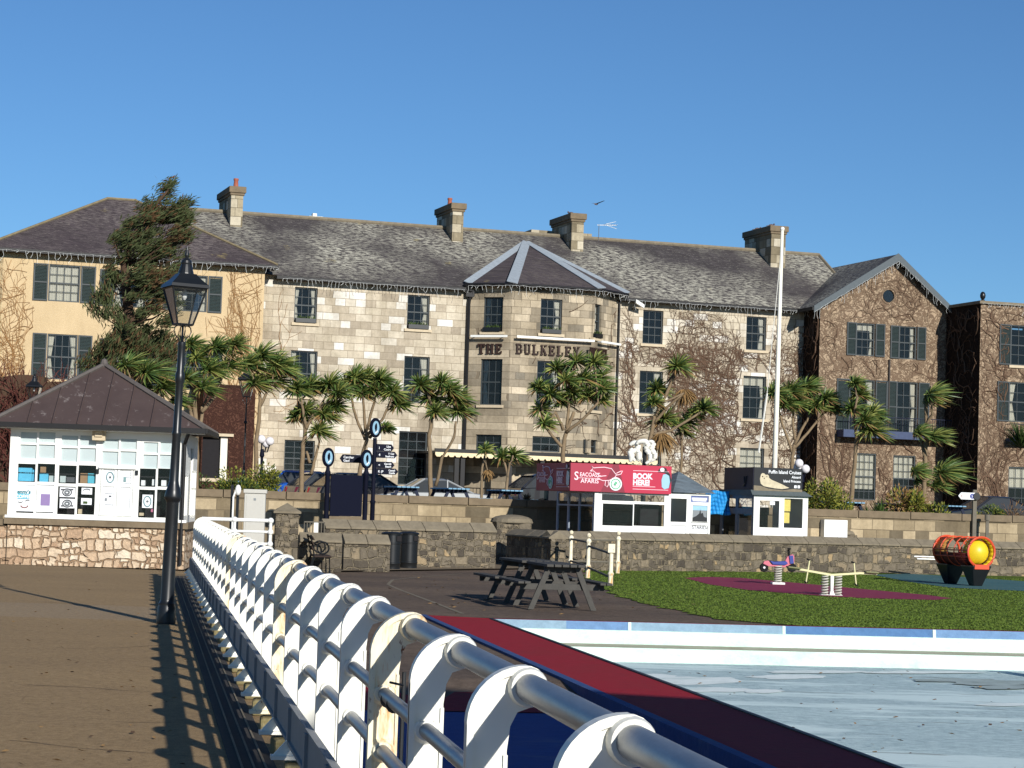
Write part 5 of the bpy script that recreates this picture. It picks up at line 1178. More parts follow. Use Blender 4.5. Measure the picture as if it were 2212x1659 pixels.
# posters on the glass; survey marks on the enlarged view (20,1800) at .18083
def kd(x, y): return kp_.px((20 + x * .18083) / 1.82278, (1800 + y * .18083) / 1.82278)
def ke(x, y): return kp_.px((380 + x * .18083) / 1.82278, (1800 + y * .18083) / 1.82278)
pn = 0
def poster(f, x0, y0, x1, y1, mat, name='poster', t0=.03, par=None, lab=None):
    a0, z1 = f(x0, y0); a1, z0 = f(x1, y1); g = MB(); g.plbox(kp_, a0, a1, t0 - .006, t0, z0, z1); o = g.build(name, mat, par or kiosk)
    if lab: o['label'] = lab
    return o, (a0, a1, z0, z1)
p, r_ = poster(kd, 255, 600, 630, 1185, M['white_flat'], lab='poster with blue coffee lettering')
poster(kd, 268, 790, 520, 912, M['teal'], 'print', .018, p)
a, z = kd(394, 905); text('lettering', 'COFFEE', .105, M['white_flat'], p, plM(kp_, a, .012, z + .015), 'CENTER', .002, .004, .95)
a, z = kd(394, 790); text('lettering', "Jenny's", .12, plain('teal_dark', S(50, 120, 130), .6), p, plM(kp_, a, .012, z + .0), 'CENTER', .002, .003)
def arc_(f, cx, cy, rx_, ry_, a0, a1, r__, mat, par, t=.014, n_=16):
    g = MB(); P = []
    for i in range(n_ + 1):
        w = R(a0 + (a1 - a0) * i / n_); a, z = f(cx + rx_ * math.cos(w), cy - ry_ * math.sin(w)); P.append(kp_.pt(a, t, z))
    g.tube(P, r__, 4); return g.build('print', mat, par)
gp2 = M['greyp']; gd = plain('dark_grey_print', S(84, 86, 90), .7)
arc_(kd, 420, 1040, 80, 60, 190, 350, .012, plain('red_brown_print', S(140, 90, 84), .7), p); arc_(kd, 330, 960, 50, 24, 200, 350, .009, gd, p); arc_(kd, 500, 970, 60, 34, 60, 160, .009, gd, p)
p, r_ = poster(kd, 695, 610, 1080, 1200, M['white_flat'], lab='white poster with a purple picture'); poster(kd, 780, 800, 970, 1055, M['purple'], 'print', .018, p)
for y0, y1, cy in ((655, 875, 765), (900, 1115, 1010)):
    p, r_ = poster(kd, 1190, y0, 1515, y1, M['white_flat']); p['label'] = 'sign with a grey ring crest'
    arc_(kd, 1350, cy, 95, 75, 0, 360, .012, gd, p, n_=24); arc_(kd, 1350, cy, 45, 35, 0, 360, .02, gp2, p, n_=16)
    yb = cy - 60 if cy < 900 else cy + 50
    for s_ in (-1, 1): poster(kd, 1350 + s_ * 100 - 35, yb - 16, 1350 + s_ * 100 + 35, yb + 16, gd, 'print', .018, p)
p, r_ = poster(kd, 1665, 665, 1890, 815, M['white_flat']); arc_(kd, 1780, 735, 80, 40, 20, 160, .012, gp2, p)
p, r_ = poster(kd, 1655, 890, 1880, 1040, M['white_flat']); poster(kd, 1700, 960, 1790, 1015, M['leaf'], 'print', .018, p)
for f, a in ((ke, (190, 290, 400, 585)), (ke, (1000, 815, 1215, 1110))):
    p, r_ = poster(f, *a, M['white_flat']); p['label'] = 'pale poster with an oval wreath'; cx, cy = (a[0] + a[2]) / 2, (a[1] + a[3]) / 2
    arc_(f, cx, cy, (a[2] - a[0]) * .36, (a[3] - a[1]) * .38, 0, 360, .013, plain('wreath_print', S(130, 160, 165), .7), p, n_=22); arc_(f, cx, cy, 18, 14, 0, 360, .012, gp2, p, n_=10)
p, r_ = poster(ke, 580, 300, 790, 590, M['white_flat'])
for y in (335, 380, 440, 570): poster(ke, 600, y, 750, y + 12, gp2, 'print', .018, p)
poster(ke, 590, 430, 640, 540, plain('teal_grey_print', S(120, 150, 150), .7), 'print', .017, p)
p, r_ = poster(ke, 165, 660, 385, 1090, M['white_flat'])
for y in (790, 1030): poster(ke, 175, y, 355, y + 14, gd, 'print', .018, p)
poster(ke, 270, 835, 320, 870, gd, 'print', .018, p); poster(ke, 180, 890, 225, 950, gp2, 'print', .018, p)
# goods on the shelf behind the glass
def kbox(f, x0, y0, x1, y1, mat, label, name='box', t0=.12, d=.22):
    a0, z1 = f(x0, y0); a1, z0 = f(x1, y1); t_ = ko.W(a0, t0, z0); g = MB(); g.box(0, a1 - a0, 0, d, 0, z1 - z0); o = g.build(name, mat, bevel=.006); o.location = t_; o.rotation_euler = (0, 0, ko.yaw)
    tag(o, label, name, 'goods on the kiosk shelf'); return o
kbox(kd, 275, 225, 560, 528, M['aqua'], 'large light blue cardboard box at the left end of the kiosk shelf'); kbox(kd, 578, 270, 660, 528, M['aqua'], 'narrow light blue box second on the kiosk shelf')
kbox(kd, 735, 340, 920, 545, M['aqua'], 'blue box on the kiosk shelf behind the second window column'); kbox(kd, 745, 200, 865, 338, M['brownbox'], 'brown cardboard piece standing on top of a blue box', t0=.16, d=.05)
kbox(kd, 940, 400, 1075, 548, M['frost'], 'pale grey box right of the blue boxes on the shelf'); kbox(kd, 1180, 405, 1300, 555, M['frost'], 'pale grey tub on the shelf behind the third window column')
kbox(kd, 1625, 345, 1775, 572, M['brownbox'], 'brown box with white label on the kiosk shelf'); kbox(kd, 1790, 350, 1965, 575, M['teal'], 'white and teal round edged box beside the kiosk door')
kbox(kd, 1320, 430, 1530, 552, gd, 'black and white striped bag on the kiosk shelf', 'bag'); kbox(ke, 960, 500, 1040, 622, M['white_flat'], 'small white carton right of the kiosk door'); kbox(ke, 1200, 480, 1310, 622, M['white_flat'], 'heap of white paper cups right of the kiosk door')
kbox(ke, 1400, 500, 1500, 630, M['white_flat'], 'white stacked cups behind the lamp post'); kbox(ke, 1175, 1130, 1275, 1200, M['pinkp'], 'small pink card low in the kiosk window', 'card', .1, .02); kbox(ke, 920, 1210, 1015, 1280, M['sill'], 'small cream object at the bottom of the kiosk window', 'ornament', .1, .1)
kbox(kd, 1575, 1130, 1655, 1240, M['sill'], 'white bottle in the lower kiosk window', 'bottle', .1, .1)
# open shutter board on the right side
g = MB(); x0 = KW + .06; a = kc(1525, 900)[0]; za, zb = kc(1500, 905)[1], kc(1500, 1290)[1]
g.box(x0, a, 1.2, 1.26, za - .06, za); g.box(x0, a, 1.2, 1.26, zb, zb + .06); g.box(x0, a, 1.2, 1.26, (za + zb) / 2 + .1, (za + zb) / 2 + .15); g.box(x0, x0 + .06, 1.2, 1.26, zb, za); g.box(a - .06, a, 1.2, 1.26, zb, za); g.build('side_hatch', M['white'], kiosk)
g = MB(); g.box(x0 + .05, a - .05, 1.24, 1.25, zb, za); g.build('side_hatch_panel', M['darkin'], kiosk)

# ================================================================ ticket booths
def gf(x, y): return 1042.4 + .27282 * x, 877.8 + .27282 * y
bo = Fr(atD(1284, 1095, 65), 18); bo.O.z = GZ
booth = thing('ticket_booth', 'white and grey glazed ticket booth carrying a big dark red sign box', 'ticket booth', bo.O, bo.yaw)
bp = Pl(bo, (0, 0)); bs = Pl(bo, (0, 3.4), (0, -1))
def br(x0, y0, x1, y1, f=gf, pl=None): return (pl or bp).rect(*f(x0, y0), *f(x1, y1))
bw = bp.px(1534.5, 1100)[0]; bz = bp.px(1400, 1063)[1]
HB = [br(945, 700, 1440, 752), br(950, 772, 1190, 945), br(1198, 776, 1438, 948), br(1490, 730, 1615, 915), br(1487, 942, 1612, 1010), br(1650, 708, 1792, 760), br(1662, 785, 1780, 912), br(1648, 942, 1782, 1010)]
g = MB(); facade(g, bp, 0, bw, .05, bz, HB, .06)
g.quad((0, 3.4, bz), (bw, 3.4, bz), (bw, 0, bz), (0, 0, bz)); g.quad((bw, 0, .05), (bw, 3.4, .05), (bw, 3.4, bz), (bw, 0, bz))
for h in HB[:4]:
    pass
x = br(1452, 700, 1455, 900)[0]; g.plbox(bp, x, x + .02, -.004, 0, .05, bz)
g.build('front_frame', M['white'], booth, fix=False)
for h in HB[:4]: g = MB(); g.quad(*[bp.pt(a, .04, z) for a, z in ((h[0], h[2]), (h[1], h[2]), (h[1], h[3]), (h[0], h[3]))]); g.build('window', M['boothglass'], booth, fix=False)
for h, mt in ((HB[4], 'white_flat'), (HB[5], 'signnavy'), (HB[6], 'greyp'), (HB[7], 'white_flat')):
    g = MB(); g.plbox(bp, h[0], h[1], .035, .045, h[2], h[3]); o = g.build('notice_panel', M[mt] if mt != 'signnavy' else plain('slate_blue_print', S(92, 104, 150), .6), booth)
    if mt == 'greyp':
        g = MB(); w = h[1] - h[0]; hh = h[3] - h[2]; g.prism([(h[0] + w * a, h[2] + hh * b) for a, b in ((0, 0), (1, 0), (1, .25), (.8, .3), (.72, .55), (.6, .5), (.55, .8), (.48, .5), (.3, .35), (0, .2))], -.032 + .062, .034); g.build('print', M['signblack'], o); g = MB(); g.plbox(bp, h[0], h[1], .03, .034, h[3] - hh * .3, h[3]); g.build('print', M['emblem'], o)
        g = MB(); g.plbox(bp, h[0] - .03, h[1] + .03, .0, .03, h[2] - .05, h[2]); g.build('ledge', M['tube'], o)
    if mt == 'signnavy':
        w = h[1] - h[0]; g = MB(); g.plbox(bp, h[0] + w * .12, h[1] - w * .12, .03, .034, h[2] + .03, h[2] + .1); g.plbox(bp, h[0] + w * .08, h[1] - w * .08, .03, .034, h[3] - .12, h[3] - .06); g.build('print', M['white_flat'], o)
text('lettering', 'STARIDA', .155, M['signblack'], booth, plM(bp, HB[7][0] + .05, .03, HB[7][2] + (HB[7][3] - HB[7][2]) * .55), 'LEFT', .002, 0, .9)
# side glazing (in shade)
bside = Pl(bo, (0, 3.4), (0, -1)); SH = [(.12, 1.0, .55, bz - .1), (1.12, 2.0, .55, bz - .1), (2.1, 3.25, .55, bz - .1)]
g = MB(); facade(g, bside, 0, 3.4, .05, bz, SH, .05); 
for h in SH: g.plbox(bside, h[0], h[1], .0, .03, h[3] - .38, h[3] - .33)
g.build('side_frame', plain('grey_blue_frame', S(170, 178, 194), .6), booth, fix=False)
g = MB()
for h in SH: g.quad(*[bside.pt(a, .03, z) for a, z in ((h[0], h[2]), (h[1], h[2]), (h[1], h[3]), (h[0], h[3]))])
g.build('side_window', M['boothglass'], booth, fix=False)
g = MB(); g.box(.1, bw - .1, 3.0, 3.05, .05, .5); g.box(.02, bw - .02, 0, 3.4, -.02, .05); g.box(.05, bw * .62, .25, .8, .86, .9); g.box(bw * .68, bw - .05, .1, .12, .05, bz) if 0 else None; g.build('counter', M['darkin'], booth)
for a0, a1, h0, h1, mt, lb_ in ((.55, .95, .9, 1.2, 'black', 'black computer monitor on the red booth counter'), (1.6, 2.3, .9, 1.9, 'darkin', 'tall dark display rack inside the red booth'), (2.05, 2.2, .9, 1.0, 'leaf_y', 'small pale green card box inside the red booth'), (2.7, 2.95, .9, 1.35, 'frost', 'pale paper sheet stand inside the booth door window')):
    g = MB(); g.box(0, a1 - a0, 0, .3, 0, h1 - h0); o = g.build('counter_item', M[mt], bevel=.01); o.location = bo.W(a0, .35, h0); o.rotation_euler = (0, 0, bo.yaw); tag(o, lb_, 'counter item', 'things inside the red ticket booth')
g = MB(); g.box(.04, bw - .04, 3.34, 3.39, .05, .5); g.build('rear_panel', ashlar('seen_stone', [(0, S(120, 110, 92)), (1, S(176, 160, 132))], .7, .34, S(96, 86, 70), .5), booth)
# red sign box
s0 = bo.px(1232, 1030, -.12); s1 = bo.px(1450, 1036, -.12); sz1 = bo.px(1340, 1003.5, -.12)[1]; sz0 = bo.px(1340, 1064, -.12)[1]
sw = s1[0] - s0[0]; g = MB(); g.box(s0[0], s1[0], -.12, 3.0, sz0, sz1); sb = g.build('sign_box', M['red'], booth, bevel=.01)
sp_ = Pl(bo, (0, -.12)); g = MB()
def sx(f): return s0[0] + sw * f
shh = sz1 - sz0
def sz_(f): return sz0 + shh * f
g.prism([(sx(.54), sz_(0)), (sx(1), sz_(0)), (sx(1), sz_(1)), (sx(.47), sz_(1))], -.126, -.1205); g.build('sign_panel', M['red_hot'], sb)
g = MB(); g.prism([(sx(.30), sz_(0)), (sx(.54), sz_(0)), (sx(.47), sz_(1)), (sx(.42), sz_(1))], -.124, -.1205); g.build('sign_panel', M['red_dark'], sb)
def deco(pl, x0, w, z0, h, par, k=1.0, t=-.02):
    """logo, wording, badge and puffin of the booth sign laid out in unit coordinates"""
    P = lambda x, z: (x0 + w * x, z0 + h * z)
    tx = lambda body, x, z, s_, b=0, sx_=1: text('lettering', body, h * s_, M['pinkline'], par, plM(pl, P(x, z)[0], t, P(x, z)[1]), 'LEFT', .003, b * h, sx_ * k)
    tx('S', .035, .40, .42, .004, .9); tx('EACOAST', .09, .53, .2, .003, .86); tx('AFARIS', .10, .30, .22, .003, 1.0)
    tx('BOOK', .615, .52, .27, .014, .95); tx('HERE!', .615, .29, .27, .014, .93)
    g = MB()
    for x_a, x_b, z_ in ((.615, .97, .8), (.615, .84, .24), (.615, .97, .14), (.06, .29, .47)): a, b = P(x_a, z_), P(x_b, z_); g.tube([pl.pt(a[0], t, a[1]), pl.pt(b[0], t, b[1])], h * .012, 4)
    wh_ = [(.19, .72), (.215, .80), (.20, .92), (.225, .84), (.26, .86), (.33, .88), (.40, .84), (.44, .66), (.46, .62), (.495, .66), (.51, .78), (.49, .76), (.45, .68)]
    wh2 = [(.45, .62), (.43, .50), (.38, .42), (.32, .40), (.27, .46), (.26, .52), (.31, .56), (.35, .58)]; wh3 = [(.30, .56), (.27, .60), (.22, .74), (.20, .72)]; wh4 = [(.345, .40), (.34, .24), (.36, .18), (.375, .26), (.37, .40)]
    for q_ in (wh_, wh2, wh3, wh4): g.tube([pl.pt(*((lambda c: (c[0], t, c[1]))(P(*c)))) for c in q_], h * .016, 5)
    g.build('whale_outline', M['pinkline'], par)
    g = MB(); c = P(.445, .30); r_ = h * .24
    ring_ = [(c[0] + r_ * k * math.cos(R(a)), c[1] + r_ * math.sin(R(a))) for a in range(0, 360, 15)]; lo_ = [pl.pt(a, t + .004, z) for a, z in ring_]; hi_ = [pl.pt(a, t - .008, z) for a, z in ring_]
    g.add(lo_ + hi_, [tuple(range(24)), tuple(range(47, 23, -1))] + [(i, (i + 1) % 24, (i + 1) % 24 + 24, i + 24) for i in range(24)]); bd_ = g.build('badge', M['white_flat'], par)
    g = MB(); ring_ = [(c[0] + r_ * .72 * k * math.cos(R(a)), c[1] + r_ * .72 * math.sin(R(a))) for a in range(0, 375, 15)]; g.tube([pl.pt(a, t - .009, z) for a, z in ring_], h * .02, 4)
    g.tube([pl.pt(c[0] - r_ * .2 * k, t - .009, c[1] - r_ * .15), pl.pt(c[0] + r_ * .1 * k, t - .009, c[1] + r_ * .3)], h * .05, 5); g.build('leaf_mark', M['green'], bd_)
    g = MB(); q_ = [(.915, .70), (.945, .72), (.975, .66), (.985, .45), (.975, .22), (.93, .17), (.905, .25), (.90, .5)]; lo_ = [pl.pt(P(*c)[0], t + .002, P(*c)[1]) for c in q_]; hi_ = [pl.pt(P(*c)[0], t - .007, P(*c)[1]) for c in q_]
    n8 = len(q_); g.add(lo_ + hi_, [tuple(range(n8)), tuple(range(2 * n8 - 1, n8 - 1, -1))] + [(i, (i + 1) % n8, (i + 1) % n8 + n8, i + n8) for i in range(n8)]); g.build('puffin_breast', M['emblem'], par)
    g = MB(); q_ = [(.86, .78), (.875, .9), (.91, .97), (.945, .93), (.955, .84), (.985, .72), (1.0, .5), (.975, .2), (.97, .66), (.93, .76)]; n8 = len(q_); lo_ = [pl.pt(P(*c)[0], t + .001, P(*c)[1]) for c in q_]; hi_ = [pl.pt(P(*c)[0], t - .005, P(*c)[1]) for c in q_]
    g.add(lo_ + hi_, [tuple(range(n8)), tuple(range(2 * n8 - 1, n8 - 1, -1))] + [(i, (i + 1) % n8, (i + 1) % n8 + n8, i + n8) for i in range(n8)]); g.build('puffin_back', M['signblack'], par)
    g = MB(); c = P(.905, .87); ring_ = [(c[0] + h * .085 * math.cos(R(a)) * k, c[1] + h * .075 * math.sin(R(a))) for a in range(0, 360, 30)]; g.add([pl.pt(a, t - .008, z) for a, z in ring_], [tuple(range(12))]); g.build('puffin_face', M['pinkline'], par)
deco(sp_, s0[0], sw, sz0, shh, sb, 1.0, -.012)
sside = Pl(bo, (s0[0], 3.0), (0, -1)); deco(sside, 0, 3.12, sz0, shh, sb, 1.0, -.012)
# small pyramid roof over the right part
e0 = bp.px(1449, 1064)[0]; e1 = bp.px(1540, 1066)[0]; ap = bo.px(1466, 1018, 1.7); g = MB()
Q = [(e0 + .02, -.12, bz + .02), (e1 + .05, -.12, bz + .02), (e1 + .05, 3.4, bz + .02), (e0 + .02, 3.4, bz + .02)]; A = (ap[0] + .0, 1.7, ap[1])
for i in range(4): g.add([Q[i], Q[(i + 1) % 4], A], [(0, 1, 2)])
g.build('slate_roof', M['slate_grey'], booth)
# ---- second booth
def hf(x, y): return 1426.4 + .17363 * x, 905.2 + .17363 * y
b2 = Fr(atD(1628, 1106, 68), 18); b2.O.z = GZ
bt2 = thing('ticket_booth', 'smaller white ticket booth under a black sign showing a seal', 'ticket booth', b2.O, b2.yaw)
q2 = Pl(b2, (0, 0)); w2_ = q2.px(1745, 1110)[0]; zt2 = q2.px(1686, 1071)[1]
H2 = [q2.rect(*hf(1235, 1015), *hf(1478, 1350)), q2.rect(*hf(1540, 990), *hf(1770, 1355))]
g = MB(); facade(g, q2, 0, w2_, .05, zt2, H2, .06); g.quad((w2_, 0, .05), (w2_, 2.6, .05), (w2_, 2.6, zt2), (w2_, 0, zt2))
x = q2.px(*hf(1508, 1200))[0]; g.plbox(q2, x - .012, x + .012, -.012, 0, .05, zt2 - .1); g.build('front_frame', M['white'], bt2, fix=False)
for h in H2: g = MB(); g.quad(*[q2.pt(a, .04, z) for a, z in ((h[0], h[2]), (h[1], h[2]), (h[1], h[3]), (h[0], h[3]))]); g.build('window', M['boothglass'], bt2, fix=False)
q2s = Pl(b2, (0, 2.6), (0, -1)); H3 = [(.2, 1.2, .6, zt2 - .6), (1.4, 2.45, .6, zt2 - .6), (.2, 1.2, zt2 - .42, zt2 - .12), (1.4, 2.45, zt2 - .42, zt2 - .12)]
g = MB(); facade(g, q2s, 0, 2.6, .05, zt2, H3, .05); g.build('side_frame', plain('dark_grey_frame', S(120, 124, 134), .6), bt2, fix=False)
g = MB()
for h in H3: g.quad(*[q2s.pt(a, .03, z) for a, z in ((h[0], h[2]), (h[1], h[2]), (h[1], h[3]), (h[0], h[3]))])
g.build('side_window', M['boothglass'], bt2, fix=False)
g = MB(); g.box(.04, w2_ - .04, 2.53, 2.57, .05, .8); g.build('rear_panel', plain('booth_rear_grey', S(120, 116, 104), .9), bt2); g = MB(); g.box(.05, w2_ - .05, .5, 1.2, .8, .86); g.box(w2_ * .05, w2_ * .42, 1.3, 1.34, .1, 1.6); g.build('interior', M['darkin'], bt2)
h = H2[1]; g = MB(); w = h[1] - h[0]; g.plbox(q2, h[0] + .03, h[0] + w * .4, .09, .1, h[2] + (h[3] - h[2]) * .56, h[3] - .04); g.plbox(q2, h[0] + .03, h[0] + w * .36, .09, .1, h[2] + (h[3] - h[2]) * .16, h[2] + (h[3] - h[2]) * .52); g.build('yellow_poster', plain('yellow_paper', S(214, 196, 110), .7), bt2)
h = H2[0]; g = MB(); g.plbox(q2, h[0] + .35, h[0] + .52, .02, .03, h[3] - .13, h[3] - .02); g.build('paper_notice', M['white_flat'], bt2)
g = MB(); g.hexa([(-.12, -.14, zt2), (w2_ + .1, -.14, zt2), (w2_ + .1, 2.7, zt2), (-.12, 2.7, zt2)], [(-.05, .16, zt2 + .16), (w2_ - .05, .16, zt2 + .16), (w2_ - .05, 2.6, zt2 + .16), (-.05, 2.6, zt2 + .16)]); g.build('roof', plain('grey_felt', S(92, 100, 100), .8, var=.25), bt2)
t0a = b2.px(1628.5, 1035, .12)[0]; t1a = b2.px(1733.5, 1035, .12)[0]; tz1 = b2.px(1680, 1011, .12)[1]; tz0 = zt2 + .14
g = MB(); g.box(t0a, t1a, .12, 2.4, tz0, tz1); s2b = g.build('sign_box', M['signblack'], bt2, bevel=.01)
s2p = Pl(b2, (t0a, .12)); sw2 = t1a - t0a; hh2 = tz1 - tz0
def t2(body, x, z, s_, b, mt='white_flat', al='RIGHT'): text('lettering', body, hh2 * s_, M[mt], s2b, plM(s2p, sw2 * x, -.006, tz0 + hh2 * z), al, .003, b * hh2, .93)
t2('Puffin Island Cruises', .97, .76, .205, .004); t2('Aboard', .96, .58, .15, .003); t2('Island Princess', .96, .40, .15, .003)
g = MB(); g.plbox(s2p, sw2 * .83, sw2 * .88, -.01, -.004, tz0 + hh2 * .16, tz0 + hh2 * .28); g.plbox(s2p, sw2 * .90, sw2 * .95, -.01, -.004, tz0 + hh2 * .16, tz0 + hh2 * .28); g.build('square_icon', M['white_flat'], s2b)
q_ = [(.14, .70), (.17, .76), (.21, .74), (.24, .68), (.27, .70), (.30, .66), (.31, .56), (.36, .48), (.46, .40), (.58, .30), (.66, .22), (.73, .16), (.66, .13), (.58, .10), (.44, .12), (.3, .16), (.2, .2), (.14, .3), (.12, .5)]
n8 = len(q_); g = MB(); lo_ = [s2p.pt(sw2 * x, -.001, tz0 + hh2 * z) for x, z in q_]; hi_ = [s2p.pt(sw2 * x, -.012, tz0 + hh2 * z) for x, z in q_]; g.add(lo_ + hi_, [tuple(range(n8)), tuple(range(2 * n8 - 1, n8 - 1, -1))] + [(i, (i + 1) % n8, (i + 1) % n8 + n8, i + n8) for i in range(n8)]); sl2 = g.build('seal_picture', M['seal'], s2b)
g = MB(); P = lambda x, z: s2p.pt(sw2 * x, -.014, tz0 + hh2 * z); g.tube([P(.165, .62), P(.18, .6)], .02, 6); g.tube([P(.255, .62), P(.265, .6)], .015, 6); g.tube([P(.2, .54), P(.215, .53)], .015, 6); g.build('seal_face', M['signblack'], sl2)
g = MB(); q_ = [(0, 0), (1, 0), (1, .1), (.8, .12), (.6, .05), (.3, .1), (.15, .2), (0, .22)]; n8 = len(q_); lo_ = [s2p.pt(sw2 * x, -.001, tz0 + hh2 * z) for x, z in q_]; hi_ = [s2p.pt(sw2 * x, -.006, tz0 + hh2 * z) for x, z in q_]; g.add(lo_ + hi_, [tuple(range(n8)), tuple(range(2 * n8 - 1, n8 - 1, -1))] + [(i, (i + 1) % n8, (i + 1) % n8 + n8, i + n8) for i in range(n8)]); g.build('rock_picture', M['coping'], s2b)
g = MB(); g.box(t0a - .012, t0a - .002, .14, 2.38, tz0 + .02, tz1 - .02); g.build('side_panel', M['signnavy'], s2b)
g = MB(); c = lambda y, z: (t0a - .018, y, tz0 + hh2 * z); g.tube([c(.75, .15), c(.8, .6)], .03, 5); g.tube([c(.7, .3), c(.62, .62)], .025, 5); g.tube([c(.7, .3), c(.86, .2)], .03, 5); g.build('bird_picture', M['black'], s2b)
# blue tarpaulin between the booths
tp = atD(1524, 1070, 69.4); tp.z = TZ * 0 + 1.42; g = MB()
xs_ = [0, .3, .6, .9]; 
for i in range(8):
    for j in range(6):
        f = lambda i, j: (i * .1, .06 * math.sin(i * 1.3 + j) - (j * .03), .68 - j * .125 - .02 * math.cos(i))
        g.quad(f(i, j), f(i + 1, j), f(i + 1, j + 1), f(i, j + 1))
o = g.build('tarpaulin', M['tarp'], None, smooth=True, fix=False); o.location = tp; o.location.z = 1.55; o.rotation_euler = (0, 0, R(18)); o.scale = (1, 1, 1); tag(o, 'crumpled bright blue tarpaulin hanging over the terrace wall between the booths', 'tarpaulin')
m_ = o.modifiers.new('t', 'SOLIDIFY'); m_.thickness = .01
# white shutter box behind the domed pillar
bx = tf.W(tf.px(1775, 1130, -.1)[0], -.3, 0); t_ = thing('cupboard', 'white double doored cupboard fixed to the terrace wall right of the booths', 'cupboard', bx, tf.yaw); cw = tf.px(1825, 1130, -.3)[0] - tf.px(1775, 1130, -.3)[0]
zc0, zc1 = tf.px(1800, 1148, -.3)[1], tf.px(1800, 1123, -.3)[1]
g = MB(); g.box(0, cw, 0, .28, zc0 - .4, zc1); g.build('body', M['white'], t_)
for k in (0, 1): g = MB(); g.box(.06 + k * cw / 2, cw / 2 - .03 + k * cw / 2, -.015, 0, zc0 - .3, zc1 - .13); g.build('door', M['white_flat'], t_, bevel=.008)
# ================================================================ cabbage palms
def cordyline(label, D, stems, heads, wind=.45, leaves=210, width=.075, r_k=1.0, mats=('palm_a', 'palm_b', 'leaf_brown'), name='cabbage_palm', base=None):
    B = atD(*stems[0][0], D); zb = base if base is not None else min(B.z, TZ + .1)
    t_ = thing(name, label, 'palm tree', (B.x, B.y, zb), 0, 'cabbage palms in front of the hotel'); O = Vector((B.x, B.y, zb)); g = MB()
    tips = []
    for si, st in enumerate(stems):
        dj = U(-.5, .5) if si else 0; P = []
        for k, q_ in enumerate(st):
            p = atD(q_[0], q_[1], D + dj * (k / max(1, len(st) - 1))) - O; P.append(p)
        if si == 0 and P[0].z > .05: P.insert(0, Vector((P[0].x, P[0].y, -.05)))
        # gentle smoothing
        Q = []
        for a, b in zip(P, P[1:]):
            for f in (0, .33, .66): Q.append(a.lerp(b, f) + Vector((U(-.02, .02), U(-.02, .02), 0)))
        Q.append(P[-1]); w0 = width * (1.25 if si == 0 else .8); n_ = len(Q); g.tube(Q, [w0 * (1 - .45 * i / n_) for i in range(n_)], 8); tips.append(Q[-1])
    g.build('trunk', M['bark'], t_, smooth=True, fix=False)
    g = MB()
    for hd in heads:
        x, y, r_ = hd[:3]; br = hd[3] if len(hd) > 3 else 0
        c = atD(x, y, D + U(-.6, .6)) - O; L = r_ / F * D * r_k * 1.06
        # hidden stem end towards the nearest tip
        tp_ = min(tips, key=lambda q_: (q_ - c).length)
        if (tp_ - c).length > .15: g.tube([tp_, (tp_ + c) / 2 + Vector((0, 0, -.08)), c - Vector((0, 0, .05))], [width * .5, width * .45, width * .4], 5, 3)
        for i in range(leaves):
            u_ = rnd(); el = math.asin(max(-1, min(1, U(-.45, 1.0)))) if not br else math.asin(U(-1, .1)); az = U(0, 2 * math.pi)
            d = Vector((math.cos(az) * math.cos(el), math.sin(az) * math.cos(el), math.sin(el))); ln = L * U(.75, 1.25); wv_ = .026 * U(.8, 1.3) * (D / 78)
            sd = d.cross(Vector((0, 0, 1))); sd = sd.normalized() if sd.length > .05 else Vector((1, 0, 0)); sd = (sd * math.cos(i) + d.cross(sd) * math.sin(i) * .5).normalized()
            pts = []
            for t3 in (0, .4, .75, 1):
                p = c + d * ln * t3 + Vector((wind * 1.0, -.05, .02)) * ln * t3 * t3 * .75 + Vector((0, 0, -1)) * ln * t3 * t3 * (.24 if not br else .6); pts.append(p)
            ws_ = (.6, 1, .75, .05); vs = []
            for p, w in zip(pts, ws_): vs += [p - sd * wv_ * w, p + sd * wv_ * w]
            low = el < -.15
            mi = 2 if (br or (low and rnd() < .35)) else (1 if rnd() < .42 else 0)
            g.add(vs, [(0, 1, 3, 2), (2, 3, 5, 4), (4, 5, 7, 6)], mi)
    g.build('crown', [M[k] for k in mats] + [M['bark']], t_, fix=False)
    return t_
cordyline('large windswept cabbage palm clump right behind the kiosk roof', 66, [[(424, 1010), (424, 930), (420, 860), (418, 830)], [(432, 925), (438, 880), (455, 845)], [(418, 915), (405, 870), (398, 840)], [(436, 890), (470, 850), (480, 815)]],
  [(425, 775, 44), (468, 752, 46), (508, 745, 36), (402, 820, 44), (452, 800, 44), (492, 792, 42), (440, 838, 40), (415, 745, 34)], .5, r_k=.88)
cordyline('windblown cabbage palm whose leaves rise just above the kiosk roof', 60, [[(330, 1000), (322, 900), (318, 850)], [(318, 880), (290, 840)], [(322, 880), (355, 850)]], [(275, 790, 46), (318, 806, 50), (352, 838, 46), (300, 836, 44), (380, 868, 30)], .6, r_k=.9)
cordyline('single trunked cabbage palm in front of the red brown porch', 76, [[(554, 1040), (553, 960), (562, 880), (560, 840)], [(561, 880), (580, 838)]], [(537, 790, 38), (566, 770, 42), (597, 790, 42), (583, 822, 42), (550, 828, 36), (612, 800, 30)], .5)
cordyline('cabbage palm left of the info board with crowns at two heights', 77, [[(652, 1030), (655, 960), (660, 930), (672, 905), (690, 880)], [(660, 935), (655, 900), (645, 868)], [(663, 928), (650, 860)], [(672, 1024), (683, 985), (690, 955)], [(670, 1000), (662, 975)]],
  [(642, 842, 38), (672, 835, 36), (712, 832, 40), (730, 850, 34), (660, 888, 34), (700, 895, 36), (688, 932, 34), (640, 900, 30), (722, 880, 30)], .3)
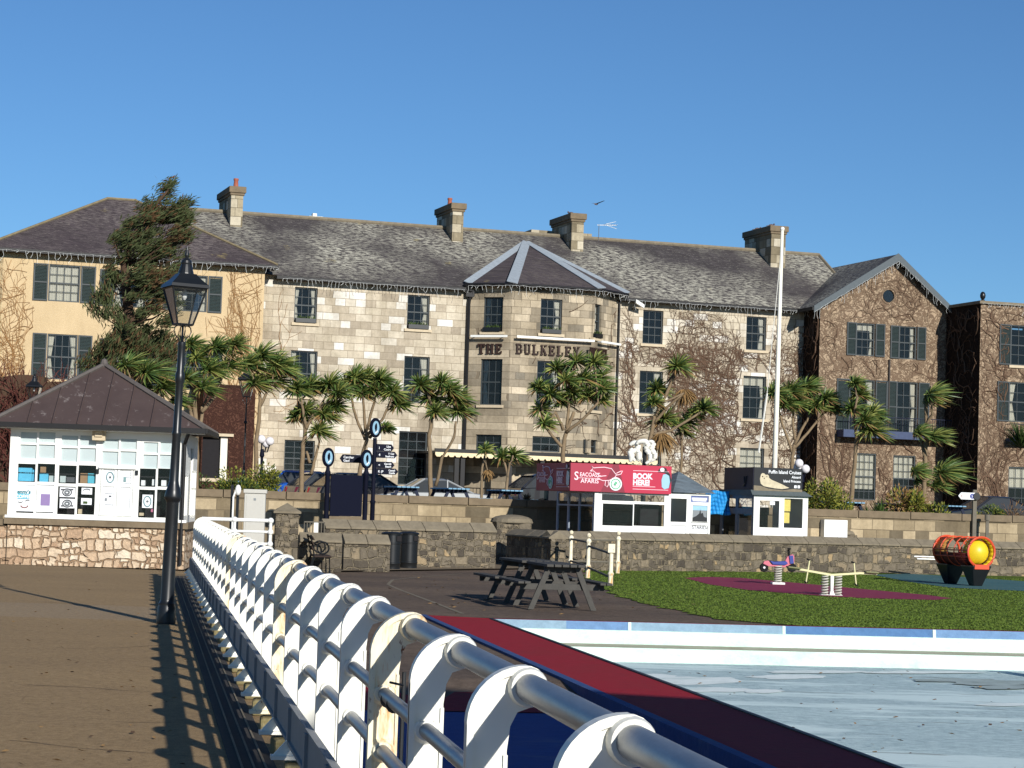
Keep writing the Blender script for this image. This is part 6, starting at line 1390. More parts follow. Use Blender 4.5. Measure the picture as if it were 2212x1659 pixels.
cordyline('many branched cabbage palm spreading wide behind the info board', 78, [[(776, 1030), (783, 985), (792, 950), (790, 925)], [(790, 950), (775, 915), (762, 880), (760, 855)], [(790, 935), (786, 890), (783, 850)], [(792, 930), (806, 880), (812, 850)], [(794, 940), (826, 905), (842, 870)], [(798, 945), (815, 930), (830, 920)]],
  [(748, 832, 34), (768, 815, 36), (793, 818, 38), (822, 822, 36), (848, 848, 34), (862, 875, 32), (806, 845, 30), (832, 925, 20), (780, 850, 30)], .25)
cordyline('twin trunked cabbage palm in front of the tall ground floor window', 74, [[(930, 1068), (929, 1000), (928, 940), (934, 890), (925, 850)], [(942, 1050), (955, 990), (980, 945), (985, 910)], [(932, 905), (950, 870), (962, 840)]],
  [(908, 832, 34), (930, 860, 38), (955, 828, 34), (940, 890, 30), (985, 860, 36), (990, 888, 36), (972, 842, 30)], .25)
cordyline('small slim cabbage palm with a dead tuft beside the veranda', 72, [[(1040, 1070), (1041, 1020), (1047, 985)]], [(1048, 972, 22), (1054, 1016, 13, 1)], .2, 100, .045)
cordyline('small double cabbage palm with bright heads left of the red booth', 72, [[(1095, 1066), (1096, 1030), (1090, 1000)], [(1096, 1035), (1102, 1000), (1108, 985)]], [(1086, 988, 30), (1110, 984, 30)], .3, 130, .05)
cordyline('big many headed cabbage palm covering the foot of the bay', 74, [[(1215, 1015), (1216, 968), (1222, 935), (1240, 890)], [(1214, 965), (1195, 945), (1176, 920), (1170, 870)], [(1225, 925), (1228, 880), (1226, 840)], [(1222, 935), (1260, 905), (1292, 870)], [(1218, 930), (1200, 890)]],
  [(1203, 796, 34), (1245, 782, 34), (1285, 784, 32), (1261, 818, 36), (1165, 838, 34), (1190, 852, 34), (1240, 850, 36), (1292, 820, 36), (1302, 842, 30), (1272, 855, 36), (1222, 822, 34), (1168, 885, 32), (1176, 915, 28), (1215, 868, 30), (1300, 865, 24)], .3, 140)
cordyline('cabbage palm with one tall head and brown skirt behind the red booth', 76, [[(1396, 1015), (1402, 960), (1415, 900), (1440, 850), (1462, 800)], [(1412, 915), (1440, 880), (1475, 850)], [(1406, 940), (1450, 930), (1515, 890)]],
  [(1463, 792, 36), (1420, 842, 32), (1479, 842, 24, 1), (1434, 905, 40), (1430, 935, 30, 1), (1412, 870, 24), (1520, 884, 32), (1500, 896, 24)], .15)
cordyline('thin dark cabbage palm left of the slate blue booth roof', 77, [[(1470, 1040), (1472, 990), (1474, 930)]], [(1484, 912, 28), (1466, 920, 24), (1478, 935, 22)], .1, 110, .05)
cordyline('broad branching cabbage palm directly behind the flagpole', 79, [[(1712, 1050), (1712, 985), (1718, 955)], [(1714, 985), (1695, 930), (1680, 880)], [(1716, 960), (1735, 920), (1760, 880)], [(1718, 950), (1712, 910), (1715, 870)], [(1714, 970), (1745, 935), (1785, 885)]],
  [(1672, 850, 34), (1707, 846, 36), (1742, 838, 34), (1722, 872, 32), (1784, 862, 30), (1762, 878, 30), (1798, 884, 24), (1692, 872, 30)], .35)
cordyline('cabbage palm in front of the left gable windows with low big head', 78, [[(1838, 1085), (1845, 1010), (1850, 955), (1862, 920)], [(1850, 960), (1845, 900), (1852, 860)]], [(1846, 828, 24), (1855, 852, 28), (1842, 884, 32), (1884, 895, 32), (1882, 930, 40), (1868, 910, 30)], .3)
cordyline('cabbage palm with its top head streaming sideways right of the balcony', 77, [[(1996, 1085), (1998, 1000), (2001, 930), (2000, 880), (1998, 862)], [(2001, 920), (2014, 895), (2012, 870)], [(1997, 985), (1990, 955), (1986, 935)], [(1999, 960), (2012, 945)], [(1997, 1040), (2020, 1025)]],
  [(2012, 852, 34), (2004, 864, 24), (1984, 935, 26), (2018, 944, 28), (2034, 1020, 42), (1978, 1018, 24), (1982, 1040, 20), (2020, 1050, 24)], .8)
# ---- bushes
def bush(label, P, rx_, ry_, rz_, n_, mats, size=.10, cat='shrub', group='shrubs along the terrace wall', name='shrub', up=.3, thin=.5):
    t_ = thing(name, label, cat, P, 0, group); g = MB(); lobes = [(U(-.75, .75) * rx_, U(-.6, .6) * ry_, U(.15, .75) * rz_, U(.35, .6)) for _ in range(max(4, int(rx_ * 5)))]
    for i in range(n_):
        lx, ly, lz, lr = random.choice(lobes); d = Vector((random.gauss(0, 1), random.gauss(0, 1), random.gauss(0, 1))).normalized(); k = rnd() ** .4
        c = Vector((lx + d.x * lr * min(rx_, 1) * k, ly + d.y * lr * min(ry_, 1) * k, max(.03, lz + d.z * lr * rz_ * k)))
        v = (d + Vector((0, 0, up))).normalized() * size * U(.6, 1.5); s_ = v.cross(Vector((U(-1, 1), U(-1, 1), U(-1, 1)))).normalized() * size * thin * .5
        g.add([c, c + v * .5 - s_, c + v, c + v * .5 + s_], [(0, 1, 2, 3)], random.choice((0, 0, 1)))
    g.build('foliage', [M[mats[0]], M[mats[1]]], t_, fix=False)
    g = MB()
    for i in range(5): g.tube([(U(-.3, .3) * rx_, U(-.3, .3) * ry_, -.05), (U(-.6, .6) * rx_, U(-.4, .4) * ry_, rz_ * .6)], [.02, .008], 4)
    g.build('stem', M['bark_dark'], t_); return t_
def tb(px_, D, z=TZ): p = atD(px_, 1060, D); return (p.x, p.y, z)
bush('bright yellow green hedge shrub above the grey cabinet', tb(545, 68.2), 1.1, .5, 1.05, 3000, ('leaf_y', 'leaf'), .09)
bush('green shrub left end of the terrace wall under the porch window', tb(495, 68), .9, .5, .85, 2200, ('leaf', 'leaf_y'), .09)
bush('low dark green shrub in the corner next to the kiosk', tb(437, 67.5), .6, .5, .8, 1400, ('leaf', 'bark_dark'), .09)
bush('golden green shrub immediately right of the black seal sign', tb(1770, 75), .55, .5, 1.25, 1800, ('leaf_y', 'leaf'), .12)
bush('olive shrub behind the left pair of right hand terrace tables', tb(1805, 75.5), .7, .5, 1.15, 1800, ('leaf_y', 'leaf'), .12)
bush('mixed gold and brown shrub below the balcony between two tables', tb(1968, 77), .8, .5, 1.15, 2000, ('leaf_brown', 'leaf_y'), .13)
bush('yellow green shrub by the foot of the sideways palm', tb(2008, 76.6), .6, .5, 1.1, 1500, ('leaf_y', 'leaf'), .12)
bush('low green cushion of plants right of the weathered sign post', tb(2135, 76.6, TZ + .3), .6, .4, .4, 900, ('leaf', 'leaf_y'), .08)
bush('tangle of dry stems at the far right of the terrace', tb(2188, 77, TZ), 1.0, .4, .75, 900, ('vine', 'leaf_brown'), .16, thin=.15)
def spiky(label, px_, D, r_, n_, mats=('leaf', 'palm_a'), z=TZ, gcat='shrub', grp='spiky plants on the terrace', yy=None):
    t_ = thing('spiky_plant', label, gcat, tb(px_, D, z), 0, grp); g = MB()
    for i in range(n_):
        az = U(0, 6.28); el = U(.15, 1.4); d = Vector((math.cos(az) * math.cos(el), math.sin(az) * math.cos(el), math.sin(el))); ln = r_ * U(.7, 1.2); s_ = d.cross(Vector((0, 0, 1))).normalized() * .028
        p = [Vector((0, 0, .05)) + d * ln * t3 - Vector((0, 0, 1)) * ln * t3 * t3 * .25 for t3 in (0, .5, 1)]
        g.add([p[0] - s_, p[0] + s_, p[1] - s_, p[1] + s_, p[2]], [(0, 1, 3, 2), (2, 3, 4)], i % 2)
    g.build('leaves', [M[mats[0]], M[mats[1]]], t_, fix=False); return t_
spiky('dark green spiky yucca left of the middle gable ground floor window', 1903, 77, 1.15, 130); spiky('second dark spiky plant under the gable balcony', 1880, 76.2, .8, 90)
spiky('tawny dried spiky plant beneath the right gable window', 1945, 77.5, 1.1, 110, ('leaf_brown', 'vine')); spiky('brown dried spiky plant left of the small slim palm', 1020, 72, .6, 100, ('leaf_brown', 'vine'), TZ)
spiky('dark agave with long curved arms by the porch window', 482, 69.5, .75, 26, ('leaf', 'leaf'), TZ + .35); spiky('dark evergreen spray at the far right edge against the end block', 2203, 80, 1.4, 160, ('leaf', 'leaf'), 4.2)
spiky('dry flower stems on the wall left of the red booth', 1138, 69.3, .35, 60, ('leaf_brown', 'vine'), 1.65)
# dark brown leafless thicket behind the kiosk
def thicket(label, D, pts, n_, h, mat, r_=.03, cat='hedge'):
    B = tb(pts[0], D); t_ = thing('thicket', label, cat, B, 0, None); g = MB(); x1 = tb(pts[1], D)[0] - B[0]
    for i in range(n_):
        x = U(0, x1); y = U(0, 1.2); top = h(x / x1); p = Vector((x, y, U(0, top * .6))); P = [p.copy()]; d = Vector((U(-.5, .5), U(-.3, .3), U(.3, 1))).normalized()
        for k in range(7): d = (d + Vector((U(-.5, .5), U(-.4, .4), U(-.3, .35)))).normalized(); p = p + d * .28; p.z = min(p.z, top * U(.95, 1.05)); P.append(p.copy())
        g.tube(P, [r_ * (1 - .1 * k) * .6 for k in range(8)], 3, cap=False)
    g.build('twigs', [M[mat]], t_, fix=False); g = MB()
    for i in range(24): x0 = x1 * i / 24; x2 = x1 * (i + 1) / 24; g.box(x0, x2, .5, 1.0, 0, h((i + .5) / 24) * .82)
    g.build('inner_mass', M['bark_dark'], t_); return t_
thicket('dark brown leafless thicket behind the left slope of the kiosk roof', 70, (-60, 215), 900, lambda f: 3.3 + 1.3 * math.sin(f * 2.6) + (1.2 - 2 * f if f < .5 else 0), 'vine_red', .04)
# ---- windswept conifer
CD = 72; cb = tb(290, CD); ct = thing('conifer', 'tall windswept dark conifer leaning right behind the kiosk and lamp', 'tree', cb); O = Vector(cb)
def cp(x, y, d=0): return atD(x * .27282, 356.6 + y * .27282, CD + d) - O
g = MB(); TR = [cp(1040, 2000), cp(1040, 1450), cp(1030, 1250), cp(1000, 1000), cp(985, 780), cp(1040, 600), cp(1150, 420), cp(1260, 280), cp(1340, 190)]
g.tube(TR, [.24, .22, .19, .16, .14, .12, .09, .06, .03], 8)
OUT = [(1290, 150), (1390, 140), (1405, 230), (1440, 260), (1420, 310), (1520, 285), (1500, 390), (1470, 420), (1490, 540), (1440, 640), (1420, 800), (1400, 950), (1380, 1080), (1390, 1160), (1300, 1290), (1200, 1250), (1120, 1340), (1000, 1330), (870, 1320), (820, 1240), (720, 1190), (745, 1080), (770, 1010), (760, 960), (800, 880), (790, 840), (900, 790), (960, 720), (900, 640), (890, 600), (960, 520), (985, 440), (1030, 320), (1110, 300), (1200, 300), (1265, 230)]
LOW = [(800, 1380), (960, 1350), (1120, 1380), (1300, 1340), (1400, 1400), (1390, 1600), (1200, 1700), (900, 1660), (620, 1660), (640, 1590), (780, 1480)]
g2 = MB(); limbs = []
def clump(cx, cy, d, r_px, dirx, brown):
    c = cp(cx, cy, d); r_ = r_px * .27282 / F * CD; main_ = Vector((dirx, 0, .55)).normalized()
    for i in range(80):
        q_ = c + Vector((random.gauss(0, .42) * r_, random.gauss(0, .5) * r_, random.gauss(0, .3) * r_)) + main_ * U(-.5, .6) * r_
        v = (main_ + Vector((random.gauss(0, .38), random.gauss(0, .45), random.gauss(0, .3)))).normalized() * U(.14, .32); s_ = v.cross(Vector((U(-1, 1), U(-1, 1), U(-1, 1)))).normalized() * U(.012, .026)
        g2.add([q_, q_ + v * .55 - s_, q_ + v, q_ + v * .55 + s_], [(0, 1, 2, 3)], 1 if rnd() < brown else 0)
n = 0
while n < 230:
    x, y = U(700, 1530), U(130, 1350)
    if not inpoly(x, y, OUT): continue
    if mnoise.noise(Vector((x * .009, y * .013, 3))) < -.06: continue
    d = U(-1, 1) * (.5 + 1.0 * (y / 1300)); brn = .6 if (mnoise.noise(Vector((x * .006, y * .006, 9))) > .05 and 1150 < x < 1420 and y > 350) else .12
    clump(x, y, d, U(42, 78), .9 if y < 900 else .5 * (1 if x > 1000 else -1) + .4, brn); n += 1
    if n % 4 == 0:
        c = cp(x, y, d); k = min(TR, key=lambda q_: (q_ - c).length + (1.2 if q_.z > c.z else 0)); g.tube([k, (k + c) / 2 + Vector((0, 0, -.15)), c], [.05, .03, .012], 4)
n = 0
while n < 110:
    x, y = U(600, 1400), U(1330, 1700)
    if not inpoly(x, y, LOW): continue
    clump(x, y, U(-1, 1.2), U(60, 90), .3, .25); n += 1
g.build('trunk', M['bark_dark'], ct, smooth=True, fix=False); g2.build('crown', [M['pine'], M['pine_brown']], ct, fix=False)

# ================================================================ picnic tables
def picnic(mtop, mleg, label, group=None):
    t_ = thing('picnic_table', label, 'picnic table', (0, 0, 0), 0, group); L = 1.95; hw = .36
    for i in range(5): x = -hw + i * .148; g = MB(); g.box(x, x + .128, 0, L, .715, .76); g.build('table_plank', mtop, t_, bevel=.008)
    for s_ in (-1, 1):
        for k in (0, 1): x = s_ * .66 + (k * .125 if s_ > 0 else -k * .125 - .105); g = MB(); g.box(x, x + .11, .0, L, .43, .47); g.build('seat_plank', mtop, t_, bevel=.008)
    for y in (.22, L - .28):
        g = MB()
        g.box(-.80, .80, y + .05, y + .095, .33, .43); g.box(-.35, .35, y + .05, y + .095, .62, .715); g.build('cross_beam', mleg, t_, bevel=.005)
        for s_ in (-1, 1):
            g = MB(); x0, x1 = s_ * .60, s_ * .26; w = .055
            g.hexa([(x0 - w, y, 0), (x0 + w, y, 0), (x0 + w, y + .048, 0), (x0 - w, y + .048, 0)], [(x1 - w, y, .72), (x1 + w, y, .72), (x1 + w, y + .048, .72), (x1 - w, y + .048, .72)]); g.build('leg', mleg, t_, bevel=.005)
    g = MB(); g.box(-.03, .03, .3, L - .3, .6, .64); g.build('brace', mleg, t_); return t_
pt = picnic(M['wood'], M['wood'], 'nearer of two dark grey wooden picnic tables on the tarmac beside the paddling pool'); PO = onZ(1220, 1319.5, GZ); pt.location = (PO.x, PO.y, GZ); pt.rotation_euler = (0, 0, R(10.5)); pt.scale = (.93, .96, 1.04)
P2t = copy_tree(pt); P2t.location = (pt.location.x - .42, PO.y + 2.12, GZ); P2t.rotation_euler = (0, 0, R(13)); P2t['label'] = 'second dark grey picnic table standing end to end behind the nearer one'; pt['group'] = P2t['group'] = 'dark picnic tables by the pool'
bt = picnic(M['bluewood'], M['navywood'], 'x', 'blue picnic tables on the hotel terrace')
spots = [(535, 69.5, 'pale blue topped terrace table peeping over the cabinet', 1.02), (882, 70.0, 'blue terrace table in front of the silver car', 1), (992, 70.5, 'blue terrace table between two palm trunks right of the silver car', 1), (1107, 71, 'blue terrace table left of the red booth', 1), (1850, 76.5, 'leftmost blue terrace table under the gabled wing', 1), (1965, 77.3, 'middle blue terrace table under the gabled wing', 1), (2068, 78, 'blue terrace table in front of the black car at right', 1)]
for i, (px_, D, lb_, s_) in enumerate(spots):
    o = bt if i == 0 else copy_tree(bt); o.location = tb(px_, D, TZ); o.rotation_euler = (0, 0, R(18 + U(-6, 6))); o['label'] = lb_

# ================================================================ cars
def car(label, P, yaw, paint, kind='hatch', group='cars parked on the terrace'):
    t_ = thing('parked_car', label, 'car', P, yaw, group); L, W = 4.3, 1.78
    body = [(0, .3), (-.02, .55), (.05, .8), (.9, .93), (1.35, .97), (3.6, 1.0), (4.2, .95), (4.3, .7), (4.28, .35), (3.9, .22), (.4, .22)]
    g = MB(); n_ = len(body)
    lay = [(-W / 2, .96), (-W / 2 + .06, 1.0), (W / 2 - .06, 1.0), (W / 2, .96)]; vs = []; cxm, czm = 2.15, .6
    for y, k in lay: vs += [(cxm + (x - cxm) * (k if k == 1 else .975), y, czm + (z - czm) * (k if k == 1 else .93)) for x, z in body]
    fs = [tuple(range(n_)), tuple(range(4 * n_ - 1, 3 * n_ - 1, -1))]
    for j in range(3): fs += [(j * n_ + i, (j + 1) * n_ + i, (j + 1) * n_ + (i + 1) % n_, j * n_ + (i + 1) % n_) for i in range(n_)]
    g.add(vs, fs); g.build('body', paint, t_, smooth='auto')
    rear = 4.12 if kind == 'hatch' else 3.7
    base = [(1.15, .95), (rear, .97)]; top = [(1.95, 1.44), (rear - .55 if kind == 'hatch' else rear - .95, 1.42)]; midx = [(1.5, 1.2)]
    g = MB(); yb, yt = W / 2 - .08, W / 2 - .27
    lo_ = [(base[0][0], -yb, base[0][1]), (base[1][0], -yb, base[1][1]), (base[1][0], yb, base[1][1]), (base[0][0], yb, base[0][1])]; hi_ = [(top[0][0], -yt, top[0][1]), (top[1][0], -yt, top[1][1]), (top[1][0], yt, top[1][1]), (top[0][0], yt, top[0][1])]
    g.hexa(lo_, hi_); g.build('windows', M['carglass'], t_)
    g = MB(); x0, x1 = top[0][0] - .06, top[1][0] + .1
    g.hexa([(x0, -yt - .03, 1.405), (x1, -yt - .03, 1.40), (x1, yt + .03, 1.40), (x0, yt + .03, 1.405)], [(x0 + .15, -yt + .08, 1.475), (x1 - .2, -yt + .08, 1.47), (x1 - .2, yt - .08, 1.47), (x0 + .15, yt - .08, 1.475)]); g.build('roof', paint, t_, smooth='auto', bevel=.02)
    for s_ in (-1, 1):
        for a, b in ((lo_[0], hi_[0]), (lo_[1], hi_[1])): g = MB(); g.tube([(a[0], s_ * (abs(a[1]) + .01), a[2]), (b[0], s_ * (abs(b[1]) + .012), b[2])], .035, 6); g.build('pillar', paint, t_)
        xm = 2.75; g = MB(); g.tube([(xm, s_ * (yb + .005), .96), (xm + .02, s_ * (yt + .012), 1.43)], .03, 6); g.build('pillar', paint, t_)
    for x in (.82, 3.42):
        for s_ in (-1, 1):
            g = MB(); g.lathe([(.2, -.1), (.31, -.1), (.33, -.06), (.33, .06), (.31, .1), (.2, .1)], (x, s_ * (W / 2 - .1), .33), 20, axis='y'); wh_ = g.build('wheel', M['tyre'], t_, smooth='auto'); g = MB(); g.lathe([(.2, -.07), (.2, .07)], (x, s_ * (W / 2 - .06), .33), 16, axis='y'); g.build('rim', M['rim'], wh_)
    for s_ in (-1, 1):
        g = MB(); g.hexa([(4.16, s_ * .5 - .02, .72), (4.32, s_ * .5, .7), (4.25, s_ * .86, .7), (4.02, s_ * .89, .74)], [(4.14, s_ * .5 - .02, .9), (4.26, s_ * .5, .9), (4.2, s_ * .84, .9), (3.98, s_ * .86, .93)]); g.build('tail_light', M['redlamp'], t_)
        g = MB(); g.ball((.16, s_ * .66, .7), .13, 10, sc=(.6, 1.3, .6)); g.build('headlight', M['globe'], t_, smooth=True)
        g = MB(); g.ball((1.55, s_ * (W / 2 + .06), 1.0), .1, 8, sc=(.6, 1, .7)); g.build('door_mirror', paint, t_, smooth=True)
    g = MB(); g.box(4.27, 4.315, -.26, .26, .52, .64); g.build('number_plate', M['white_flat'], t_); return t_
def put(o, px_, D, dz=-.15): o.location = tb(px_, D, TZ + dz)
put(car('bright blue hatchback parked nearest the red brown porch', (0, 0, 0), R(208), M['car_blue']), 782, 86)
put(car('dark grey car between the blue car and the black one', (0, 0, 0), R(206), M['car_grey']), 856, 83.6, -.22)
put(car('black car with red tail lamp nearest the info board', (0, 0, 0), R(204), M['car_black']), 912, 81.4, -.22)
put(car('silver saloon seen side on between info board and palm trunk', (0, 0, 0), R(14), M['car_silver'], 'saloon'), 792, 77.5, -.35)
put(car('black car parked below the end block behind the weathered post', (0, 0, 0), R(16), M['car_black'], 'saloon'), 2030, 86, -.25)
put(car('dark car half hidden by the left end of the red booth sign', (0, 0, 0), R(200), M['car_black']), 1350, 77, -.1)

# ================================================================ info board, finger post
def roundel(par, x, z, r_, y=0):
    g = MB(); g.lathe([(r_ * .74, -.03), (r_, -.03), (r_ * 1.03, 0), (r_, .03), (r_ * .74, .03), (r_ * .74, -.03)], (0, 0, 0), 28, axis='y', cap=False)
    for i in range(len(g.v)): a, b, c = g.v[i]; g.v[i] = (x + a, y + b, z + c)
    rg_ = g.build('roundel', M['navy'], par, smooth='auto')
    g = MB(); g.lathe([(r_ * .76, -.012), (r_ * .76, .012)], (x, y, z), 24, axis='y'); g.build('disc', M['emblem'], rg_)
    g = MB(); q_ = [(-.05, .42), (.12, .5), (.2, .36), (.26, .1), (.2, -.2), (.1, -.46), (-.06, -.3), (-.2, -.05), (-.2, .22)]; q_ = [(x + a * r_, z + b * r_) for a, b in q_]
    g.prism(q_, y - .02, y - .013); g.build('bird_emblem', M['navy'], rg_)
    g = MB(); g.tube([(x - .1 * r_, y - .018, z - .6 * r_), (x + .3 * r_, y - .018, z - .3 * r_), (x + .4 * r_, y - .018, z - .45 * r_)], .018, 4); g.build('wave_emblem', M['white_flat'], rg_); return rg_
IB = tb(706.5, 62, 0); ifr = Fr(IB, 18); ib = thing('information_board', 'plain dark navy information board between two posts topped by blue roundels', 'notice board', IB, ifr.yaw)
ia = ifr.px(790, 1050)[0]; zi = lambda y, x=745: ifr.px(x, y)[1]
for x, yb_, yr in ((0, 1008, 988), (ia, 1010, 992)):
    g = MB(); zt_ = zi(yb_ + 4, 710 if x == 0 else 790); g.lathe([(.07, 0), (.07, zt_ * .93), (.085, zt_ * .94), (.085, zt_ * .96), (.06, zt_ * .98), (.05, zt_ + .05)], (x, 0, 0), 14); g.build('post', M['navy'], ib, smooth='auto')
    rr = .268; rd = roundel(ib, x, zi(yr, 710 if x == 0 else 790), rr)
    # roundels are turned away from the board
    for o in [rd] + list(rd.children):
        o.data.transform(Matrix.Translation((x, 0, 0)) @ Matrix.Rotation(R(42), 4, 'Z') @ Matrix.Translation((-x, 0, 0)))
g = MB(); z1, z0 = zi(1026), zi(1115); g.box(.1, ia - .1, -.03, .03, z0, z1); g.build('panel', plain('blank_navy_panel', S(17, 20, 36), .85, var=.08, spec=.1), ib)
g = MB(); g.box(.08, ia - .08, -.05, .05, z0 - .1, z0 - .01); g.build('sill', M['cap'], ib)
FP = tb(806, 63, 0); ff = Fr(FP, 18); fp = thing('finger_post', 'navy finger post with five direction arms and a blue roundel on top', 'sign post', FP, ff.yaw)
zf = lambda y: ff.px(806, y)[1]
g = MB(); zt_ = zf(946); g.lathe([(.07, 0), (.07, 1.5), (.085, 1.52), (.085, 1.56), (.06, 1.58), (.058, zt_)], n=14); g.build('post', M['navy'], fp, smooth='auto')
rd = roundel(fp, 0, zf(924), .28)
for o in [rd] + list(rd.children): o.data.transform(Matrix.Rotation(R(45), 4, 'Z'))
def finger(y0, y1, xe, words, side, sym=''):
    a = ff.px(xe, (y0 + y1) / 2)[0]; z1, z0 = zf(y0), zf(y1); zm = (z0 + z1) / 2; g = MB(); s_ = 1 if a > 0 else -1
    g.prism([(.06 * s_, z0), (a - .08 * s_, z0), (a, zm), (a - .08 * s_, z1), (.06 * s_, z1)], -.02, .02); f = g.build('direction_arm', M['navy'], fp)
    hh_ = (z1 - z0); x = a - .1 * s_
    for k, w_ in enumerate(words): text('lettering', w_, hh_ * .40, M['white_flat'], f, frontM(x, -.024, z0 + hh_ * (.54 - .41 * k)), 'RIGHT' if s_ > 0 else 'LEFT', .002, .002)
    if sym: text('symbol', sym, hh_ * .5, M['white_flat'], f, frontM(.12 * s_, -.024, z0 + hh_ * .3), 'LEFT' if s_ > 0 else 'RIGHT', .002, .002)
finger(984, 1001.5, 734, ('Carchar', 'Gaol'), -1)
finger(958.5, 974, 851, ('Llys', 'Court'), 1, 'i'); finger(974.2, 988.5, 858, ('Y Cei', 'Seafront'), 1, '4')
finger(996.5, 1010.5, 852, ('Gerddi', 'Beach'), 1, '<'); finger(1010.7, 1024, 860, ('Castell', 'Castle'), 1, 'K (P')
# ---- grey cabinet, black post by the railing
CB = tb(526, 55, 0); cf = Fr((CB[0], CB[1], GZ), 4); cw = cf.px(575, 1100)[0]; cz = cf.px(550, 1057)[1]; cb_ = thing('utility_cabinet', 'tall pale grey metal utility cabinet standing behind the pier railing', 'cabinet', cf.O, cf.yaw)
g = MB(); g.box(.03, cw - .03, 0, .4, 0, cz - .1); g.build('body', M['cabinet'], cb_, bevel=.012)
g = MB(); g.box(0, cw, -.04, .44, cz - .1, cz); g.build('lid', M['cabinet'], cb_, bevel=.012)
g = MB(); g.box(.08, cw - .08, -.008, 0, .15, cz - .16); g.build('door', M['cabinet'], cb_, bevel=.006)
g = MB(); g.box(cw * .45, cw * .55, -.014, -.008, cz - .28, cz - .22); g.build('badge', M['greyp'], cb_)
BP = tb(507, 50, 0); t_ = thing('barrier_post', 'black metal barrier post with a white pole left of the grey cabinet', 'post', (BP[0], BP[1], 0)); bf_ = Fr(t_.location, 0); zt_ = bf_.px(507, 1047)[1]
g = MB(); g.box(-.09, -.03, 0, .08, -.1, zt_); g.box(.04, .1, 0, .08, -.1, zt_ - .1); g.box(-.03, .04, .02, .06, zt_ * .5, zt_ * .55); g.box(-.14, -.09, 0, .1, -.1, .6); g.build('frame', M['black'], t_)
g = MB(); g.tube([(-.01, -.12, -.1), (-.01, -.12, zt_ - .28), (.05, -.12, zt_ - .1)], .022, 8); g.ball((.09, -.1, zt_ - .12), .09, 10, sc=(.8, .8, 1.4)); g.build('pole', M['white'], t_, smooth='auto')
# small iron railing by the stub wall
RP = tb(660, 57.5, 0); t_ = thing('iron_railing', 'little iron railing with a white box fixed to it behind the bench', 'railing', (RP[0], RP[1], GZ)); rf_ = Fr(t_.location, 0); w = rf_.px(702, 1140)[0]; z1 = rf_.px(680, 1128)[1]
g = MB(); x = 0
while x <= w: g.tube([(x, 0, 0), (x, 0, z1)], .012, 4, cap=False); x += .075
g.tube([(0, 0, z1), (w, 0, z1)], .02, 5); g.build('bars', M['bark_post'], t_); g = MB(); g.box(w * .48, w * .68, -.06, -.01, z1 - .4, z1 - .01); g.build('box', M['white'], t_)
# ---- black bench with ring arms
BO = onZ(676, 1240, GZ); t_ = thing('bench', 'black bench with round ring arm rest against the stub wall', 'bench', (BO.x, BO.y, GZ), R(99))
g = MB(); g.box(0, 1.3, -.42, -.02, .4, .44); g.build('seat', M['wood_dark'], t_)
g = MB(); 
for z in (.56, .68, .8): g.hexa([(0, -.02, z), (1.3, -.02, z), (1.3, .01, z), (0, .01, z)], [(0, .03, z + .09), (1.3, .03, z + .09), (1.3, .06, z + .09), (0, .06, z + .09)])
g.build('backrest', M['wood_dark'], t_)
for x in (.05, 1.25):
    g = MB(); g.tube([(x, -.4, 0), (x, -.38, .4), (x, -.02, .42), (x, .08, .92)], .028, 6); g.tube([(x, -.02, .42), (x, .1, 0)], .028, 6); g.tube([(x, -.22 + .14 * math.cos(a * .4), .62 + .14 * math.sin(a * .4)) for a in range(17)], .022, 6); g.build('arm_rest', M['black'], t_)
# ---- litter bins
def bin_(label, P, s_=1.0):
    t_ = thing('litter_bin', label, 'litter bin', P, R(20), 'black litter bins by the wall'); g = MB(); r_ = .27 * s_; h = 1.0 * s_
    g.lathe([(r_ * .94, 0), (r_ * .94, .04), (r_ * .9, .05), (r_ * .92, .16), (r_ * .95, .17), (r_ * .95, .19), (r_ * .92, .2), (r_ * .93, h * .68), (r_ * .97, h * .69), (r_ * .97, h * .71), (r_ * .93, h * .72), (r_ * .93, h * .93)], n=28); g.build('body', M['black'], t_, smooth='auto')
    g = MB(); g.lathe([(r_ * 1.04, 0), (r_ * 1.05, .03), (r_ * .95, .055), (r_ * .6, .075)], (0, 0, h * .93), 28); g.build('lid', M['black'], t_, smooth='auto')
    g = MB(); g.hexa([(.06, -r_ - .003, h * .76), (.2, -r_ * .82, h * .76), (.2, -r_ * .7, h * .76), (.06, -r_ * .85, h * .76)], [(.06, -r_ - .003, h * .9), (.2, -r_ * .82, h * .9), (.2, -r_ * .7, h * .9), (.06, -r_ * .85, h * .9)]); g.build('opening', M['darkin'], t_); return t_
for (px_, yb_, lb_) in ((881, 1229, 'large black round litter bin, rightmost of the three by the wall'), (844, 1231, 'black litter bin half hidden behind the stub wall end'), (822, 1222, 'black litter bin of which only the lid shows over the stub wall')):
    P = onZ(px_, yb_, GZ); bin_(lb_, (P.x, P.y, GZ), .98)
